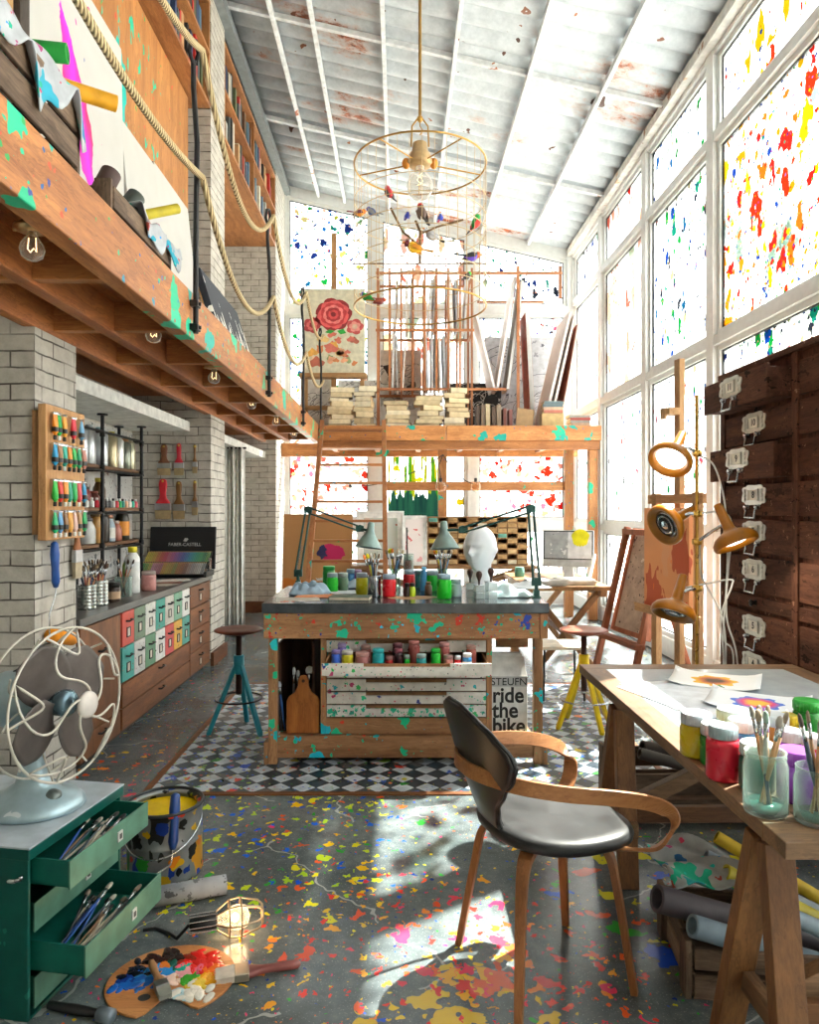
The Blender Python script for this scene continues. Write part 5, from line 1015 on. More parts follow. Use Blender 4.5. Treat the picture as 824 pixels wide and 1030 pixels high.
for k, (xp, r, h, hx, lid, cn, lb) in enumerate(((338, .026, .118, '#2f5fc8', '#8a7ab8', 'blue', 'with a mauve lid'), (349.5, .033, .115, '#d0c42a', '#c8c8c0', 'yellow', 'with a grey lid'), (364.5, .042, .105, '#a86a68', '#b88a86', 'wide mauve', 'with a pinkish lid'), (380.5, .034, .125, '#1fa3ac', '#2ab0b8', 'turquoise', 'with matching lid'), (391.5, .022, .085, '#c8262a', '#a87a78', 'small red', 'with a dull lid'), (400.5, .026, .125, '#3a1a24', '#8a4a58', 'dark maroon', 'with a wine lid'), (409.3, .017, .09, '#1fc43a', '#8aa09a', 'small bright green', 'with a grey lid'), (424, .029, .095, '#3aa8b0', '#9ab0b0', 'aqua', 'with a pale lid'), (438.5, .028, .125, '#22c03a', '#2ab848', 'bright green', 'with green lid'), (451, .029, .09, '#b87872', '#a8888a', 'dusty pink', 'with a grey lid'), (460.5, .018, .085, '#d0242c', '#b0b8c0', 'small scarlet', 'with a pale lid'), (470, .026, .10, '#3a8ac8', '#d8dce0', 'blue labelled', 'with a white lid'))):
    Y = 4.06; jar('paint_jar', '%s jar %s in the front row of the open drawer' % (cn, lb), ((xp-CX)*Y/F, Y, zj), r, h, hx, lid, .022, 'jars in the open chest drawer', band='#e6e8ea' if k == 11 else None)
for k, (xp, r, h, hx, lid, cn) in enumerate(((344, .026, .135, '#7a6ab0', '#9a8ab8', 'violet'), (368, .03, .125, '#8a4a44', '#b08a80', 'brown'), (400, .03, .135, '#4a2a30', '#7a4a52', 'maroon'), (416.5, .034, .15, '#98504c', '#b0706c', 'tall brick'), (447, .032, .14, '#b0605c', '#c08a88', 'tall rose'), (474, .03, .125, '#a85a50', '#b89088', 'terracotta'))):
    Y = 4.17; jar('paint_jar', '%s jar in the back row of the open plan chest drawer' % cn, ((xp-CX)*Y/F, Y, zj), r, h, hx, lid, .022, 'jars in the open chest drawer')
# left compartment: box, cutting board, brushes
t = thing('wooden_box', 'dark wooden box standing at the left of the plan chest', 'box', (-.61, 4.30, .1665)); DKW = ('#5a3a28', '#2e1c12')
for nm, q in (('side_panel', (-.12, -.105, 0, .5, 0, .53)), ('side_panel', (.085, .10, 0, .5, 0, .53)), ('back_panel', (-.105, .085, .485, .5, 0, .53)), ('bottom_panel', (-.105, .085, .0, .485, 0, .015))):
    m = MB(); m.box(*q); mk(nm, m, wood(*DKW, 'z', .6), t, .002)
pts = [(-.098, 0), (.098, 0), (.098, .19), (.085, .215), (.05, .24), (.033, .275), (.03, .315), (.018, .335), (0, .34), (-.018, .335), (-.03, .315), (-.033, .275), (-.05, .24), (-.085, .215), (-.098, .19)]
t = thing('cutting_board', 'orange wooden cutting board with a handle leaning inside the workbench', 'cutting board', (-.575, 4.245, .1695), (-.10, 0, 0))
m = MB(); m.prism(pts, -.018, 0, Matrix.Rotation(PI/2, 4, 'X')); mk('board', m, wood('#c07a3a', '#8a4a20', 'z', .4), t, .004)
m = MB(); m.lathe([(0, 0), (.010, .001)], (0, -.0015, .305), 14, Matrix.Rotation(PI/2, 4, 'X'), caps=False); mk('hanging_hole', m, paint('#3a2012', .7), t)
for k, (xp, yt, hx, tp, r, fl, lb) in enumerate(((284, 678, '#2a2f3a', '#7a4a3a', .007, 1.2, 'stout reddish tipped brush'), (287, 684, '#2a58a0', '#b0c0d0', .006, .8, 'blue handled brush'), (294, 672, '#8a8f94', '#c8ccd0', .006, .3, 'grey tool'), (298, 675, '#6a7074', '#a8acb0', .006, .5, 'pale grey brush'), (309.5, 671, '#4a4a4a', '#e0e0dc', .004, 4.0, 'white fan brush'))):
    a = px(xp, yt, 4.30); L = min(.44, a.z-.178); q = artist_brush('%s standing behind the cutting board under the workbench' % lb, 'brushes beside the cutting board', hx, L, tip=tp, r=r, flat=fl); q.location = (a.x, 4.285 if k < 2 else 4.33, a.z-L); q.rotation_euler = (0, -.12 if k < 2 else .02, .2)
# poster box on the right of the chest
t = thing('poster_box', 'white box printed with bold black lettering beside the plan chest', 'box', (.655, 4.27, .1665)); PBX = paint('#dfe0dd', .6); w2 = .108
m = MB(); m.box(-w2, w2, 0, .17, 0, .33); m.add([(-w2, 0, .33), (w2, 0, .33), (w2-.012, .07, .44), (-w2+.012, .07, .44), (-w2, .17, .33), (w2, .17, .33), (w2-.012, .1, .44), (-w2+.012, .1, .44)], [(0,1,2,3), (5,4,7,6), (1,5,6,2), (4,0,3,7), (3,2,6,7)]); mk('carton', m, PBX, t, .003)
m = MB(); m.box(-w2+.01, w2-.03, .065, .10, .44, .462); mk('folded_top', m, PBX, t, .002)
INK = paint('#1a1b1d', .6); m = MB(); m.box(-w2, w2, -.0012, 0, .275, .335); mk('grey_strip', m, paint('#b5b7b6', .6), t)
text_obj('small_lettering', 'STEUFN', INK, t, (-.002, -.0018, .302), (PI/2, 0, 0), .062, label='dark lettering on the grey strip')
for s_, z in (('ride', .215), ('the', .125), ('bike', .033)): text_obj('lettering', s_, INK, t, (-w2+.006, -.0018, z+.005), (PI/2, 0, 0), .128, 'LEFT', label='bold black word '+s_, bold=.003, xs=.92)
m = MB(); m.box(w2+.0003, w2+.0015, .01, .16, .02, .30); mk('printed_side', m, paint('#b8aa94', .7, splats=[dict(s=22, d=.6, r=.42, pal=['#4a4238', '#7a6a54', '#2a2622'], w=.9)]), t)
m = MB(); m.box(.60, .80, 4.45, 4.47, .64, .735); solo('board', m, bx, 'short wooden board fixed under the right end of the workbench top', 'board')
# ---- things on the worktop
def bt(xp, yp): s_ = (yp-512)/(1.5-TOPZ-.0005); Y = min(F/s_, 5.02); return ((xp-CX)*Y/F, Y, TOPZ+.0006)
J = [(331, 589.5, .044, .15, '#1f9a3a', '#2aa048', 'dark green', 'at the left end'), (345, 594, .036, .12, '#6a8a72', '#a8b8b0', 'grey green', 'between the bright green and blue ones'), (353, 591, .032, .13, '#3a7aa8', '#8aa8b8', 'dusty blue', 'beside the purple one'), (360, 591, .028, .125, '#8a4a98', '#b090b8', 'purple', 'behind the yellow one'), (334.5, 595, .038, .125, '#22c02e', '#9fb8c0', 'bright green', 'in front of the dark green one'), (364, 598, .038, .14, '#c8c01c', '#a8b4c0', 'yellow', 'left of the steel brush cup'), (391.5, 600, .043, .14, '#d81f2e', '#a8b8cc', 'red', 'right of the steel brush cup'), (411.5, 592, .042, .13, '#d0242c', '#a8b8c8', 'crimson', 'behind the small bottles'), (421, 589, .03, .12, '#3a8f8a', '#7a9a9a', 'sea green', 'behind the blue bottle'), (435, 594, .043, .135, '#22b83a', '#a8bcc8', 'green', 'behind the brightest green one'), (447, 602, .045, .15, '#1fc42a', '#9ab4c8', 'brightest green', 'right in front'), (459, 600, .035, .11, '#a8b8c0', '#b8c8d4', 'pale blue grey', 'beside the brightest green one')]
for xp, yp, r, h, hx, lid, cn, wh in J: jar('paint_jar', '%s jar on the workbench, %s' % (cn, wh), bt(xp, yp), r, h, hx, lid, .03, 'paint jars on the workbench')
bottle('paint_bottle', 'slim light blue bottle on the workbench beside the green jars', bt(426.5, 594), .028, .16, '#4a9ad0', '#6ab0dc', neck=.5, nh=.3, caph=.15, cat='paint bottle')
bottle('paint_bottle', 'small dark bottle with black cap in the middle of the workbench', bt(409.5, 600), .022, .085, '#33261e', '#15161a', neck=.6, nh=.25, caph=.25, cat='paint bottle')
bottle('paint_bottle', 'small yellow green bottle with black cap in the middle of the workbench', bt(414.8, 600), .021, .085, '#b0cc20', '#15161a', neck=.6, nh=.25, caph=.25, cat='paint bottle')
bottle('paint_bottle', 'dark brown bottle lying low among the workbench jars', bt(431, 597.5), .024, .08, '#6a4a34', '#8a6a4a', neck=.6, nh=.25, caph=.2, cat='paint bottle')
m = MB(); pts = [(.15*math.cos(a)*(1+.1*math.sin(3*a)), .09*math.sin(a)) for a in [2*PI*k/28 for k in range(28)]]; m.prism(pts, 0, .005); solo('palette_plate', m, wood('#d8b890', '#a8845a', 'x'), 'thin pale mixing board under the small bottles on the workbench', 'palette', loc=(bt(415, 600.5)[0], bt(415, 600.5)[1]-.03, TOPZ-.0042), rot=.1)
STC = paint('#aeb4ba', .18, 1.0)
bq = [artist_brush('p', 'brushes on the workbench', hx, .27, tip=tp, flat=fl, r=rr) for hx, tp, fl, rr in (('#5a86b0', '#d8d4c8', 1.5, .006), ('#2a2c30', '#c8b89a', .6, .005), ('#b08a5a', '#3a3026', 1, .005), ('#c8d0d4', '#7a6a50', .4, .005), ('#d8cc1c', '#d8cc1c', 1.6, .007), ('#8a5a3a', '#e07a2a', 1.2, .005))]
for (xp, yp), nm, mt, lb, n in (((376.5, 600), 'steel cup', STC, 'shiny steel cup full of brushes in the middle of the workbench', 10), ((445, 586), 'clear jar', GL2, 'clear glass jar of brushes behind the brightest green paint jar', 9), ((397, 588), 'tall clear jar', GL2, 'tall clear glass jar of brushes behind the red paint jar', 8)):
    p = bt(xp, yp); open_cup('brush_cup', lb, p, .042, .13, mt, 'cup'); fill_cup(p, .038, .13, n, bq, 'brush in the %s on the workbench' % nm)
drop(*bq)
t = thing('tall_bottle', 'tall amber glass cylinder with a brush inside on the workbench', 'bottle', bt(411, 583)); AMB = clear('#e06a3a', .5, .05, 'mat_amber')
m = MB(); m.lathe([(0, 0), (.036, 0), (.036, .235), (.033, .235), (.033, .01), (0, .01)], n=24, caps=False); mk('glass', m, GL2, t)
m = MB(); m.lathe([(0, .012), (.032, .012), (.032, .19), (0, .19)], n=24, caps=False); mk('orange_liquid', m, paint('#b8401a', .15), t)
m = MB(); m.tube([(-.008, 0, .19), (-.012, 0, .42)], .006, 8); mk('brush_handle', m, paint('#4a4a4a', .4), t)
for k, (xp, hx) in enumerate(((473, 0), (482, 1), (494, 2))):     # glass cubes with dark knobs
    p = bt(xp, 602 if k else 600); t = thing('glass_stamp', 'clear glass block with dark turned knob, %s of three on the workbench' % ['left', 'middle', 'right'][k], 'stamp', (p[0], p[1]-.0, p[2]), .15*k, 'glass blocks with dark knobs')
    w_ = (.026, .028, .03)[k]; h = (.085, .08, .10)[k]
    m = MB(); m.box(-w_, w_, -w_, w_, 0, h*.45); m.box(-w_, w_, -w_, w_, h*.5, h); mk('glass_block', m, clear('#e6eeee', .62, .03, 'mat_block_glass'), t, .003)
    m = MB(); m.box(-w_-.002, w_+.002, -w_-.002, w_+.002, h*.45, h*.5); m.box(-w_-.002, w_+.002, -w_-.002, w_+.002, h, h+.005); mk('steel_band', m, STEEL, t, .001)
    m = MB(); m.lathe([(.006, h+.005), (.008, h+.03), (.013, h+.042), (.019, h+.058), (.02, h+.072), (.013, h+.086), (0, h+.09)], n=18); mk('knob', m, paint('#3a2018', .3), t)
def rag(name, label, c, sx, sy, h, hexc, seed, layers=None):
    R = random.Random(seed); ph = [R.uniform(0, 6) for _ in range(9)]; nu, nv = 34, 34
    def fn(u, v):
        a, b_ = 2*u-1, 2*v-1; rr = max(abs(a), abs(b_)); edge = 1-rr**3
        ang = math.atan2(b_, a); k_ = 1+.10*math.sin(3*ang+ph[0])+.07*math.sin(7*ang+ph[1])
        z = h*edge*(.45+.3*math.sin(4*a+ph[2]+2*math.sin(2*b_))*math.cos(3.5*b_+ph[3])+.22*abs(math.sin(4.5*(a+.7*b_)+ph[4]))+.08*math.sin(11*a-5*b_+ph[5]))
        return (c[0]+sx*a*k_*(1-.12*abs(b_)), c[1]+sy*b_*k_*(1-.12*abs(a)), c[2]+.004+max(0, z))
    m = MB(); m.grid(fn, nu, nv, -.0025); return solo(name, m, paint(hexc, .9, splats=layers), label, 'cloth')
rag('cloth_rag', 'crumpled blue grey rag on the left end of the workbench', bt(311, 597), .13, .12, .10, '#8fa6b8', 3, [dict(s=12, d=.4, r=.36, pal=['#3a6a88', '#5a8aa8', '#2a4a5a'], w=.8)])
rag('cloth_rag', 'crumpled pale turquoise rag on the right front of the workbench', bt(511, 600), .14, .085, .085, '#b6ccd0', 8, [dict(s=10, d=.4, r=.36, pal=['#8fb0b4', '#6aa8b0', '#dce8ea'], w=.9)])
rag('cloth_rag', 'white cloth lying behind the turquoise rag on the workbench', bt(520, 591.5), .22, .11, .05, '#e6e8ea', 13)
rag('cloth_rag', 'pale blue cloth lying behind the left paint jars', bt(347, 586.5), .12, .10, .11, '#a8b8c4', 17)
for k, (xp, yp, w_, d_, hx, lb, rr, z) in enumerate(((300, 603, .13, .09, '#b9b4a8', 'grey paper sheet at the front left corner of the workbench', .15, 0), (318, 600, .12, .08, '#d88a5a', 'orange stained paper sheet on the left of the workbench', -.1, .003), (338, 596, .13, .10, '#c8ccd4', 'pale paper sheet before the green jars', .1, .001))):
    p = bt(xp, yp); m = MB(); m.box(-w_, w_, -d_, d_, 0, .002); solo('paper_sheet', m, paint(hx, .7, splats=[dict(s=9, d=.4, r=.42, pal=['#d86a3a', '#e0d8d0', '#6a7a8a', '#c8a898'], w=.8)]), lb, 'paper', loc=(p[0], p[1], p[2]+z), rot=rr)
t = thing('notebook', 'grey green notebook lying on the front of the workbench', 'book', (bt(353, 603)[0], bt(353, 603)[1], TOPZ+.0006), -.12)
m = MB(); m.box(-.12, .12, -.06, .06, .003, .019); mk('pages', m, paint('#cfc6b0', .8), t)
m = MB(); m.box(-.123, .123, -.063, .063, 0, .003); m.box(-.123, .123, -.063, .063, .019, .022); m.box(-.125, -.121, -.063, .063, 0, .022); mk('cover', m, paint('#5f6c5c', .6), t, .001)
# mannequin head
def head_mesh():
    nu, nv = 56, 48
    g = lambda x, s_: math.exp(-(x/s_)**2)
    def fn(u, v):
        lon = 2*PI*u; lat = PI*(v-.5); cl = math.cos(lat); z = math.sin(lat)
        x = cl*math.sin(lon); y = -cl*math.cos(lon)                     # face looks along -y
        f = max(0, -y)                                                 # how far in front
        X = .092*x; Y = .112*y; Z = .148*z
        jaw = max(0, -z); X *= 1-.32*jaw**1.5; Y *= 1-.12*jaw
        if y > 0: Y *= 1-.25*jaw; Y += .012*max(0, z+.2)
        ax_ = abs(x)
        d = .030*g(x, .14)*g(z+.12, .13)*f+.016*g(x, .10)*g(z-.02, .2)*f                     # nose
        d += .010*g(ax_-.28, .22)*g(z-.2, .1)*f-.014*g(ax_-.36, .16)*g(z-.06, .1)*f           # brow and eye sockets
        d += .008*g(ax_-.36, .11)*g(z-.05, .05)*f                                             # eyelids
        d += .010*g(x, .25)*g(z+.40, .05)*f+.009*g(x, .22)*g(z+.5, .045)*f-.006*g(x, .3)*g(z+.45, .02)*f   # lips
        d += .014*g(x, .25)*g(z+.72, .14)*f+.006*g(ax_-.5, .2)*g(z+.15, .2)*f                 # chin and cheeks
        Y -= d
        if abs(y) < .6: X += math.copysign(.014*g(z+.02, .18)*g(y-.08, .16), x)               # ears
        return (X, Y, Z+.262)
    return fn
p = bt(483, 594); t = thing('mannequin_head', 'glossy white mannequin head standing on the workbench', 'mannequin head', p, -.55)
m = MB(); m.grid(head_mesh(), 56, 48); m.lathe([(.085, 0), (.088, .008), (.075, .03), (.058, .07), (.052, .11), (.054, .16), (.06, .2)], (0, .022, 0), 32, caps=False); mk('head', m, paint('#e4e7ec', .3, var=.02), t); t.scale = (1.18, 1.18, 1.06)
# anglepoise lamps
LMP = paint('#7f9692', .35, .35); ROD = paint('#2f5650', .4, .5)
def desk_lamp(name, label, base, elbow, wrist, hd, aim, side):
    t = thing(name, label, 'desk lamp', base); o = Vector(base); e = Vector(elbow)-o; w_ = Vector(wrist)-o; h_ = Vector(hd)-o
    m = MB(); m.box(-.025, .025, -.02, .035, 0, .012); m.box(-.018, .018, -.015, .015, .012, .05); m.cyl((0, 0, .05), (0, 0, .085), .012, 12); m.box(-.03, .03, -.008, .008, .075, .125); mk('clamp', m, ROD, t, .003)
    s_ = Vector((.022, 0, 0))
    for nm, a, b_, ofs in (('lower_arm', Vector((0, 0, .11)), e, Vector((.02, 0, 0))), ('upper_arm', e, w_, Vector((0, 0, .02)))):
        for k in (-1, 1):
            for q in (-.012, .012):
                m = MB(); m.tube([a+ofs*k+Vector((0, q, 0)), b_+ofs*k*.8+Vector((0, q, 0))], .006, 7); mk(nm, m, ROD, t)
    for c_ in (e, w_):
        m = MB(); m.prism([(-.028, -.02), (.028, -.02), (.028, .02), (.0, .03), (-.028, .02)], -.016, .016, Matrix.Translation(c_) @ Matrix.Rotation(PI/2, 4, 'X')); mk('joint', m, ROD, t, .003)
    for k in (-1, 1):
        m = MB(); pts = []; a = Vector((.012*k, 0, .11)); b_ = a.lerp(e, .42)
        for i in range(90): u = i/89; c_ = a.lerp(b_, u); pts.append(c_+Vector((.006*math.cos(i*1.3), .006*math.sin(i*1.3), 0)))
        m.tube(pts, .0013, 4); mk('spring', m, STEEL, t)
    Mh = Vector(aim).normalized().to_track_quat('Z', 'Y').to_matrix().to_4x4(); m = MB()
    m.lathe([(.0, -.09), (.018, -.088), (.024, -.075), (.026, -.03), (.034, -.012), (.038, .0), (.052, .015), (.075, .055), (.092, .085), (.095, .09), (.09, .09), (.05, .03), (.0, .02)], h_, 32, Mh, caps=False); sh = mk('shade', m, LMP, t)
    m = MB(); m.ball(h_+Mh @ Vector((0, 0, .05)), .026, 12); mk('bulb', m, paint('#f0efe8', .2), sh)
    m = MB(); m.tube([w_, w_.lerp(h_, .5)+Vector((0, 0, .015)), h_+Mh @ Vector((0, 0, -.03))], .009, 8); mk('neck', m, ROD, t)
    return t
Yl = 5.02; desk_lamp('desk_lamp', 'green grey jointed desk lamp clamped at the back left of the workbench', (px(300, 588, Yl).x, Yl, TOPZ+.001), px(310, 513, Yl), px(362, 532, Yl-.05), px(372, 538, Yl-.1), (-.12, -.12, -1), 1)
Yr = 4.42; desk_lamp('desk_lamp', 'green grey jointed desk lamp clamped at the right edge of the workbench', (.845, Yr, TOPZ+.001), px(534, 512, Yr), px(466, 533, Yr+.1), px(447, 538, Yr+.14), (.05, -.12, -1), -1)
# ================================================================ RIGHT SIDE
# trestle table with inset top
TW = ('#987657', '#54402c'); twx = wood(*TW, 'x', .5); twy = wood(*TW, 'y', .5); twz = wood('#94683f', '#573822', 'z', .55)
TX0, TX1, TY0, TY1, TZ = .868, 1.90, 1.61, 3.46, .75
t = thing('drawing_table', 'wooden drawing table top with a pale inset panel at the right', 'table', ((TX0+TX1)/2, (TY0+TY1)/2, TZ-.04)); a, d = (TX1-TX0)/2, (TY1-TY0)/2; w = .10
for y in (-d, d-w):
    m = MB(); m.box(-a, a, y, y+w, 0, .04); mk('frame_rail', m, twx, t, .003)
for x in (-a, a-w):
    m = MB(); m.box(x, x+w, -d+w, d-w, 0, .04); mk('frame_stile', m, twy, t, .003)
m = MB(); m.box(-a+w, a-w, -d+w+.62, d-w, .010, .0385); mk('inset_panel', m, paint('#b9c2c8', .08, var=.04), t, label='glossy pale grey panel')
m = MB(); m.box(-a+w, a-w, -d+w, -d+w+.62, .0, .0395); mk('front_panel', m, twy, t)
def trestle(y, label):
    t = thing('trestle', label, 'trestle', (1.385, y, 0), 0, 'trestles under the drawing table')
    m = MB(); m.box(-.455, .455, -.045, .045, .645, .709); mk('top_beam', m, twx, t, .003)
    for x in (-.44, .44):
        for s_ in (-1, 1):
            m = MB(); m.bar((x, s_*.03, .66), (x-.03 if x < 0 else x+.03, s_*.19, .0), .075, .045, (0, 1, 0)); mk('leg', m, twz, t, .003)
        m = MB(); m.bar((x, -.18, .22), (x, .18, .22), .03, .06); mk('side_rail', m, twy, t, .002)
    m = MB(); m.box(-.40, .40, -.03, .0, .19, .255); mk('stretcher', m, wood('#7a5434', '#452b18', 'x', .55), t, .003)
    return t
t1 = trestle(1.83, 'wooden trestle at the near end of the drawing table'); t2 = dup(t1, (1.375, 3.02, 0), 0, 'wooden trestle at the far end of the drawing table')
for t_, dx in ((t1, 1), (t2, 1)):
    m = MB(); m.bar((.40, .02, .63), (-.36, .02, .26), .045, .06); mk('diagonal_brace', m, twx, t_, .003)
# papers and paintings
def sheet(name, label, c, w_, h_, r_, mat, z, curl=.0):
    m = MB(); m.grid(lambda u, v: ((u-.5)*w_, (v-.5)*h_, .0015+curl*(abs(2*u-1)**4*abs(2*v-1)**3)), 12, 12, .0008); return solo(name, m, mat, label, 'paper', 'papers on the drawing table', loc=(c[0], c[1], TZ+z), rot=r_)
def tt(xp, yp): s_ = (yp-512)/.75; Y = F/s_; return ((xp-CX)*Y/F, Y)
def flower_over(c1, c2, c3, c4):
    def f(nt, v, c):
        q = nd(nt, 'ShaderNodeSeparateXYZ', {0: vmath(nt, 'ADD', v, vmath(nt, 'MULTIPLY', noise(nt, v, 16, 3, .6, 1), (.05,)*3))}).outputs
        x = mth(nt, 'SUBTRACT', q[0], .025); y = mth(nt, 'SUBTRACT', q[1], .02); r_ = mth(nt, 'SQRT', mth(nt, 'ADD', mth(nt, 'MULTIPLY', x, x), mth(nt, 'MULTIPLY', y, y)))
        ang = mth(nt, 'ARCTAN2', y, x); pet = mth(nt, 'MULTIPLY_ADD', mth(nt, 'SINE', mth(nt, 'MULTIPLY', ang, 7.0)), .010, .09)
        c = mixc(nt, mth(nt, 'LESS_THAN', r_, pet), c, ramp(nt, mth(nt, 'MULTIPLY', r_, 10), [(.3, col(c1)), (.55, col(c2)), (.8, col(c3))]))
        st = mth(nt, 'MULTIPLY', mth(nt, 'LESS_THAN', mth(nt, 'ABSOLUTE', mth(nt, 'ADD', x, mth(nt, 'MULTIPLY', y, .3))), .008), inside(nt, y, -.2, -.07)); return mixc(nt, st, c, col(c4))
    return f
p = tt(690, 702); sheet('paper_sheet', 'long blank white sheet on the left of the inset panel', (p[0]+.03, p[1]), .36, .50, .35, paint('#d6dce4', .5), .001)
p = tt(655, 692); sheet('paper_sheet', 'white sheet lying at the far left corner of the inset panel', (p[0]+.08, p[1]-.1), .3, .42, .2, paint('#e2e6ea', .5), .0)
p = tt(719, 685.5); sheet('flower_painting', 'painting of a yellow and brown sunflower on white paper', p, .36, .30, -.5, canvas_mat('sun', None, '#e4e6e8', flower_over('#4a2410', '#c8641a', '#e8b414', '#3a7a2a')), .003, .02)
p = tt(762, 708); sheet('flower_painting', 'painting of a blue and magenta flower on white paper', p, .36, .30, -.55, canvas_mat('blu', None, '#e0e4ea', flower_over('#e8b41a', '#d81a6a', '#2a6ad0', '#8a2a9a')), .003, .02)
# jars
for xp, yp, r, h, hx, lid, lb in ((703.5, 762, .047, .13, '#c8b41c', '#c3cdd4', 'yellow paint jar with pale lid, leftmost on the drawing table'), (722, 771, .04, .12, '#22902e', '#d4dada', 'green paint jar behind the red one on the drawing table'), (731.5, 786, .046, .148, '#d81f38', '#a9bcc4', 'bright red paint jar with a grey lid on the drawing table'), (741, 752, .05, .115, '#4a8a7a', '#d6dedf', 'sea green jar with white lid behind the red one'), (750, 766, .042, .12, '#2a6a9a', '#dbe2e2', 'blue paint jar with a white lid on the drawing table'), (766, 797, .045, .125, '#17685c', '#dfe6e2', 'dark teal paint jar left of the near brush jar'), (783, 756, .042, .11, '#c8781c', '#dfe4e6', 'orange brown paint jar behind the near brush jar'), (798, 770, .036, .10, '#8a4ab0', '#ccd2da', 'small violet jar with pale lid behind the purple one'), (806, 808, .046, .13, '#7a2a9c', '#8a3aa8', 'purple paint jar with a purple lid beside the brush jar'), (796, 748, .03, .09, '#d8b41c', '#e0c830', 'small yellow jar at the back of the drawing table jars'), (815.5, 748, .042, .135, '#1f8a2e', '#2aa83a', 'green paint jar with green lid near the right edge'), (818, 772, .034, .09, '#c0203c', '#d8d8d8', 'small red jar with white lid near the right edge')):
    p = tt(xp, yp); jar('paint_jar', lb, (p[0], p[1]+r*.5, TZ+.0005), r, h, hx, lid, .034, 'paint jars on the drawing table', band=None, lidr=.82 if 'bright red' in lb else .95)
GJ = clear('#eef7f4', .88, .03, 'mat_green_jar'); WAT = paint('#47746c', .1)
bq = [artist_brush('p', 'brushes on the drawing table', hx, .25, tip=tp, flat=fl, r=rr) for hx, tp, fl, rr in (('#b58a5e', '#a8a298', .5, .005), ('#c49a70', '#8a7a66', .2, .005), ('#3a4a5a', '#5a5048', .6, .006), ('#a87a50', '#b8b2a6', .3, .005), ('#c8b498', '#9a8a74', .6, .006), ('#b0bcb4', '#98b4a6', .5, .006))]
for (xp, yp), r, h, lb, n, who in (((776.5, 822), .052, .15, 'near clear glass jar of brushes and cloudy water on the drawing table', 8, 'near jar'), ((829, 832), .05, .13, 'clear glass jar of brushes at the right edge of the drawing table', 5, 'right hand jar')):
    p = tt(xp, yp); c_ = (p[0], p[1]+.03, TZ+.0005); t = thing('brush_jar', lb, 'jar', c_)
    m = MB(); m.lathe([(0, 0), (r*.93, 0), (r, .008), (r, h*.78), (r*.9, h*.88), (r*.9, h), (r*.85, h), (r*.85, h*.88), (r*.95, h*.77), (r*.95, .01), (0, .008)], n=32, caps=False); mk('glass', m, GJ, t)
    m = MB(); m.lathe([(r*.92, h*.91), (r*.94, h*.93), (r*.92, h*.95)], n=32, caps=False); m.lathe([(r*.92, h*.98), (r*.94, h), (r*.92, h*1.01), (r*.88, h*1.0)], n=32, caps=False); mk('rim', m, GJ, t)
    m = MB(); m.lathe([(0, .011), (r*.93, .011), (r*.93, h*.16), (0, h*.16)], n=28, caps=False); mk('water', m, WAT, t)
    fill_cup(c_, r*.8, h, n, bq, 'brush standing in the %s on the drawing table' % who, base=.012)
drop(*bq)
# crates and rolled tubes under the table
crate((1.25, 2.33, 0), -.12, .66, .36, .17, 'weathered crate of rolled tubes under the near end of the table')
crate((1.52, 3.62, 0), .02, .86, .40, .25, 'weathered crate of dark tubes beyond the far trestle')
for (a_, b_), r, hx, lb in ((((.82, 2.28, .26), (1.35, 2.34, .09)), .042, '#4e474c', 'dark grey brown rolled tube sticking out of the near crate'), (((.895, 2.19, .225), (1.38, 2.23, .06)), .034, '#7f93a0', 'pale blue grey rolled tube below the dark one in the near crate'), (((1.08, 2.53, .27), (1.5, 2.42, .09)), .028, '#8f9aa2', 'light grey rolled tube at the back of the near crate'), (((1.15, 2.60, .31), (1.55, 2.45, .10)), .023, '#c8a81c', 'yellow rolled tube with grey end at the back of the near crate'), (((1.10, 2.42, .27), (1.5, 2.40, .07)), .03, '#b4a41c', 'olive yellow rolled tube in the middle of the near crate'), (((1.16, 2.22, .26), (1.52, 2.26, .09)), .026, '#93a7b2', 'slim pale blue tube at the front of the near crate')):
    roll(a_, b_, r, hx, lb, group='rolled tubes in the near crate', ends='#8ab0c0' if 'dark' in lb else None)
for (a_, b_), r, hx, lb in ((((1.22, 3.60, .30), (1.75, 3.66, .20)), .036, '#3a302a', 'dark brown tube lying on top of the far crate'), (((1.18, 3.52, .30), (1.66, 3.50, .17)), .028, '#4a4642', 'charcoal tube lying along the front of the far crate'), (((1.12, 3.74, .46), (1.8, 3.56, .22)), .026, '#6a7076', 'long grey tube propped across the far crate')):
    roll(a_, b_, r, hx, lb, group='rolled tubes on the far crate')
drape('torn_paper', 'torn grey paper spattered green hanging from the near crate', .90, 1.28, 2.36, 2.64, .25, .10, 21, paint('#a2a7a6', .85, splats=CLOTHP))
# tall drawer cabinet on the right
AW = ('#785040', '#2b1a13'); WR = [dict(s=9, d=.35, r=.5, pal=['#2a1a14', '#1f130f', '#3a241a'], w=1.2, st=(1,1,1.6), clump=1.3), dict(s=30, d=.4, r=.34, pal=['#1f130f', '#8a604c', '#2a1a14', '#9a7460'], w=1.0, clump=1.5, off=(2,1,1))]; awx = wood(*AW, 'y', .8, WR, con=.8, sc=1.3, spec=.12); awz = wood(*AW, 'z', .8, WR, con=.8, spec=.12)
cab = thing('apothecary_cabinet', 'tall dark wooden cabinet of numbered drawers by the right windows', 'cabinet', (2.1, 3.83, 0)); OR = paint('#b9b7ae', .3, .85, splats=None); CARD = paint('#e9e5d8', .6)
m = MB(); m.box(.03, .57, -1.05, .85, 0, 2.335); mk('carcass', m, awz, cab, .003)
m = MB(); m.box(-.015, .58, -1.06, .862, 2.335, 2.37); mk('top_board', m, awx, cab, .004)
for y in (-.995, -.02, .83):
    m = MB(); m.box(0, .03, y-.032, y+.026, .06, 2.335); mk('stile', m, awz, cab, .003)
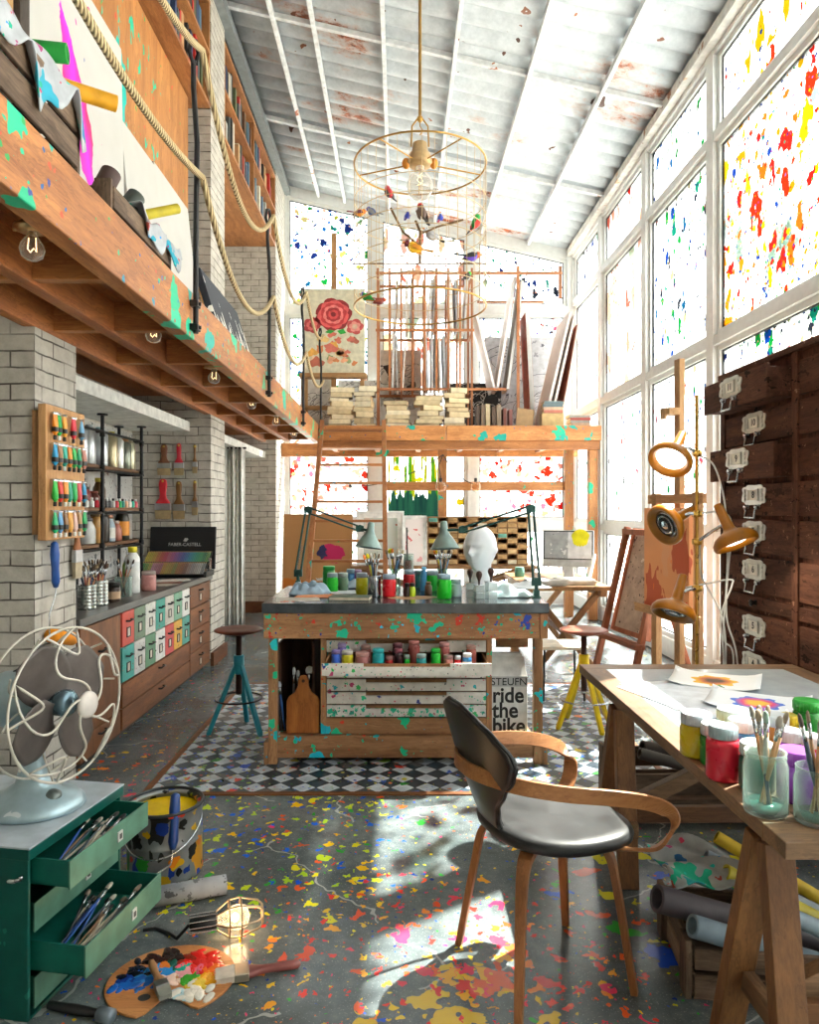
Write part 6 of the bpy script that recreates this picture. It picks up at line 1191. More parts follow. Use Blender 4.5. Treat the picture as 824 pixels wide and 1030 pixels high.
m = MB(); m.box(0.004, .03, -1.05, .85, 0, .06); mk('base_rail', m, awx, cab, .003)
rowsZ = [(2.10, 2.29, '11'), (1.89, 2.08, '10'), (1.67, 1.87, '9'), (1.46, 1.65, '8'), (1.24, 1.44, '7'), (1.005, 1.22, '6'), (.905, .985, None), (.67, .885, '5'), (.46, .65, '4'), (.25, .44, '3'), (.07, .23, '2')]
def scallop():
    pts = []
    for k in range(64):
        a = 2*PI*k/64; c, s_ = math.cos(a), math.sin(a); r_ = 1+.16*abs(math.sin(4*a+.4))*(abs(c)**.5)
        pts.append((.128*r_*math.copysign(abs(c)**.75, c), .058*r_*math.copysign(abs(s_)**.6, s_)))
    return pts
plate = MB(); plate.prism(scallop(), 0, .005); 
for q in ((-.062, .062, .031, .037), (-.062, .062, -.037, -.031), (-.062, -.055, -.031, .031), (.055, .062, -.031, .031)): plate.box(q[0], q[1], q[2], q[3], .005, .011)
for sx in (-1, 1):
    for k in range(3): plate.lathe([(.013, .005), (.011, .009), (.0, .011)], (sx*.102, (k-1)*.026, 0), 10)
plate_me = None; handle = MB()
handle.tube([(-.066, -.066, .006), (-.066, -.07, .02), (-.07, -.082, .022), (-.056, -.088, .022), (-.056, -.135, .03), (.056, -.135, .03), (.056, -.088, .022), (.07, -.082, .022), (.066, -.07, .02), (.066, -.066, .006)], .0066, 8)
for sx in (-1, 1): handle.lathe([(.016, 0), (.016, .006), (.010, .018), (.013, .026), (.006, .032)], (sx*.066, -.07, 0), 12)
MF = Matrix(((0, 0, -1, 0), (-1, 0, 0, 0), (0, 1, 0, 0), (0, 0, 0, 1)))     # plate x -> -Y, y -> Z, z -> -X
def hang(mb_, name, mat, parent, off, share=[None]*2):
    o = mk(name, mb_, mat, parent); o.matrix_local = Matrix.Translation(off) @ MF; return o
for ci, (y0, y1) in enumerate(((.006, .804), (-.969, -.052))):
    for z0, z1, num in rowsZ:
        pull = {'11': .14, '9': .10}.get(num, 0) if ci == 0 else 0; x0 = .008-pull; yc = (y0+y1)/2+(.02 if ci == 0 else 0); zc = (z0+z1)/2
        m = MB(); m.box(x0, x0+.022, y0+.004, y1-.004, z0+.003, z1-.003)
        if pull:
            m.box(x0+.022, .4, y0+.01, y0+.024, z0+.008, z1-.02); m.box(x0+.022, .4, y1-.024, y1-.01, z0+.008, z1-.02); m.box(x0+.022, .4, y0+.024, y1-.024, z0+.008, z0+.016)
        d = mk('drawer', m, awx, cab, .004)
        if num is None:
            h_ = MB(); h_.lathe([(.018, 0), (.014, .006), (.008, .014), (.02, .026), (.02, .032), (.008, .038)], n=16); hang(h_, 'knob', IRON, d, (x0, yc-.02, zc)); continue
        q = MB(); q.add(plate.v, plate.f, smooth=False); hang(q, 'label_plate', OR, d, (x0, yc, zc+.028))
        q = MB(); q.v, q.f, q.mi, q.sm = list(handle.v), list(handle.f), list(handle.mi), list(handle.sm); hang(q, 'drop_handle', STEEL, d, (x0, yc, zc+.028))
        q = MB(); q.box(-.055, .055, -.031, .031, .0052, .0068); hang(q, 'card', CARD, d, (x0, yc, zc+.028))
        n_ = num if ci == 0 else {'11': '22', '10': '21', '9': '20', '8': '19', '7': '18', '6': '17', '5': '16', '4': '15', '3': '14', '2': '13'}[num]
        if ci == 0:
            o = text_obj('number', n_, INK, d, (0, 0, 0), (0, 0, 0), .056, label='black number '+n_, bold=.0012); o.matrix_local = Matrix.Translation((x0-.0075, yc, zc+.028)) @ MF
# floor lamp with four mustard heads
MU = paint('#a9690f', .3, var=.06); MUD = paint('#8f5c10', .35)
LX, LY = 1.62, 3.9; lamp = thing('floor_lamp', 'brass pole floor lamp with four mustard enamel spot heads', 'floor lamp', (LX, LY, 0))
m = MB(); m.lathe([(0, 0), (.16, 0), (.16, .012), (.15, .02), (.03, .03), (.012, .05)], n=36, caps=False); mk('base', m, BRASS, lamp)
m = MB(); m.tube([(0, 0, .02), (0, 0, 2.12)], .0095, 12); mk('pole', m, BRASS, lamp)
LIT = emit('#fff8ec', 5, 'mat_lamp_bulb'); CHR = paint('#b8bcbe', .12, .9)
CORD = paint('#d9dcdc', .5)
def head(xp, yp, sx, sy, dY, aim, lit, cz, side):
    c = px(xp, yp, LY+dY)-Vector((LX, LY, 0)); a = Vector(aim).normalized(); Mq = a.to_track_quat('Z', 'Y').to_matrix().to_4x4()
    m = MB(); m.lathe([(0, -.21), (.018, -.21), (.022, -.205), (.03, -.07), (.036, -.055), (.07, -.04), (.10, -.022), (.115, .0), (.117, .02), (.112, .032), (.104, .034), (.102, .03)], c, 40, Mq, caps=False); h_ = mk('lamp_head', m, MU, lamp)
    m = MB(); m.lathe([(.104, .032), (.098, .03), (.086, .018), (.08, .0), (.06, -.012), (.02, -.02)], c, 40, Mq, caps=False); mk('inner_collar', m, MUD if not lit else MU, h_)
    m = MB(); m.lathe([(.0, .020), (.045, .018), (.07, .010), (.079, .0)], c, 32, Mq, caps=False); mk('bulb', m, LIT if lit else CHR, h_, label='lit white bulb' if lit else 'unlit reflector bulb')
    if not lit:
        m = MB(); m.lathe([(.025, .021), (.04, .023), (.045, .019)], c, 24, Mq, caps=False); m.lathe([(.055, .017), (.062, .016), (.066, .012)], c, 28, Mq, caps=False); mk('bulb_ring', m, paint('#3c3e40', .2, .7), h_)
    j = c+Mq @ Vector((0, 0, -.10))
    m = MB(); m.cyl((-.022, 0, cz), (.022, 0, cz), .017, 14); m.lathe([(.013, cz-.02), (.018, cz-.016), (.018, cz+.016), (.013, cz+.02)], n=14); mk('clamp', m, BRASS, lamp)
    m = MB(); m.tube([(0, 0, cz), Vector((0, 0, cz)).lerp(j, .5)+Vector((0, -.02, .01)), j], .009, 8); mk('bracket_arm', m, STEEL, lamp)
    if lit:
        L = bpy.data.lights.new('floor_lamp_light', 'SPOT'); L.energy = 9; L.color = (1, .86, .62); L.spot_size = 2.2; L.shadow_soft_size = .05; o = bpy.data.objects.new('floor_lamp_light', L); C.objects.link(o); o.parent = lamp
        o.location = c+a*.05; o.rotation_euler = (-a).to_track_quat('Z', 'Y').to_euler()
    return c
zc_ = lambda y: 1.5-(y-512)*LY/F
head(675, 461, 1, 1, -.06, (-.5, -.5, -.7), True, zc_(456), -1); head(671, 527, 1, 1, -.02, (-.86, -.36, -.4), False, zc_(517), -1)
head(739, 543, 1, 1, -.12, (.27, -.36, -.88), True, zc_(545), 1); head(678, 614, 1, 1, -.06, (-.36, -.3, -.88), False, zc_(592), -1)
def wire(pts, label): 
    m = MB(); P = [Vector(p) for p in pts]; out_ = []
    for i in range(len(P)-1):
        p0, p1, p2, p3 = P[max(i-1, 0)], P[i], P[i+1], P[min(i+2, len(P)-1)]
        for k in range(10): u = k/10; out_.append(.5*((2*p1)+(p2-p0)*u+(2*p0-5*p1+4*p2-p3)*u*u+(3*p1-p0-3*p2+p3)*u**3))
    out_.append(P[-1]); m.tube(out_, .005, 7); return mk('cord', m, CORD, lamp, label='white cord')
q = lambda x, y, d=.03: px(x, y, LY+d)-Vector((LX, LY, 0))
wire([q(703, 458), q(718, 468), q(728, 500), q(731, 530), q(732, 560), q(731, 620), q(742, 668), (.25, .06, .02)], 'c')
wire([q(703, 517), q(725, 515), q(736, 528), q(732, 580), q(728, 640), q(738, 665), (.2, .1, .02)], 'c')
wire([q(704, 546), q(705, 575), q(710, 588), q(726, 620), q(730, 668), (.17, .12, .02)], 'c')
wire([q(690, 591), q(712, 587), q(735, 583), q(736, 590), q(725, 622), q(728, 668), (.15, .06, .02)], 'c')
# ================================================================ BENTWOOD CHAIR
def smooth(P, n=8):
    P = [Vector(p) for p in P]; o = []
    for i in range(len(P)-1):
        a, b, c, d = P[max(i-1, 0)], P[i], P[i+1], P[min(i+2, len(P)-1)]
        for k in range(n): u = k/n; o.append(.5*((2*b)+(c-a)*u+(2*a-5*b+4*c-d)*u*u+(3*b-a-3*c+d)*u**3))
    return o+[P[-1]]
ch = thing('armchair', 'bentwood armchair with black leather seat and one sweeping wooden arm band', 'chair', (.468, 2.33, .0005), .33)
LEA = paint('#151718', .42, var=.10); OAK = wood('#b5794a', '#7a4a28', 'z', .4); OAKX = wood('#b9804f', '#83532e', 'x', .4)
m = MB(); n = 56; prof = [(0, .508), (.3, .507), (.6, .508), (.82, .513), (.93, .511), (.98, .503), (1.0, .490), (.985, .474), (.94, .466), (.6, .462), (0, .462)]; vs = []; fs = []
for t_, z in prof:
    for k in range(n):
        a = 2*PI*k/n; c, s_ = math.cos(a), math.sin(a); ex = lambda q: math.copysign(abs(q)**.78, q)
        x = .24*ex(c)+.032; wy = .236-.035*max(0, -c); vs.append((x*t_+.02*(1-t_), wy*ex(s_)*t_, z-.016*max(0, c)**2*t_+.012*max(0, -c)**2*t_))
for i in range(len(prof)-1):
    for k in range(n): fs.append((i*n+k, (i+1)*n+k, (i+1)*n+(k+1) % n, i*n+(k+1) % n))
m.add(vs, fs, smooth=True); mk('seat', m, LEA, ch)
WPR = [(0, .115), (.08, .075), (.17, .062), (.30, .088), (.45, .142), (.58, .19), (.68, .212), (.76, .205), (.86, .16), (.94, .105), (1.0, .045)]
def wid(v):
    for (a, x), (b, y) in zip(WPR, WPR[1:]):
        if v <= b: u = (v-a)/(b-a); u = u*u*(3-2*u)*.5+u*.5; return x+(y-x)*u
    return WPR[-1][1]
def back(u, v, off, k=1.0):
    w = wid(v)*k*1.08; y = (2*u-1)*w; z = .455+.445*v; xc = -.165-.15*v**.85+.09*math.exp(-(v/.06)**2)
    return Vector((xc+.95*y*y+off, y, z))
m = MB(); m.grid(lambda u, v: back(u, v, 0), 22, 40, .010); mk('back_shell', m, paint('#211a17', .32, var=.2), ch, label='dark walnut rear face')
m = MB(); m.grid(lambda u, v: back(u, .03+v*.965, .004+.018*(1-(2*u-1)**6)*min(1, 14*(1-v)), .97), 22, 40, -.004); mk('back_pad', m, LEA, ch)
m = MB(); e = [back(0, k/40, .002) for k in range(41)]+[back(1, k/40, .002) for k in range(40, -1, -1)]; m.tube(e, .0065, 8); mk('piping', m, LEA, ch)
half = [(.10, -.16, .456), (.19, -.215, .458), (.24, -.252, .472), (.272, -.272, .512), (.278, -.284, .56), (.245, -.293, .604), (.17, -.298, .637), (.06, -.292, .662), (-.08, -.262, .68), (-.2, -.19, .692), (-.272, -.085, .698), (-.287, 0, .70)]
uph = [(.1, -.6, .3), (.1, -.7, .3), (-.1, -.75, .4), (-.3, -.6, .5), (-.3, -.5, .6), (-.2, -.4, .8), (-.1, -.3, .9), (0, -.15, 1), (0, -.05, 1), (0, 0, 1), (0, 0, 1), (0, 0, 1)]
full = half+[(x, -y, z) for x, y, z in half[-2::-1]]; ups = uph+[(x, -y, z) for x, y, z in uph[-2::-1]]
P = smooth(full, 7); U = smooth(ups, 7); N_ = len(P); m = MB(); m.ribbon(P, U, [.056-.010*math.sin(PI*i/(N_-1)) for i in range(N_)], .011); mk('arm_band', m, OAKX, ch, .002)
for sx in (-1, 1):
    for sy in (-1, 1):
        bx_, by_ = sx*.206, sy*(.214 if sx < 0 else .196)
        Q_ = smooth([(sx*.06, sy*.06, .455), (sx*.115, sy*.112, .452), (sx*.15, sy*.142, .42), (sx*.17, sy*.162, .30), (bx_, by_, .0)], 6); n_ = len(Q_); tg = Vector((-sy*.7, sx*.7, 0))
        m = MB(); m.ribbon(Q_, [tg]*n_, [.046-.022*max(0, (i/(n_-1)-.3))/.7 for i in range(n_)], .022); mk('leg', m, OAK, ch, .003)
# ================================================================ BEHIND THE WORKBENCH
stool('work_stool', 'yellow legged stool with a worn reddish seat right of the workbench', (1.27, 4.93, .004), ('#b5735c', '#7a3a2a'), '#e8c80c', .35, 4, .672, .205, .165, .17, .19)
EW = ('#b5794a', '#74452a'); RED = wood('#b8704c', '#7a4028', 'z', .55); PALE = wood('#c8a070', '#94693e', 'z', .55); PALEX = wood('#c8a070', '#94693e', 'x', .55)
# leaning painted panel on a short easel
t = thing('panel_easel', 'reddish wooden easel holding a framed rough painted panel beside the windows', 'easel', (1.99, 6.06, 0), -1.38)
Mt = Matrix.Translation((0, 0, .42)) @ Matrix.Rotation(-.24, 4, 'X')
for x in (-.32, .32):
    m = MB(); m.bar((x, -.22, 0), (x*.94, .1, 1.34), .05, .045, (0, 1, 0)); mk('front_leg', m, RED, t, .003)
m = MB(); m.bar((0, .55, 0), (0, .12, 1.28), .05, .04, (0, 1, 0)); mk('rear_leg', m, RED, t, .003)
m = MB(); m.bar((-.37, -.16, .40), (.37, -.16, .40), .09, .04); mk('ledge', m, wood('#b8704c', '#7a4028', 'x', .55), t, .003)
m = MB(); m.bar((-.34, .09, 1.30), (.34, .09, 1.30), .05, .05); mk('top_rail', m, RED, t, .003)
m = MB(); m.box(-.25, .25, -.06, -.035, .01, .88, Mt); mk('painted_panel', m, paint('#b8a08e', .8, bump=.5, splats=[dict(s=14, d=.6, r=.45, pal=['#5a4a42', '#8a7264', '#d8c8b8', '#3a3230'], w=1.0, clump=1.5), dict(s=30, d=.5, r=.4, pal=['#4a3c36', '#c8b4a4'], w=1, off=(2,1,1))]), t)
m = MB()
for a in ((-.29, -.25, 0, .92), (.25, .29, 0, .92), (-.25, .25, 0, .04), (-.25, .25, .88, .92)): m.box(a[0], a[1], -.075, -.02, a[2], a[3], Mt)
mk('panel_frame', m, RED, t, .002)
# tall studio easel with an orange painting
t = thing('studio_easel', 'tall pale wooden studio easel with an orange painting by the windows', 'easel', (2.045, 5.35, 0), -1.38)
m = MB(); m.box(-.035, .035, .03, .075, .1, 2.62); mk('mast', m, PALE, t, .003)
for x in (-.27, .27):
    m = MB(); m.box(x-.035, x+.035, 0, .05, .05, 1.62); mk('upright', m, PALE, t, .003)
    m = MB(); m.box(x-.04, x+.04, -.32, .36, .0, .06); mk('foot', m, wood('#c8a070', '#94693e', 'y', .55), t, .003)
for z, w_ in ((1.54, .36), (.12, .34), (1.0, .30)):
    m = MB(); m.box(-w_, w_, .0, .035, z, z+.07); mk('crossbar', m, PALEX, t, .003)
m = MB(); m.box(-.35, .35, -.12, .0, .70, .745); m.box(-.35, .35, -.125, -.11, .745, .765); mk('tray', m, PALEX, t, .003)
m = MB(); m.box(-.06, .06, -.07, .03, 2.20, 2.25); m.box(-.03, .03, -.09, -.07, 2.17, 2.25); mk('top_clamp', m, PALE, t, .003)
o_ = stretched('canvas', 'orange and brown abstract painting standing on the tall studio easel', -.3, .3, .76, 0, 0, 0, canvas_mat('orange', [dict(s=5, d=.95, r=.7, pw=.6, pal=['#c8703a', '#e0b48c', '#b8502a', '#d8986a', '#ecd0b8'], st=(1, 1, .45), w=.9), dict(s=8, d=.4, r=.4, pal=['#2a1a14', '#d83a1a', '#e0701a'], st=(1,1,.4), off=(2,1,1), w=.8)], '#d8925c'))
e = Vector((2.045, 5.35, 0))+Matrix.Rotation(-1.38, 3, 'Z') @ Vector((0, -.005, 0)); o_.location = (e.x, e.y, .747); o_.rotation_euler = (0, 0, -1.38-PI/2)
o_.location = Vector(o_.location)+Matrix.Rotation(-1.38, 3, 'Z') @ Vector((0, -.06, 0))
# long back table with pigeonhole chest, prints, board
def xtable(name, label, x0, x1, y0, y1, z, wm, wy_, splay=True):
    t = thing(name, label, 'table', ((x0+x1)/2, (y0+y1)/2, 0)); a, d_ = (x1-x0)/2, (y1-y0)/2
    m = MB(); m.box(-a, a, -d_, d_, z-.04, z); mk('top', m, wm, t, .004)
    for y in (-d_+.12, d_-.12):
        m = MB(); m.bar((-a+.06, y, z-.045), (a-.12, y, 0.02), .055, .045, (0, 1, 0)); mk('crossed_leg', m, wy_, t, .003)
        m = MB(); m.bar((a-.06, y+.05, z-.045), (-a+.12, y+.05, 0.02), .055, .045, (0, 1, 0)); mk('crossed_leg', m, wy_, t, .003)
    for x in (-a+.06, a-.06):
        m = MB(); m.box(x-.03, x+.03, -d_+.05, d_-.05, z-.1, z-.042); mk('bearer', m, wm, t, .002)
    m = MB(); m.bar((0, -d_+.14, .36), (0, d_-.14, .36), .05, .05); mk('stretcher', m, wy_, t, .002)
    return t
TB = wood('#b08a5e', '#74522f', 'y', .5); TBZ = wood('#a0744a', '#634226', 'z', .55); TBX = wood('#a87e54', '#6a492c', 'x', .5)
xtable('side_table', 'wooden work table with crossed legs behind the right of the workbench', 1.15, 1.92, 6.46, 7.9, .8, TB, TBZ)
xtable('back_table', 'long wooden table under the mezzanine carrying the pigeonhole chest', -.62, 1.75, 9.02, 9.56, .78, TBX, TBZ)
# pigeonhole chest
PG = wood('#a57c4e', '#6a4a2a', 'x', .6); t = thing('pigeonhole_chest', 'wooden pigeonhole chest of many small drawers on the back table', 'drawer chest', (1.0, 9.16, .7805)); PW, PH = 1.28, .62; nx_, nz_ = 10, 9; R = random.Random(2)
m = MB(); m.box(-PW/2, PW/2, .28, .30, 0, PH); mk('back_panel', m, PG, t)
for k in range(nz_+1):
    m = MB(); z = k*(PH-.014)/nz_; m.box(-PW/2, PW/2, 0, .28, z, z+.014); mk('shelf', m, PG, t)
for k in range(nx_+1):
    m = MB(); x = -PW/2+k*(PW-.014)/nx_; m.box(x, x+.014, .002, .279, .014, PH-.014); mk('divider', m, PG, t)
cw, ch = (PW-.014)/nx_, (PH-.014)/nz_; n_d = 0
for i in range(nx_):
    for k in range(nz_):
        if (i+k) % 2 == 0 or R.random() < .12:
            if n_d >= 52: continue
            n_d += 1; x = -PW/2+i*cw+.017; z = k*ch+.017; m = MB(); m.box(x, x+cw-.02, -.004, .2, z, z+ch-.02); m.lathe([(.006, 0), (.009, .012), (.004, .016)], (x+cw/2-.01, -.004, z+ch/2-.01), 8, Matrix.Rotation(PI/2, 4, 'X'))
            mk('small_drawer', m, paint(R.choice(['#b5915e', '#a5804e', '#c0a070', '#9a7444', '#b08a58', '#5f9a8a', '#c8b040']) if R.random() < .9 else '#d0c8b0', .55), t)
# prints and board on the back table
def framed(name, label, c, w_, h_, lean, mat, fhex, fr=.03, rotz=0, mat_w=.06, cat='framed print', group=None):
    t = thing(name, label, cat, c, Euler((-lean, 0, rotz)), group); m = MB()
    for a in ((-w_/2, -w_/2+fr, 0, h_), (w_/2-fr, w_/2, 0, h_), (-w_/2+fr, w_/2-fr, 0, fr), (-w_/2+fr, w_/2-fr, h_-fr, h_)): m.box(a[0], a[1], 0, .025, a[2], a[3])
    mk('frame', m, paint(fhex, .45), t, .002)
    m = MB(); m.box(-w_/2+fr, w_/2-fr, .008, .02, fr, h_-fr); mk('mount', m, paint('#e6e4de', .7), t)
    if mat: m = MB(); m.box(-w_/2+fr+mat_w, w_/2-fr-mat_w, .006, .008, fr+mat_w, h_-fr-mat_w); mk('print', m, mat, t)
    return t
framed('framed_print', 'white framed grey green abstract print behind the left desk lamp', (-.24, 9.22, .7805), .62, .70, .14, canvas_mat('abs1', [dict(s=5, d=.8, r=.5, pal=['#8a9a8a', '#c8b0a0', '#6a6a60', '#b8c0b0', '#a8604a'], w=.9)], '#b9bcb2'), '#e4e4e0', rotz=.1)
framed('framed_print', 'white framed pink floral print behind the amber bottle', (.19, 9.14, .7805), .32, .64, .12, canvas_mat('abs2', [dict(s=7, d=.8, r=.5, pal=['#d86a6a', '#e0a0a0', '#c84a5a', '#b8c0b0', '#f0d8d0'], w=.8)], '#e8dcd8'), '#e8e8e4', mat_w=.02)
# leaning plywood board with a magenta paint mark on the floor
def mag_over(nt, v, c):
    q = nd(nt, 'ShaderNodeSeparateXYZ', {0: vmath(nt, 'ADD', v, vmath(nt, 'MULTIPLY', noise(nt, v, 9, 3, .6, 1), (.16,)*3))}).outputs
    def el(x0, z0, a, b_): x = mth(nt, 'DIVIDE', mth(nt, 'SUBTRACT', q[0], x0), a); z = mth(nt, 'DIVIDE', mth(nt, 'SUBTRACT', q[2], z0), b_); return mth(nt, 'LESS_THAN', mth(nt, 'ADD', mth(nt, 'MULTIPLY', x, x), mth(nt, 'MULTIPLY', z, z)), 1.0)
    c = mixc(nt, el(.27, 1.0, .16, .12), c, col('#c01a5a')); c = mixc(nt, el(.14, 1.01, .06, .09), c, col('#2a2a5a')); c = mixc(nt, el(.27, .66, .2, .05), c, col('#b8c0c0')); return mixc(nt, el(-.35, .62, .3, .06), c, col('#c8701a'))
m = MB(); m.box(-.45, .45, 0, .02, 0, 1.44); pb = solo('plywood_sheet', m, canvas_mat('plyb', None, '#b0804e', mag_over), 'brown plywood sheet with a magenta paint mark leaning behind the ladder', 'plywood sheet', loc=(-1.06, 9.18, .001), rot=Euler((-.10, 0, 0)))
# ladder to the mezzanine
LD = wood('#bf8250', '#855030', 'z', .5, TEAL[:2]); LDX = wood('#bf8250', '#855030', 'x', .5, TEAL[1:2]); t = thing('ladder', 'wooden ladder with teal paint spots leading up to the mezzanine', 'ladder', (-.62, 8.05, 0)); hw_, yt, zt = .41, 1.48, 2.66
for s_ in (-1, 1):
    m = MB(); m.bar((s_*(hw_+.06), 0, .0), (s_*hw_, yt, zt), .055, .10, (0, 1, 0)); mk('rail', m, LD, t, .004)
for k in range(11):
    u = (k+.7)/11.2; m = MB(); z = zt*u; y = yt*u; w_ = hw_+.06*(1-u)-.026; m.box(-w_, w_, y-.05, y+.05, z-.016, z+.016); mk('rung', m, LDX, t, .003)
# computer display and desk things on the side table
t = thing('computer_display', 'silver computer display with a grey picture and yellow blob on the side table', 'computer', (1.68, 7.15, .8005), -.35); SIL = paint('#c9cdd0', .3, .6); Md = Matrix.Translation((0, 0, .12)) @ Matrix.Rotation(-.13, 4, 'X')
m = MB(); m.box(-.12, .12, -.02, .15, 0, .012); m.box(-.05, .05, .07, .085, .01, .25); mk('stand', m, SIL, t, .003)
m = MB(); m.box(-.25, .25, .0, .025, 0, .37, Md); mk('casing', m, SIL, t, .004)
m = MB(); m.box(-.242, .242, -.003, 0, .075, .362, Md); mk('screen', m, paint('#23262a', .2), t)
m = MB(); m.box(-.232, .0, -.0045, -.003, .085, .352, Md); mk('picture', m, paint('#9aa0a4', .4, splats=[dict(s=12, d=.7, r=.5, pal=['#6a6e72', '#c8ccce', '#4a4e52'], w=1)]), t)
m = MB(); m.box(.0, .232, -.0046, -.003, .085, .352, Md); mk('picture', m, paint('#d5d8dc', .4), t)
m = MB(); m.prism([(.085*math.cos(a)*(1+.06*math.sin(5*a)), .08*math.sin(a)+(.0 if math.sin(a) > -.5 else -.02*abs(math.sin(9*a)))) for a in [2*PI*k/40 for k in range(40)]], 0, .004, Md @ Matrix.Translation((.12, -.005, .30)) @ Matrix.Rotation(PI/2, 4, 'X')); mk('yellow_blob', m, paint('#d8d21c', .4), t)
for k, (x, y, w_, d_, h_, hx, lb) in enumerate(((1.38, 6.5, .17, .13, .05, '#c9c6c0', 'stack of pale drawing paper at the front of the side table'), (1.66, 6.55, .16, .13, .055, '#d8d5ce', 'stack of cream drawing paper at the front right of the side table'), (1.42, 6.85, .15, .10, .02, '#e2e2de', 'thin sheaf of white paper before the display'))):
    t = thing('paper_stack', lb, 'paper', (x-.03, y+.1, .8006), .06*k)
    for i in range(4):
        m = MB(); o = .006*((i*7) % 3-1); m.box(-w_+o, w_+o, -d_-o, d_-o, h_*i/4+.0005, h_*(i+1)/4-.0005); mk('sheaf', m, paint(hx, .8), t)
jar('enamel_mug', 'small teal enamel mug on the left of the side table', (1.24, 7.4, .8006), .05, .10, '#5a9a8a', '#6aaa9a', .012, cat='mug')
roll((1.78, 6.75, .81), (1.88, 6.9, 1.06), .018, '#d8d8d4', 'white rolled drawing leaning up on the right of the side table', name='rolled_drawing', cat='paper roll')
# low bench with pale seat
t = thing('low_bench', 'low bench with a cream seat and thin metal legs behind the workbench', 'bench', (1.28, 5.72, .004))
m = MB(); m.box(-.19, .19, -.17, .17, .40, .425); mk('seat', m, paint('#e4d8c4', .6), t, .006)
for sx in (-1, 1):
    for sy in (-1, 1):
        m = MB(); m.tube([(sx*.15, sy*.14, .4), (sx*.16, sy*.15, 0)], .009, 8); mk('leg', m, IRON, t)
# string of three bulbs hung on the mezzanine post
t = thing('string_lights', 'drooping black cord with three clear bulbs hung on the mezzanine post', 'string lights', (.6, 9.88, 2.25))
m = MB()
def sag(p, q_, s_): p, q_ = Vector(p), Vector(q_); return [p.lerp(q_, i/14)-Vector((0, 0, 4*s_*(i/14)*(1-i/14))) for i in range(15)]
m.tube(sag((0, 0, 0), (-1.5, 0, -.42), .16)[:13], .007, 6); m.tube(sag((0, 0, 0), (.42, 0, -.40), .08), .007, 6); m.tube([(0, .02, .0), (-.06, 0, -.16), (-.02, .0, -.36)], .007, 6); mk('cord', m, BLACK, t)
for x, z in ((.45, -.44), (-.03, -.44), (-1.28, -.52)):
    m = MB(); m.ball((x, -.0, z), .075, 16); mk('bulb', m, clear('#fff4e4', .88, .03, 'mat_globe'), t); m = MB(); m.lathe([(.02, z+.06), (.022, z+.11), (.01, z+.12)], (x, 0, 0), 12); mk('socket', m, BLACK, t)
# ================================================================ ON THE MEZZANINE
MZ = 2.601
# rose painting on an easel
t = thing('display_easel', 'pale wooden easel with a tall mast behind the rose painting', 'easel', (-.93, 10.12, MZ))
m = MB(); m.box(-.035, .035, .0, .05, 0, 2.8); mk('mast', m, PALE, t, .003)
for x in (-.40, .40):
    m = MB(); m.box(x-.03, x+.03, 0, .05, 0, .80); mk('upright', m, PALE, t, .003)
m = MB(); m.box(-.47, .47, -.14, .05, .74, .80); mk('ledge', m, PALEX, t, .003)
m = MB(); m.box(-.43, .43, .0, .04, .3, .36); mk('crossbar', m, PALEX, t, .003)
rp = thing('rose_painting', 'cream painting of a red rose over a tangle of orange figures on easel', 'painting', (-.93, 10.06, MZ+.802)); Wd, Hd = .44, 1.19
m = MB(); m.box(-Wd, Wd, 0, .035, 0, Hd); mk('canvas', m, paint('#c9c4ac', .7), rp, .003)
R = random.Random(11)
def petal_ring(name, cx, cz, r, n, hexes, dep, squash=1.0):
    for i, hx in enumerate(hexes):
        m = MB(); rr = r*(1-i/len(hexes))
        for k in range(n):
            a = 2*PI*k/n+i*.5; px_, pz_ = cx+rr*.55*math.cos(a), cz+rr*.5*math.sin(a)*squash; pts = [(px_+rr*.5*math.cos(b_)*(1+.12*math.sin(3*b_+k)), pz_+rr*.45*math.sin(b_)*squash) for b_ in [2*PI*j/16 for j in range(16)]]
            m.prism(pts, 0, dep*(i*2+1+.3*(k % 3)), Matrix.Rotation(PI/2, 4, 'X'))
        mk(name, m, paint(hx, .6), rp)
petal_ring('rose', 0.0, .83, .25, 7, ['#8a2428', '#d85a58', '#b83438', '#e07a74', '#a02a30', '#d04a4a', '#7a1c22'], .0006)
petal_ring('bud', -.30, .68, .12, 5, ['#a83a3c', '#d86a66', '#9a2a30'], .0006); petal_ring('bud', .30, .66, .12, 5, ['#b84a48', '#d88a80', '#c8a890'], .0006)
for k in range(26):
    x, z = R.uniform(-.30, .30), R.uniform(.14, .56); m = MB(); pts = []; r_ = R.uniform(.03, .09); ph = R.uniform(0, 6)
    for j in range(14): b_ = 2*PI*j/14; pts.append((x+r_*math.cos(b_)*(1+.4*math.sin(2*b_+ph)), z+r_*.8*math.sin(b_)*(1+.4*math.cos(3*b_+ph))))
    m.prism(pts, 0, .0008+.0003*(k % 5), Matrix.Rotation(PI/2, 4, 'X')); mk('painted_shape', m, paint(R.choice(['#d89a78', '#c87a4a', '#d8b878', '#c86a5a', '#8a9a6a', '#e0c0a0', '#b0604a', '#d8a04a']), .6), rp)
for pts in ([(-.12, .58), (-.06, .62), (.02, .6), (-.04, .56)], [(.05, .6), (.14, .63), (.18, .57), (.1, .55)]):
    m = MB(); m.prism(pts, 0, .003, Matrix.Rotation(PI/2, 4, 'X')); mk('leaf', m, paint('#2a9a3a', .6), rp)
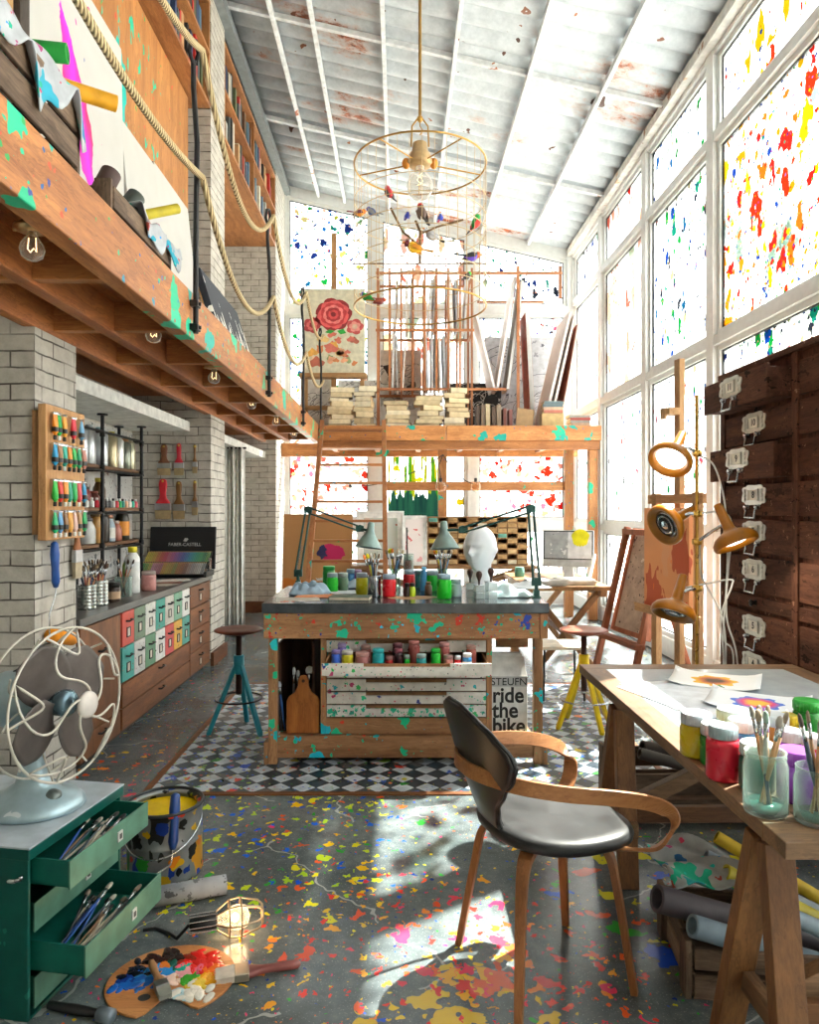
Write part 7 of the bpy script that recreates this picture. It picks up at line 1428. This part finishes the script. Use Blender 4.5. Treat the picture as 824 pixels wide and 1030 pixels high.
def line_art(name, label, c, w_, h_, base, ink, layers, lean=.05, rotz=0, cat='drawing', thick=.01):
    t = thing(name, label, cat, c, Euler((-lean, 0, rotz)))
    m = MB(); m.box(-w_/2, w_/2, 0, thick, 0, h_); mk('board', m, paint(base, .7, splats=layers), t)
    m = MB()
    R2 = random.Random(len(label))
    for k in range(18):
        x, z = R2.uniform(-.36, .36)*w_, R2.uniform(.15, .85)*h_; a = R2.uniform(.04, .12)*min(w_, h_)*1.6; ph = R2.uniform(0, 6); m.tube([(x+a*math.cos(ph+j*.45)*(1+.1*j), -.002, z+a*math.sin(ph+j*.5)) for j in range(9)], .0035, 4)
    mk('ink_lines', m, paint(ink, .6), t); return t
FL = lambda ink: [dict(s=7, d=.6, r=.45, pal=[ink, ink, '#8a8a88'], w=1.0), dict(s=16, d=.5, r=.42, pal=[ink, '#6a6a68'], w=1.0, off=(2,1,1))]
line_art('line_drawing', 'white paper with a line drawn face below the rose painting', (-1.18, 10.28, MZ), .5, .78, '#d8d9d6', '#2a2a2a', None)
line_art('line_drawing', 'large pale sheet of grey scribbles leaning behind the left book stacks', (-.40, 10.99, MZ), 1.1, .88, '#c9ccce', '#4a4a4a', [dict(s=6, d=.4, r=.4, pal=['#a8acae', '#8a8e90'], w=1)])
line_art('ink_print', 'grey print with a bold black figure standing behind the canvas rack', (.02, 10.87, MZ), .62, 1.32, '#b9bab6', '#141414', [dict(s=3.2, d=.6, r=.5, pal=['#16171a', '#2a2a2c', '#8a8a86'], w=.9)], .03, 0, 'print')
line_art('ink_print', 'black and white floral print leaning behind the right book stacks', (1.12, 10.87, MZ), .86, .82, '#1d1f22', '#e4e4e0', [dict(s=6, d=.9, r=.55, pal=['#c9cac6', '#e0e0dc', '#8a8b88'], w=1.0)], .06, 0, 'print')
line_art('line_drawing', 'tall pale grey panel with dark scribbled lines against the back window', (1.86, 10.95, MZ), 1.1, 1.55, '#b9bcc2', '#3a3a44', [dict(s=9, d=.3, r=.4, pal=['#5a5a64', '#8a8a92'], w=1.0)], .05)
# canvas rack of thin bars
RK = wood('#c88a5c', '#94583a', 'z', .5, sc=2); RKX = wood('#c88a5c', '#94583a', 'x', .5, sc=2); t = thing('canvas_rack', 'openwork rack of thin wooden bars full of canvases on the mezzanine', 'rack', (.37, 10.2, MZ)); x0_, x1_ = -.68, .66
for k in range(9):
    x = x0_+k*(x1_-x0_)/8; full = k in (0, 7, 8)
    for y in (0, .55):
        m = MB(); m.box(x-.015, x+.015, y-.015, y+.015, 0 if full else .58, 2.33); mk('bar', m, RK, t)
for z in (.60, 1.44, 2.25):
    for y in (-.03, .58):
        m = MB(); m.box(x0_-.03, x1_+.03+(1.25 if z > 2 and y < 0 else .45 if z < 1 and y < 0 else 0), y-.012, y+.012, z-.018, z+.018); mk('rail', m, RKX, t)
    for k in range(0, 9, 2):
        x = x0_+k*(x1_-x0_)/8; m = MB(); m.box(x-.012, x+.012, -.018, .568, z-.044, z-.018); mk('cross_rail', m, wood('#c88a5c', '#94583a', 'y', .5, sc=2), t)
for x, z0, z1 in ((1.32, 0, 2.36), (1.92, 1.9, 2.36)):
    m = MB(); m.box(x-.02, x+.02, -.015, .02, z0, z1); mk('end_post', m, RK, t)
m = MB(); m.box(.8, 1.8, .56, .59, 2.0, 2.03); mk('rail', m, RKX, t)
CV = [paint('#dfe1e3', .7), paint('#d0d3d6', .7), paint('#e9e8e4', .7), paint('#c9cfd8', .7)]
for k, (xp, z, h_, th, lean) in enumerate(((395, .62, .78, .030, .02), (400, .62, .76, .028, -.03), (405, .62, .66, .022, .06), (430.5, .62, .79, .030, -.04), (434.5, .62, .77, .026, 0), (438.5, .62, .78, .030, .0), (443, .62, .74, .024, -.02), (448, .62, .76, .030, -.03), (452, .62, .72, .026, .0), (396, 1.46, .70, .032, .07), (409, 1.46, .72, .03, 0), (413.5, 1.46, .74, .028, .02), (431, 1.46, .72, .04, .08), (436, 1.46, .78, .026, .03), (455, 1.46, .76, .045, -.05), (460, 1.46, .72, .026, -.03), (468, 1.46, .74, .03, .05))):
    x = (xp-CX)*10.2/F; t = thing('racked_canvas', 'white stretched canvas on edge, %s from the left on the %s tier of the rack' % (ordinal(k+1 if k < 9 else k-8), 'lower' if k < 9 else 'upper'), 'canvas', (x, 10.2, MZ+z), (0, lean, 0), 'canvases in the rack')
    m = MB(); m.box(-th/2, th/2, .03, .52, 0, h_); mk('cloth', m, CV[k % 4], t, .003)
    m = MB(); m.box(th/2, th/2+.006, .05, .50, .02, h_-.02); mk('stretcher', m, wood('#c99a66', '#8f653c', 'z'), t)
def lean_board(label, xb, yb_, xt, zt_, dY, th, L, hx, edge=None, z0=0):
    a = math.atan2(xt-xb, zt_); t = thing('leaning_canvas', label, 'canvas', (xb, yb_, MZ+z0), Euler((0, a, 0)), 'canvases leaning on the mezzanine'); hgt = math.hypot(xt-xb, zt_)
    m = MB(); m.box(-th/2, th/2, 0, L, 0, hgt); mk('cloth', m, paint(hx, .7, var=.04), t, .003)
    s_ = 1 if xt > xb else -1; m = MB(); m.box(th/2, th/2+.008, .03, L-.03, .03, hgt-.03); mk('stretcher', m, wood('#b98a66', '#86583c', 'z'), t); 
    if edge: m = MB(); m.box(-th/2-.004, -th/2, .01, L-.01, .01, hgt-.01); mk('painted_face', m, edge, t)
    return t
RP = paint('#d07a62', .7, splats=[dict(s=5, d=.8, r=.5, pw=.8, pal=['#d85a3a', '#e0a088', '#b84a3a', '#e8d0c4'], w=.9, st=(1,1,.5))])
lean_board('grey white canvas leaning left against the rack end', 1.36, 10.24, 1.10, 1.08, 0, .035, .6, '#eceef0', z0=.62)
lean_board('tall white canvas leaning right, left one of the tilted pair', 1.40, 10.24, 1.66, 1.60, 0, .04, .5, '#f0f1f2', z0=.62)
lean_board('tall white canvas leaning right, right one of the tilted pair', 1.55, 10.24, 1.76, 1.55, 0, .04, .5, '#e4e4e2', z0=.62)
lean_board('tall white canvas with a red painted face behind its edge', 1.92, 10.24, 1.83, 1.72, 0, .06, .5, '#dddfe0', RP)
lean_board('tallest pale pinkish canvas leaning into the right corner, left of three', 1.98, 9.86, 2.36, 1.62, 0, .035, .8, '#f2ebe6')
lean_board('pale pinkish canvas leaning into the right corner, middle of three', 2.06, 9.86, 2.42, 1.58, 0, .03, .8, '#f2ebe6')
lean_board('white canvas with red painted face leaning into the right corner, right of three', 2.22, 9.86, 2.47, 1.45, 0, .03, .8, '#e4dfda', RP)
# stacks of books along the edge
def flat_book(x, y, z, w_, d_, h_, hx, rot, label, group, spine=False):
    t = thing('stacked_book', label, 'book', (x, y, z), rot, group)
    p = MB(); p.box(-w_/2+.002, w_/2-.004, -d_/2+.004, d_/2-.004, .003, h_-.003); mk('pages', p, paint(rnd.choice(['#d8c9a8', '#cfbd98', '#e0d4b8', '#c8b490']), .85), t)
    c = MB(); c.box(-w_/2, w_/2, -d_/2, d_/2, 0, .003); c.box(-w_/2, w_/2, -d_/2, d_/2, h_-.003, h_)
    if spine: c.box(-w_/2, w_/2, -d_/2, -d_/2+.003, .003, h_-.003)
    else: c.box(w_/2-.003, w_/2, -d_/2, d_/2, .003, h_-.003)
    mk('cover', c, paint(hx, .6), t); return t
R = random.Random(3)
COV = ['#b59a72', '#8a7a5e', '#c8b48a', '#6a5a48', '#a88a66', '#d0c0a0', '#7a6a58', '#9a8468']
for si, (xa, xb, n, tot, place) in enumerate(((329, 355, 9, .55, 'leftmost stack'), (357, 379, 8, .57, 'second stack from the left'), (385, 414, 6, .36, 'third stack from the left'), (418, 446, 7, .45, 'fourth stack from the left'), (448, 470, 8, .56, 'stack before the right rack post'))):
    Y = 9.86; xc = ((xa+xb)/2-CX)*Y/F; w0 = (xb-xa)*Y/F; z = MZ
    for k in range(n):
        h_ = tot/n*R.uniform(.8, 1.2); w_ = w0*R.uniform(.72, 1.0)
        flat_book(xc+R.uniform(-.035, .035), Y+R.uniform(-.02, .03), z, w_, w_*.68, h_-.001, R.choice(COV), R.uniform(-.3, .3), 'old cream paged book, %s from the bottom in the %s' % (ordinal(k+1), place), 'stacked books on the mezzanine edge'); z += h_
CMIX = ['#a84a44', '#b0685a', '#8a8a86', '#5a6a72', '#c0a088', '#7a3a38', '#9a9a94']
for si, (xa, xb, n, tot, place, zb_) in enumerate(((572, 593, 5, .18, 'low flat stack at the right end', 0), (546, 566, 4, .16, 'pile on the thick tan volume', .21))):
    Y = 9.82; xc = ((xa+xb)/2-CX)*Y/F; w0 = (xb-xa)*Y/F; z = MZ+zb_
    for k in range(n):
        h_ = tot/n; flat_book(xc+R.uniform(-.012, .012), Y+.03, z, w0*R.uniform(.9, 1), w0*.7, h_-.001, R.choice(CMIX), R.uniform(-.06, .06), 'reddish grey book, %s from the bottom in the %s' % (ordinal(k+1), place), 'stacked books on the mezzanine edge', True); z += h_
flat_book(((555)-CX)*9.82/F, 9.85, MZ, .29, .2, .205, '#b89a6a', 0, 'thick tan volume under the pile in the right corner', 'stacked books on the mezzanine edge', True)
for k, (xp, hx, h_, w_, cn) in enumerate(((481, '#4a3a30', .32, .05, 'dark brown'), (486, '#6a5a4a', .33, .05, 'grey brown'), (491, '#b0a080', .34, .06, 'cream'), (497, '#5a4638', .30, .05, 'brown'), (502, '#8a7a66', .33, .06, 'taupe'), (508, '#6a3a30', .28, .045, 'rust'), (514, '#7a4a44', .26, .045, 'maroon'))):
    t = upright_book(w_, h_, .2, hx, '%s upright book, %s from the left on the mezzanine edge' % (cn, ordinal(k+1)), 'upright books on the mezzanine edge', ((xp-CX)*9.8/F, 9.8, MZ)); t.rotation_euler = (0, 0, -PI/2); t.name = 'upright_book'
t = thing('leaning_book', 'large tan book leaning before the tall canvases on the mezzanine', 'book', ((527-CX)*9.8/F, 9.78, MZ), Euler((-.25, .14, 0)))
m = MB(); m.box(-.11, .11, .004, .036, .003, .285); mk('pages', m, paint('#d8c9a8', .85), t); m = MB(); m.box(-.115, .115, 0, .004, 0, .29); m.box(-.115, .115, .036, .04, 0, .29); m.box(-.118, -.112, 0, .04, 0, .29); mk('cover', m, paint('#a08058', .6), t)
# ---- chandelier like a bird cage with toy birds
CHX, CHY = .14, 4.9; ch = thing('bird_cage_chandelier', 'hanging brass wire cage chandelier with one big bulb', 'chandelier', (CHX, CHY, 2.88)); zr = .97; BRS = paint('#b98f4a', .3, .8)
zt_ = roof_z(CHX)-2.88-.06
m = MB(); m.tube([(0, 0, 1.28), (0, 0, zt_)], .011, 10); m.lathe([(.05, zt_), (.05, zt_+.02)], n=16); mk('hanging_rod', m, BRS, ch)
m = MB(); m.tube([(-.01, 0, 1.30), (-.055, 0, 1.24), (-.06, 0, 1.10)], .006, 7); m.tube([(.01, 0, 1.30), (.055, 0, 1.24), (.06, 0, 1.10)], .006, 7); m.tube([(0, 0, 1.29), (0, 0, 1.24), (.02, 0, 1.21), (.0, 0, 1.18)], .004, 6); m.lathe([(.012, 1.27), (.02, 1.28), (.02, 1.30), (.012, 1.31)], n=12); mk('yoke', m, BRS, ch)
m = MB(); m.lathe([(.03, 1.13), (.05, 1.12), (.056, 1.06), (.07, 1.05), (.085, 1.0), (.09, .98), (.07, .965), (.0, .962)], n=28); mk('socket', m, paint('#c9a878', .35, .4), ch)
for s_ in (-1, 1): m = MB(); m.ball((s_*.095, 0, .985), (.03, .03, .038), 12); mk('ear_knob', m, paint('#d88a2a', .35, .3), ch)
m = MB(); m.lathe([(.03, .962), (.036, .93), (.07, .895), (.088, .85), (.09, .82), (.08, .78), (.05, .75), (0, .74)], n=28); bl_ = mk('bulb', m, BULBGLASS, ch)
m = MB(); m.tube([(.02*math.cos(k*1.3), .02*math.sin(k*1.3), .93-.013*k if k < 8 else .83+.011*(k-8)) for k in range(16)], .0022, 5); mk('filament', m, emit('#ffe4b0', 2.5, 'mat_chandelier_filament'), bl_)
def ring_pts(r_, z, n=64): return [(r_*math.cos(2*PI*k/n), r_*math.sin(2*PI*k/n), z) for k in range(n)]
for z, rr, nm in ((zr, .0065, 'top_ring'), (0, .0065, 'bottom_ring')): m = MB(); m.tube(ring_pts(.45, z), rr, 8, closed=True); mk(nm, m, BRS, ch)
for k in range(5): m = MB(); a = 2*PI*k/5+.3; m.tube([(.09*math.cos(a), .09*math.sin(a), .985), (.45*math.cos(a), .45*math.sin(a), zr)], .005, 6); mk('spoke', m, BRS, ch)
THN = paint('#cdb48a', .35, .7)
for z in (.1, .2, .3, .4, .5, .6, .72): m = MB(); m.tube(ring_pts(.45, z), .0028, 5, closed=True); mk('wire_hoop', m, THN, ch)
for k in range(36): m = MB(); a = 2*PI*k/36; m.tube([(.45*math.cos(a), .45*math.sin(a), 0), (.45*math.cos(a), .45*math.sin(a), zr)], .0016, 4); mk('wire', m, THN, ch)
m = MB(); m.tube([(0, 0, 0.30), (.0, 0, .52), (-.03, .02, .6)], .009, 7); m.tube([(0, 0, .42), (-.12, -.05, .50), (-.2, -.05, .66)], .008, 6); m.tube([(0, 0, .5), (.12, .02, .56), (.3, .05, .62)], .007, 6); m.tube([(-.45, 0, .30), (.45, 0, .30)], .005, 6); mk('perch', m, wood('#9a7a50', '#5f4526', 'z'), ch)
def bird(label, xp, yp, dY, L, body, headc, tailc, wingc, yaw, pitch, belly=None):
    L *= 1.25; p = px(xp, yp, CHY+dY); t = thing('toy_bird', label, 'toy bird', p, Euler((0, -abs(pitch), yaw)), 'toy birds on the chandelier'); s_ = L
    m = MB(); n = 16; prof = [(-.62, .05), (-.5, .12), (-.3, .24), (-.05, .33), (.15, .32), (.28, .25), (.36, .215), (.46, .225), (.56, .19), (.62, .09), (.64, .02)]; vs = []; fs = []
    for x, r_ in prof:
        for k in range(n): a = 2*PI*k/n; vs.append((x*s_, r_*s_*math.cos(a)*.9, r_*s_*math.sin(a)*(1.0)+(.12*s_ if x > .3 else .06*s_*max(0, x)+0)))
    for i in range(len(prof)-1):
        for k in range(n): fs.append((i*n+k, i*n+(k+1) % n, i*n+n+(k+1) % n, i*n+n+k))
    m.add(vs, fs, smooth=True); m.add(vs[:n], [tuple(range(n))[::-1]]); m.add(vs[-n:], [tuple(range(n))])
    for i, f in enumerate(m.f):
        cx_ = sum(m.v[j][0] for j in f)/len(f)/s_; cz_ = sum(m.v[j][2] for j in f)/len(f)/s_
        m.mi[i] = 1 if cx_ > .33 else (2 if belly and cz_ < -.02 else 0)
    mk('body', m, [paint(body, .6), paint(headc, .6), paint(belly or body, .6)], t)
    m = MB(); m.lathe([(.075*s_, 0), (.05*s_, .09*s_), (0, .2*s_)], (.62*s_, 0, .12*s_), 8, Matrix.Rotation(PI/2+.1, 4, 'Y')); mk('beak', m, paint('#e08a2a', .4), t)
    m = MB(); m.prism([(-.5*s_, -.08*s_), (-1.25*s_, -.15*s_), (-1.35*s_, 0), (-1.25*s_, .15*s_), (-.5*s_, .08*s_)], -.03*s_, .03*s_, Matrix.Rotation(.12, 4, 'Y')); mk('tail', m, paint(tailc, .7), t, .002)
    for sg in (-1, 1):
        m = MB(); pts = [(.2*s_, -.14*s_), (.05*s_, .16*s_), (-.35*s_, .12*s_), (-.75*s_, -.1*s_), (-.4*s_, -.2*s_)]; m.prism(pts, -.02*s_, .02*s_, Matrix.Translation((0, sg*.31*s_, .03*s_)) @ Matrix.Rotation(PI/2+sg*.12, 4, 'X')); mk('wing', m, paint(wingc, .7), t, .002)
    for sg in (-1, 1):
        m = MB(); m.ball((.52*s_, sg*.16*s_, .17*s_), .035*s_, 8); mk('eye', m, BLACK, t)
bird('toy bird with red head and white breast under the chandelier bulb', 424, 214, -.02, .085, '#6a5248', '#c8241e', '#3a3432', '#6a5a50', 2.2, 1.05, '#e8e2da')
bird('pink and grey toy bird left of the chandelier bulb', 391, 194, -.2, .065, '#d8464a', '#e0707a', '#3a3c3e', '#5a5c60', 2.4, .95)
bird('orange toy bird with raised wings at the left of the cage', 362, 214, .0, .06, '#e08a1c', '#d8701c', '#7a2a3a', '#5a2a3a', .5, .2)
bird('blue headed grey toy bird at the left of the cage', 374, 213, -.15, .06, '#6a7aa8', '#2a4ad0', '#8a8e94', '#9aa0aa', PI-.6, .5)
bird('small blue toy bird hanging left of the red headed bird', 410, 217, .1, .045, '#3a4ac8', '#c8ccd8', '#5a3a8a', '#3a4ac0', 1.2, -.9)
bird('small blue toy bird hanging right of the red headed bird', 443, 219, .1, .045, '#3a5ac8', '#c8ccd8', '#d84a6a', '#3a4ac0', 1.2, -.9)
bird('green and red toy bird with a black tail at the right of the cage', 479, 224, -.05, .075, '#1f9a3a', '#2aa84a', '#1a1a1a', '#c8342a', .5, -1.0, '#c83a34')
bird('yellow and maroon toy bird on the crossed perch', 416, 249, -.1, .085, '#e8b41c', '#6a2030', '#e09a1c', '#e0901c', PI+.2, .25)
bird('dark winged toy bird with orange and violet breast at the right', 475, 258, -.05, .075, '#3a3436', '#e0703a', '#1e1e20', '#2a2a2c', .2, .05, '#7a5ae0')
bird('small grey toy bird with a green head on the lower right', 470, 278, .1, .05, '#4a4446', '#1fc83a', '#2a2a2a', '#3a3a3a', .4, -.6)
bird('toy bird with violet head and green back on the lower left ring', 369, 299, -.1, .065, '#1fa83a', '#5a3ac8', '#a8302a', '#2a8a3a', PI-.4, .35)
bird('brown and orange toy bird beside the green one on the lower ring', 382, 303, -.15, .055, '#7a2a2a', '#c8501a', '#c87a1c', '#8a3a1c', .2, .1)
bird('pale grey toy bird with spread tail below the red headed bird', 433, 236, .05, .075, '#b8b8bc', '#d8d8da', '#2e2c2c', '#a8a8ac', -2.6, -.35)
# ================================================================ LIGHT AND CAMERA
w = bpy.data.worlds.new('world'); S.world = w; w.use_nodes = True; nt = w.node_tree; nt.nodes.clear()
bg = nd(nt, 'ShaderNodeBackground'); out = nd(nt, 'ShaderNodeOutputWorld'); nt.links.new(bg.outputs[0], out.inputs[0])
tc = nd(nt, 'ShaderNodeTexCoord').outputs['Generated']; z = nd(nt, 'ShaderNodeSeparateXYZ', {0: tc}).outputs[2]
nt.links.new(ramp(nt, mth(nt, 'MULTIPLY_ADD', z, .5, .5), [(.45, (.85, .87, .88, 1)), (.55, (.95, .98, 1, 1)), (1, (.72, .84, 1, 1))]), bg.inputs[0]); bg.inputs[1].default_value = 3.7
sd = bpy.data.lights.new('sun', 'SUN'); sd.energy = 56; sd.angle = .012; sd.color = (1, .94, .84); so = bpy.data.objects.new('sun', sd); C.objects.link(so)
so.rotation_euler = Vector((-.63, -.41, -1)).to_track_quat('-Z', 'Y').to_euler(); so.location = (8, 8, 12)
cd = bpy.data.cameras.new('camera'); co = bpy.data.objects.new('camera', cd); C.objects.link(co); S.camera = co
co.location = (0, 0, H); co.rotation_euler = (PI/2, 0, 0); cd.sensor_fit = 'HORIZONTAL'; cd.sensor_width = 36; cd.lens = 36*F/824
cd.shift_x = (412-CX)/824; cd.shift_y = (CY-515)/824; cd.clip_start = .05; cd.clip_end = 300
S.view_settings.view_transform = 'Standard'; S.view_settings.look = 'None'; S.view_settings.gamma = 1; S.view_settings.use_curve_mapping = False
S.view_settings.exposure = 0.05
S.cycles.use_denoising = True; S.cycles.max_bounces = 10; S.cycles.transparent_max_bounces = 24; S.cycles.diffuse_bounces = 5; S.cycles.sample_clamp_indirect = 8
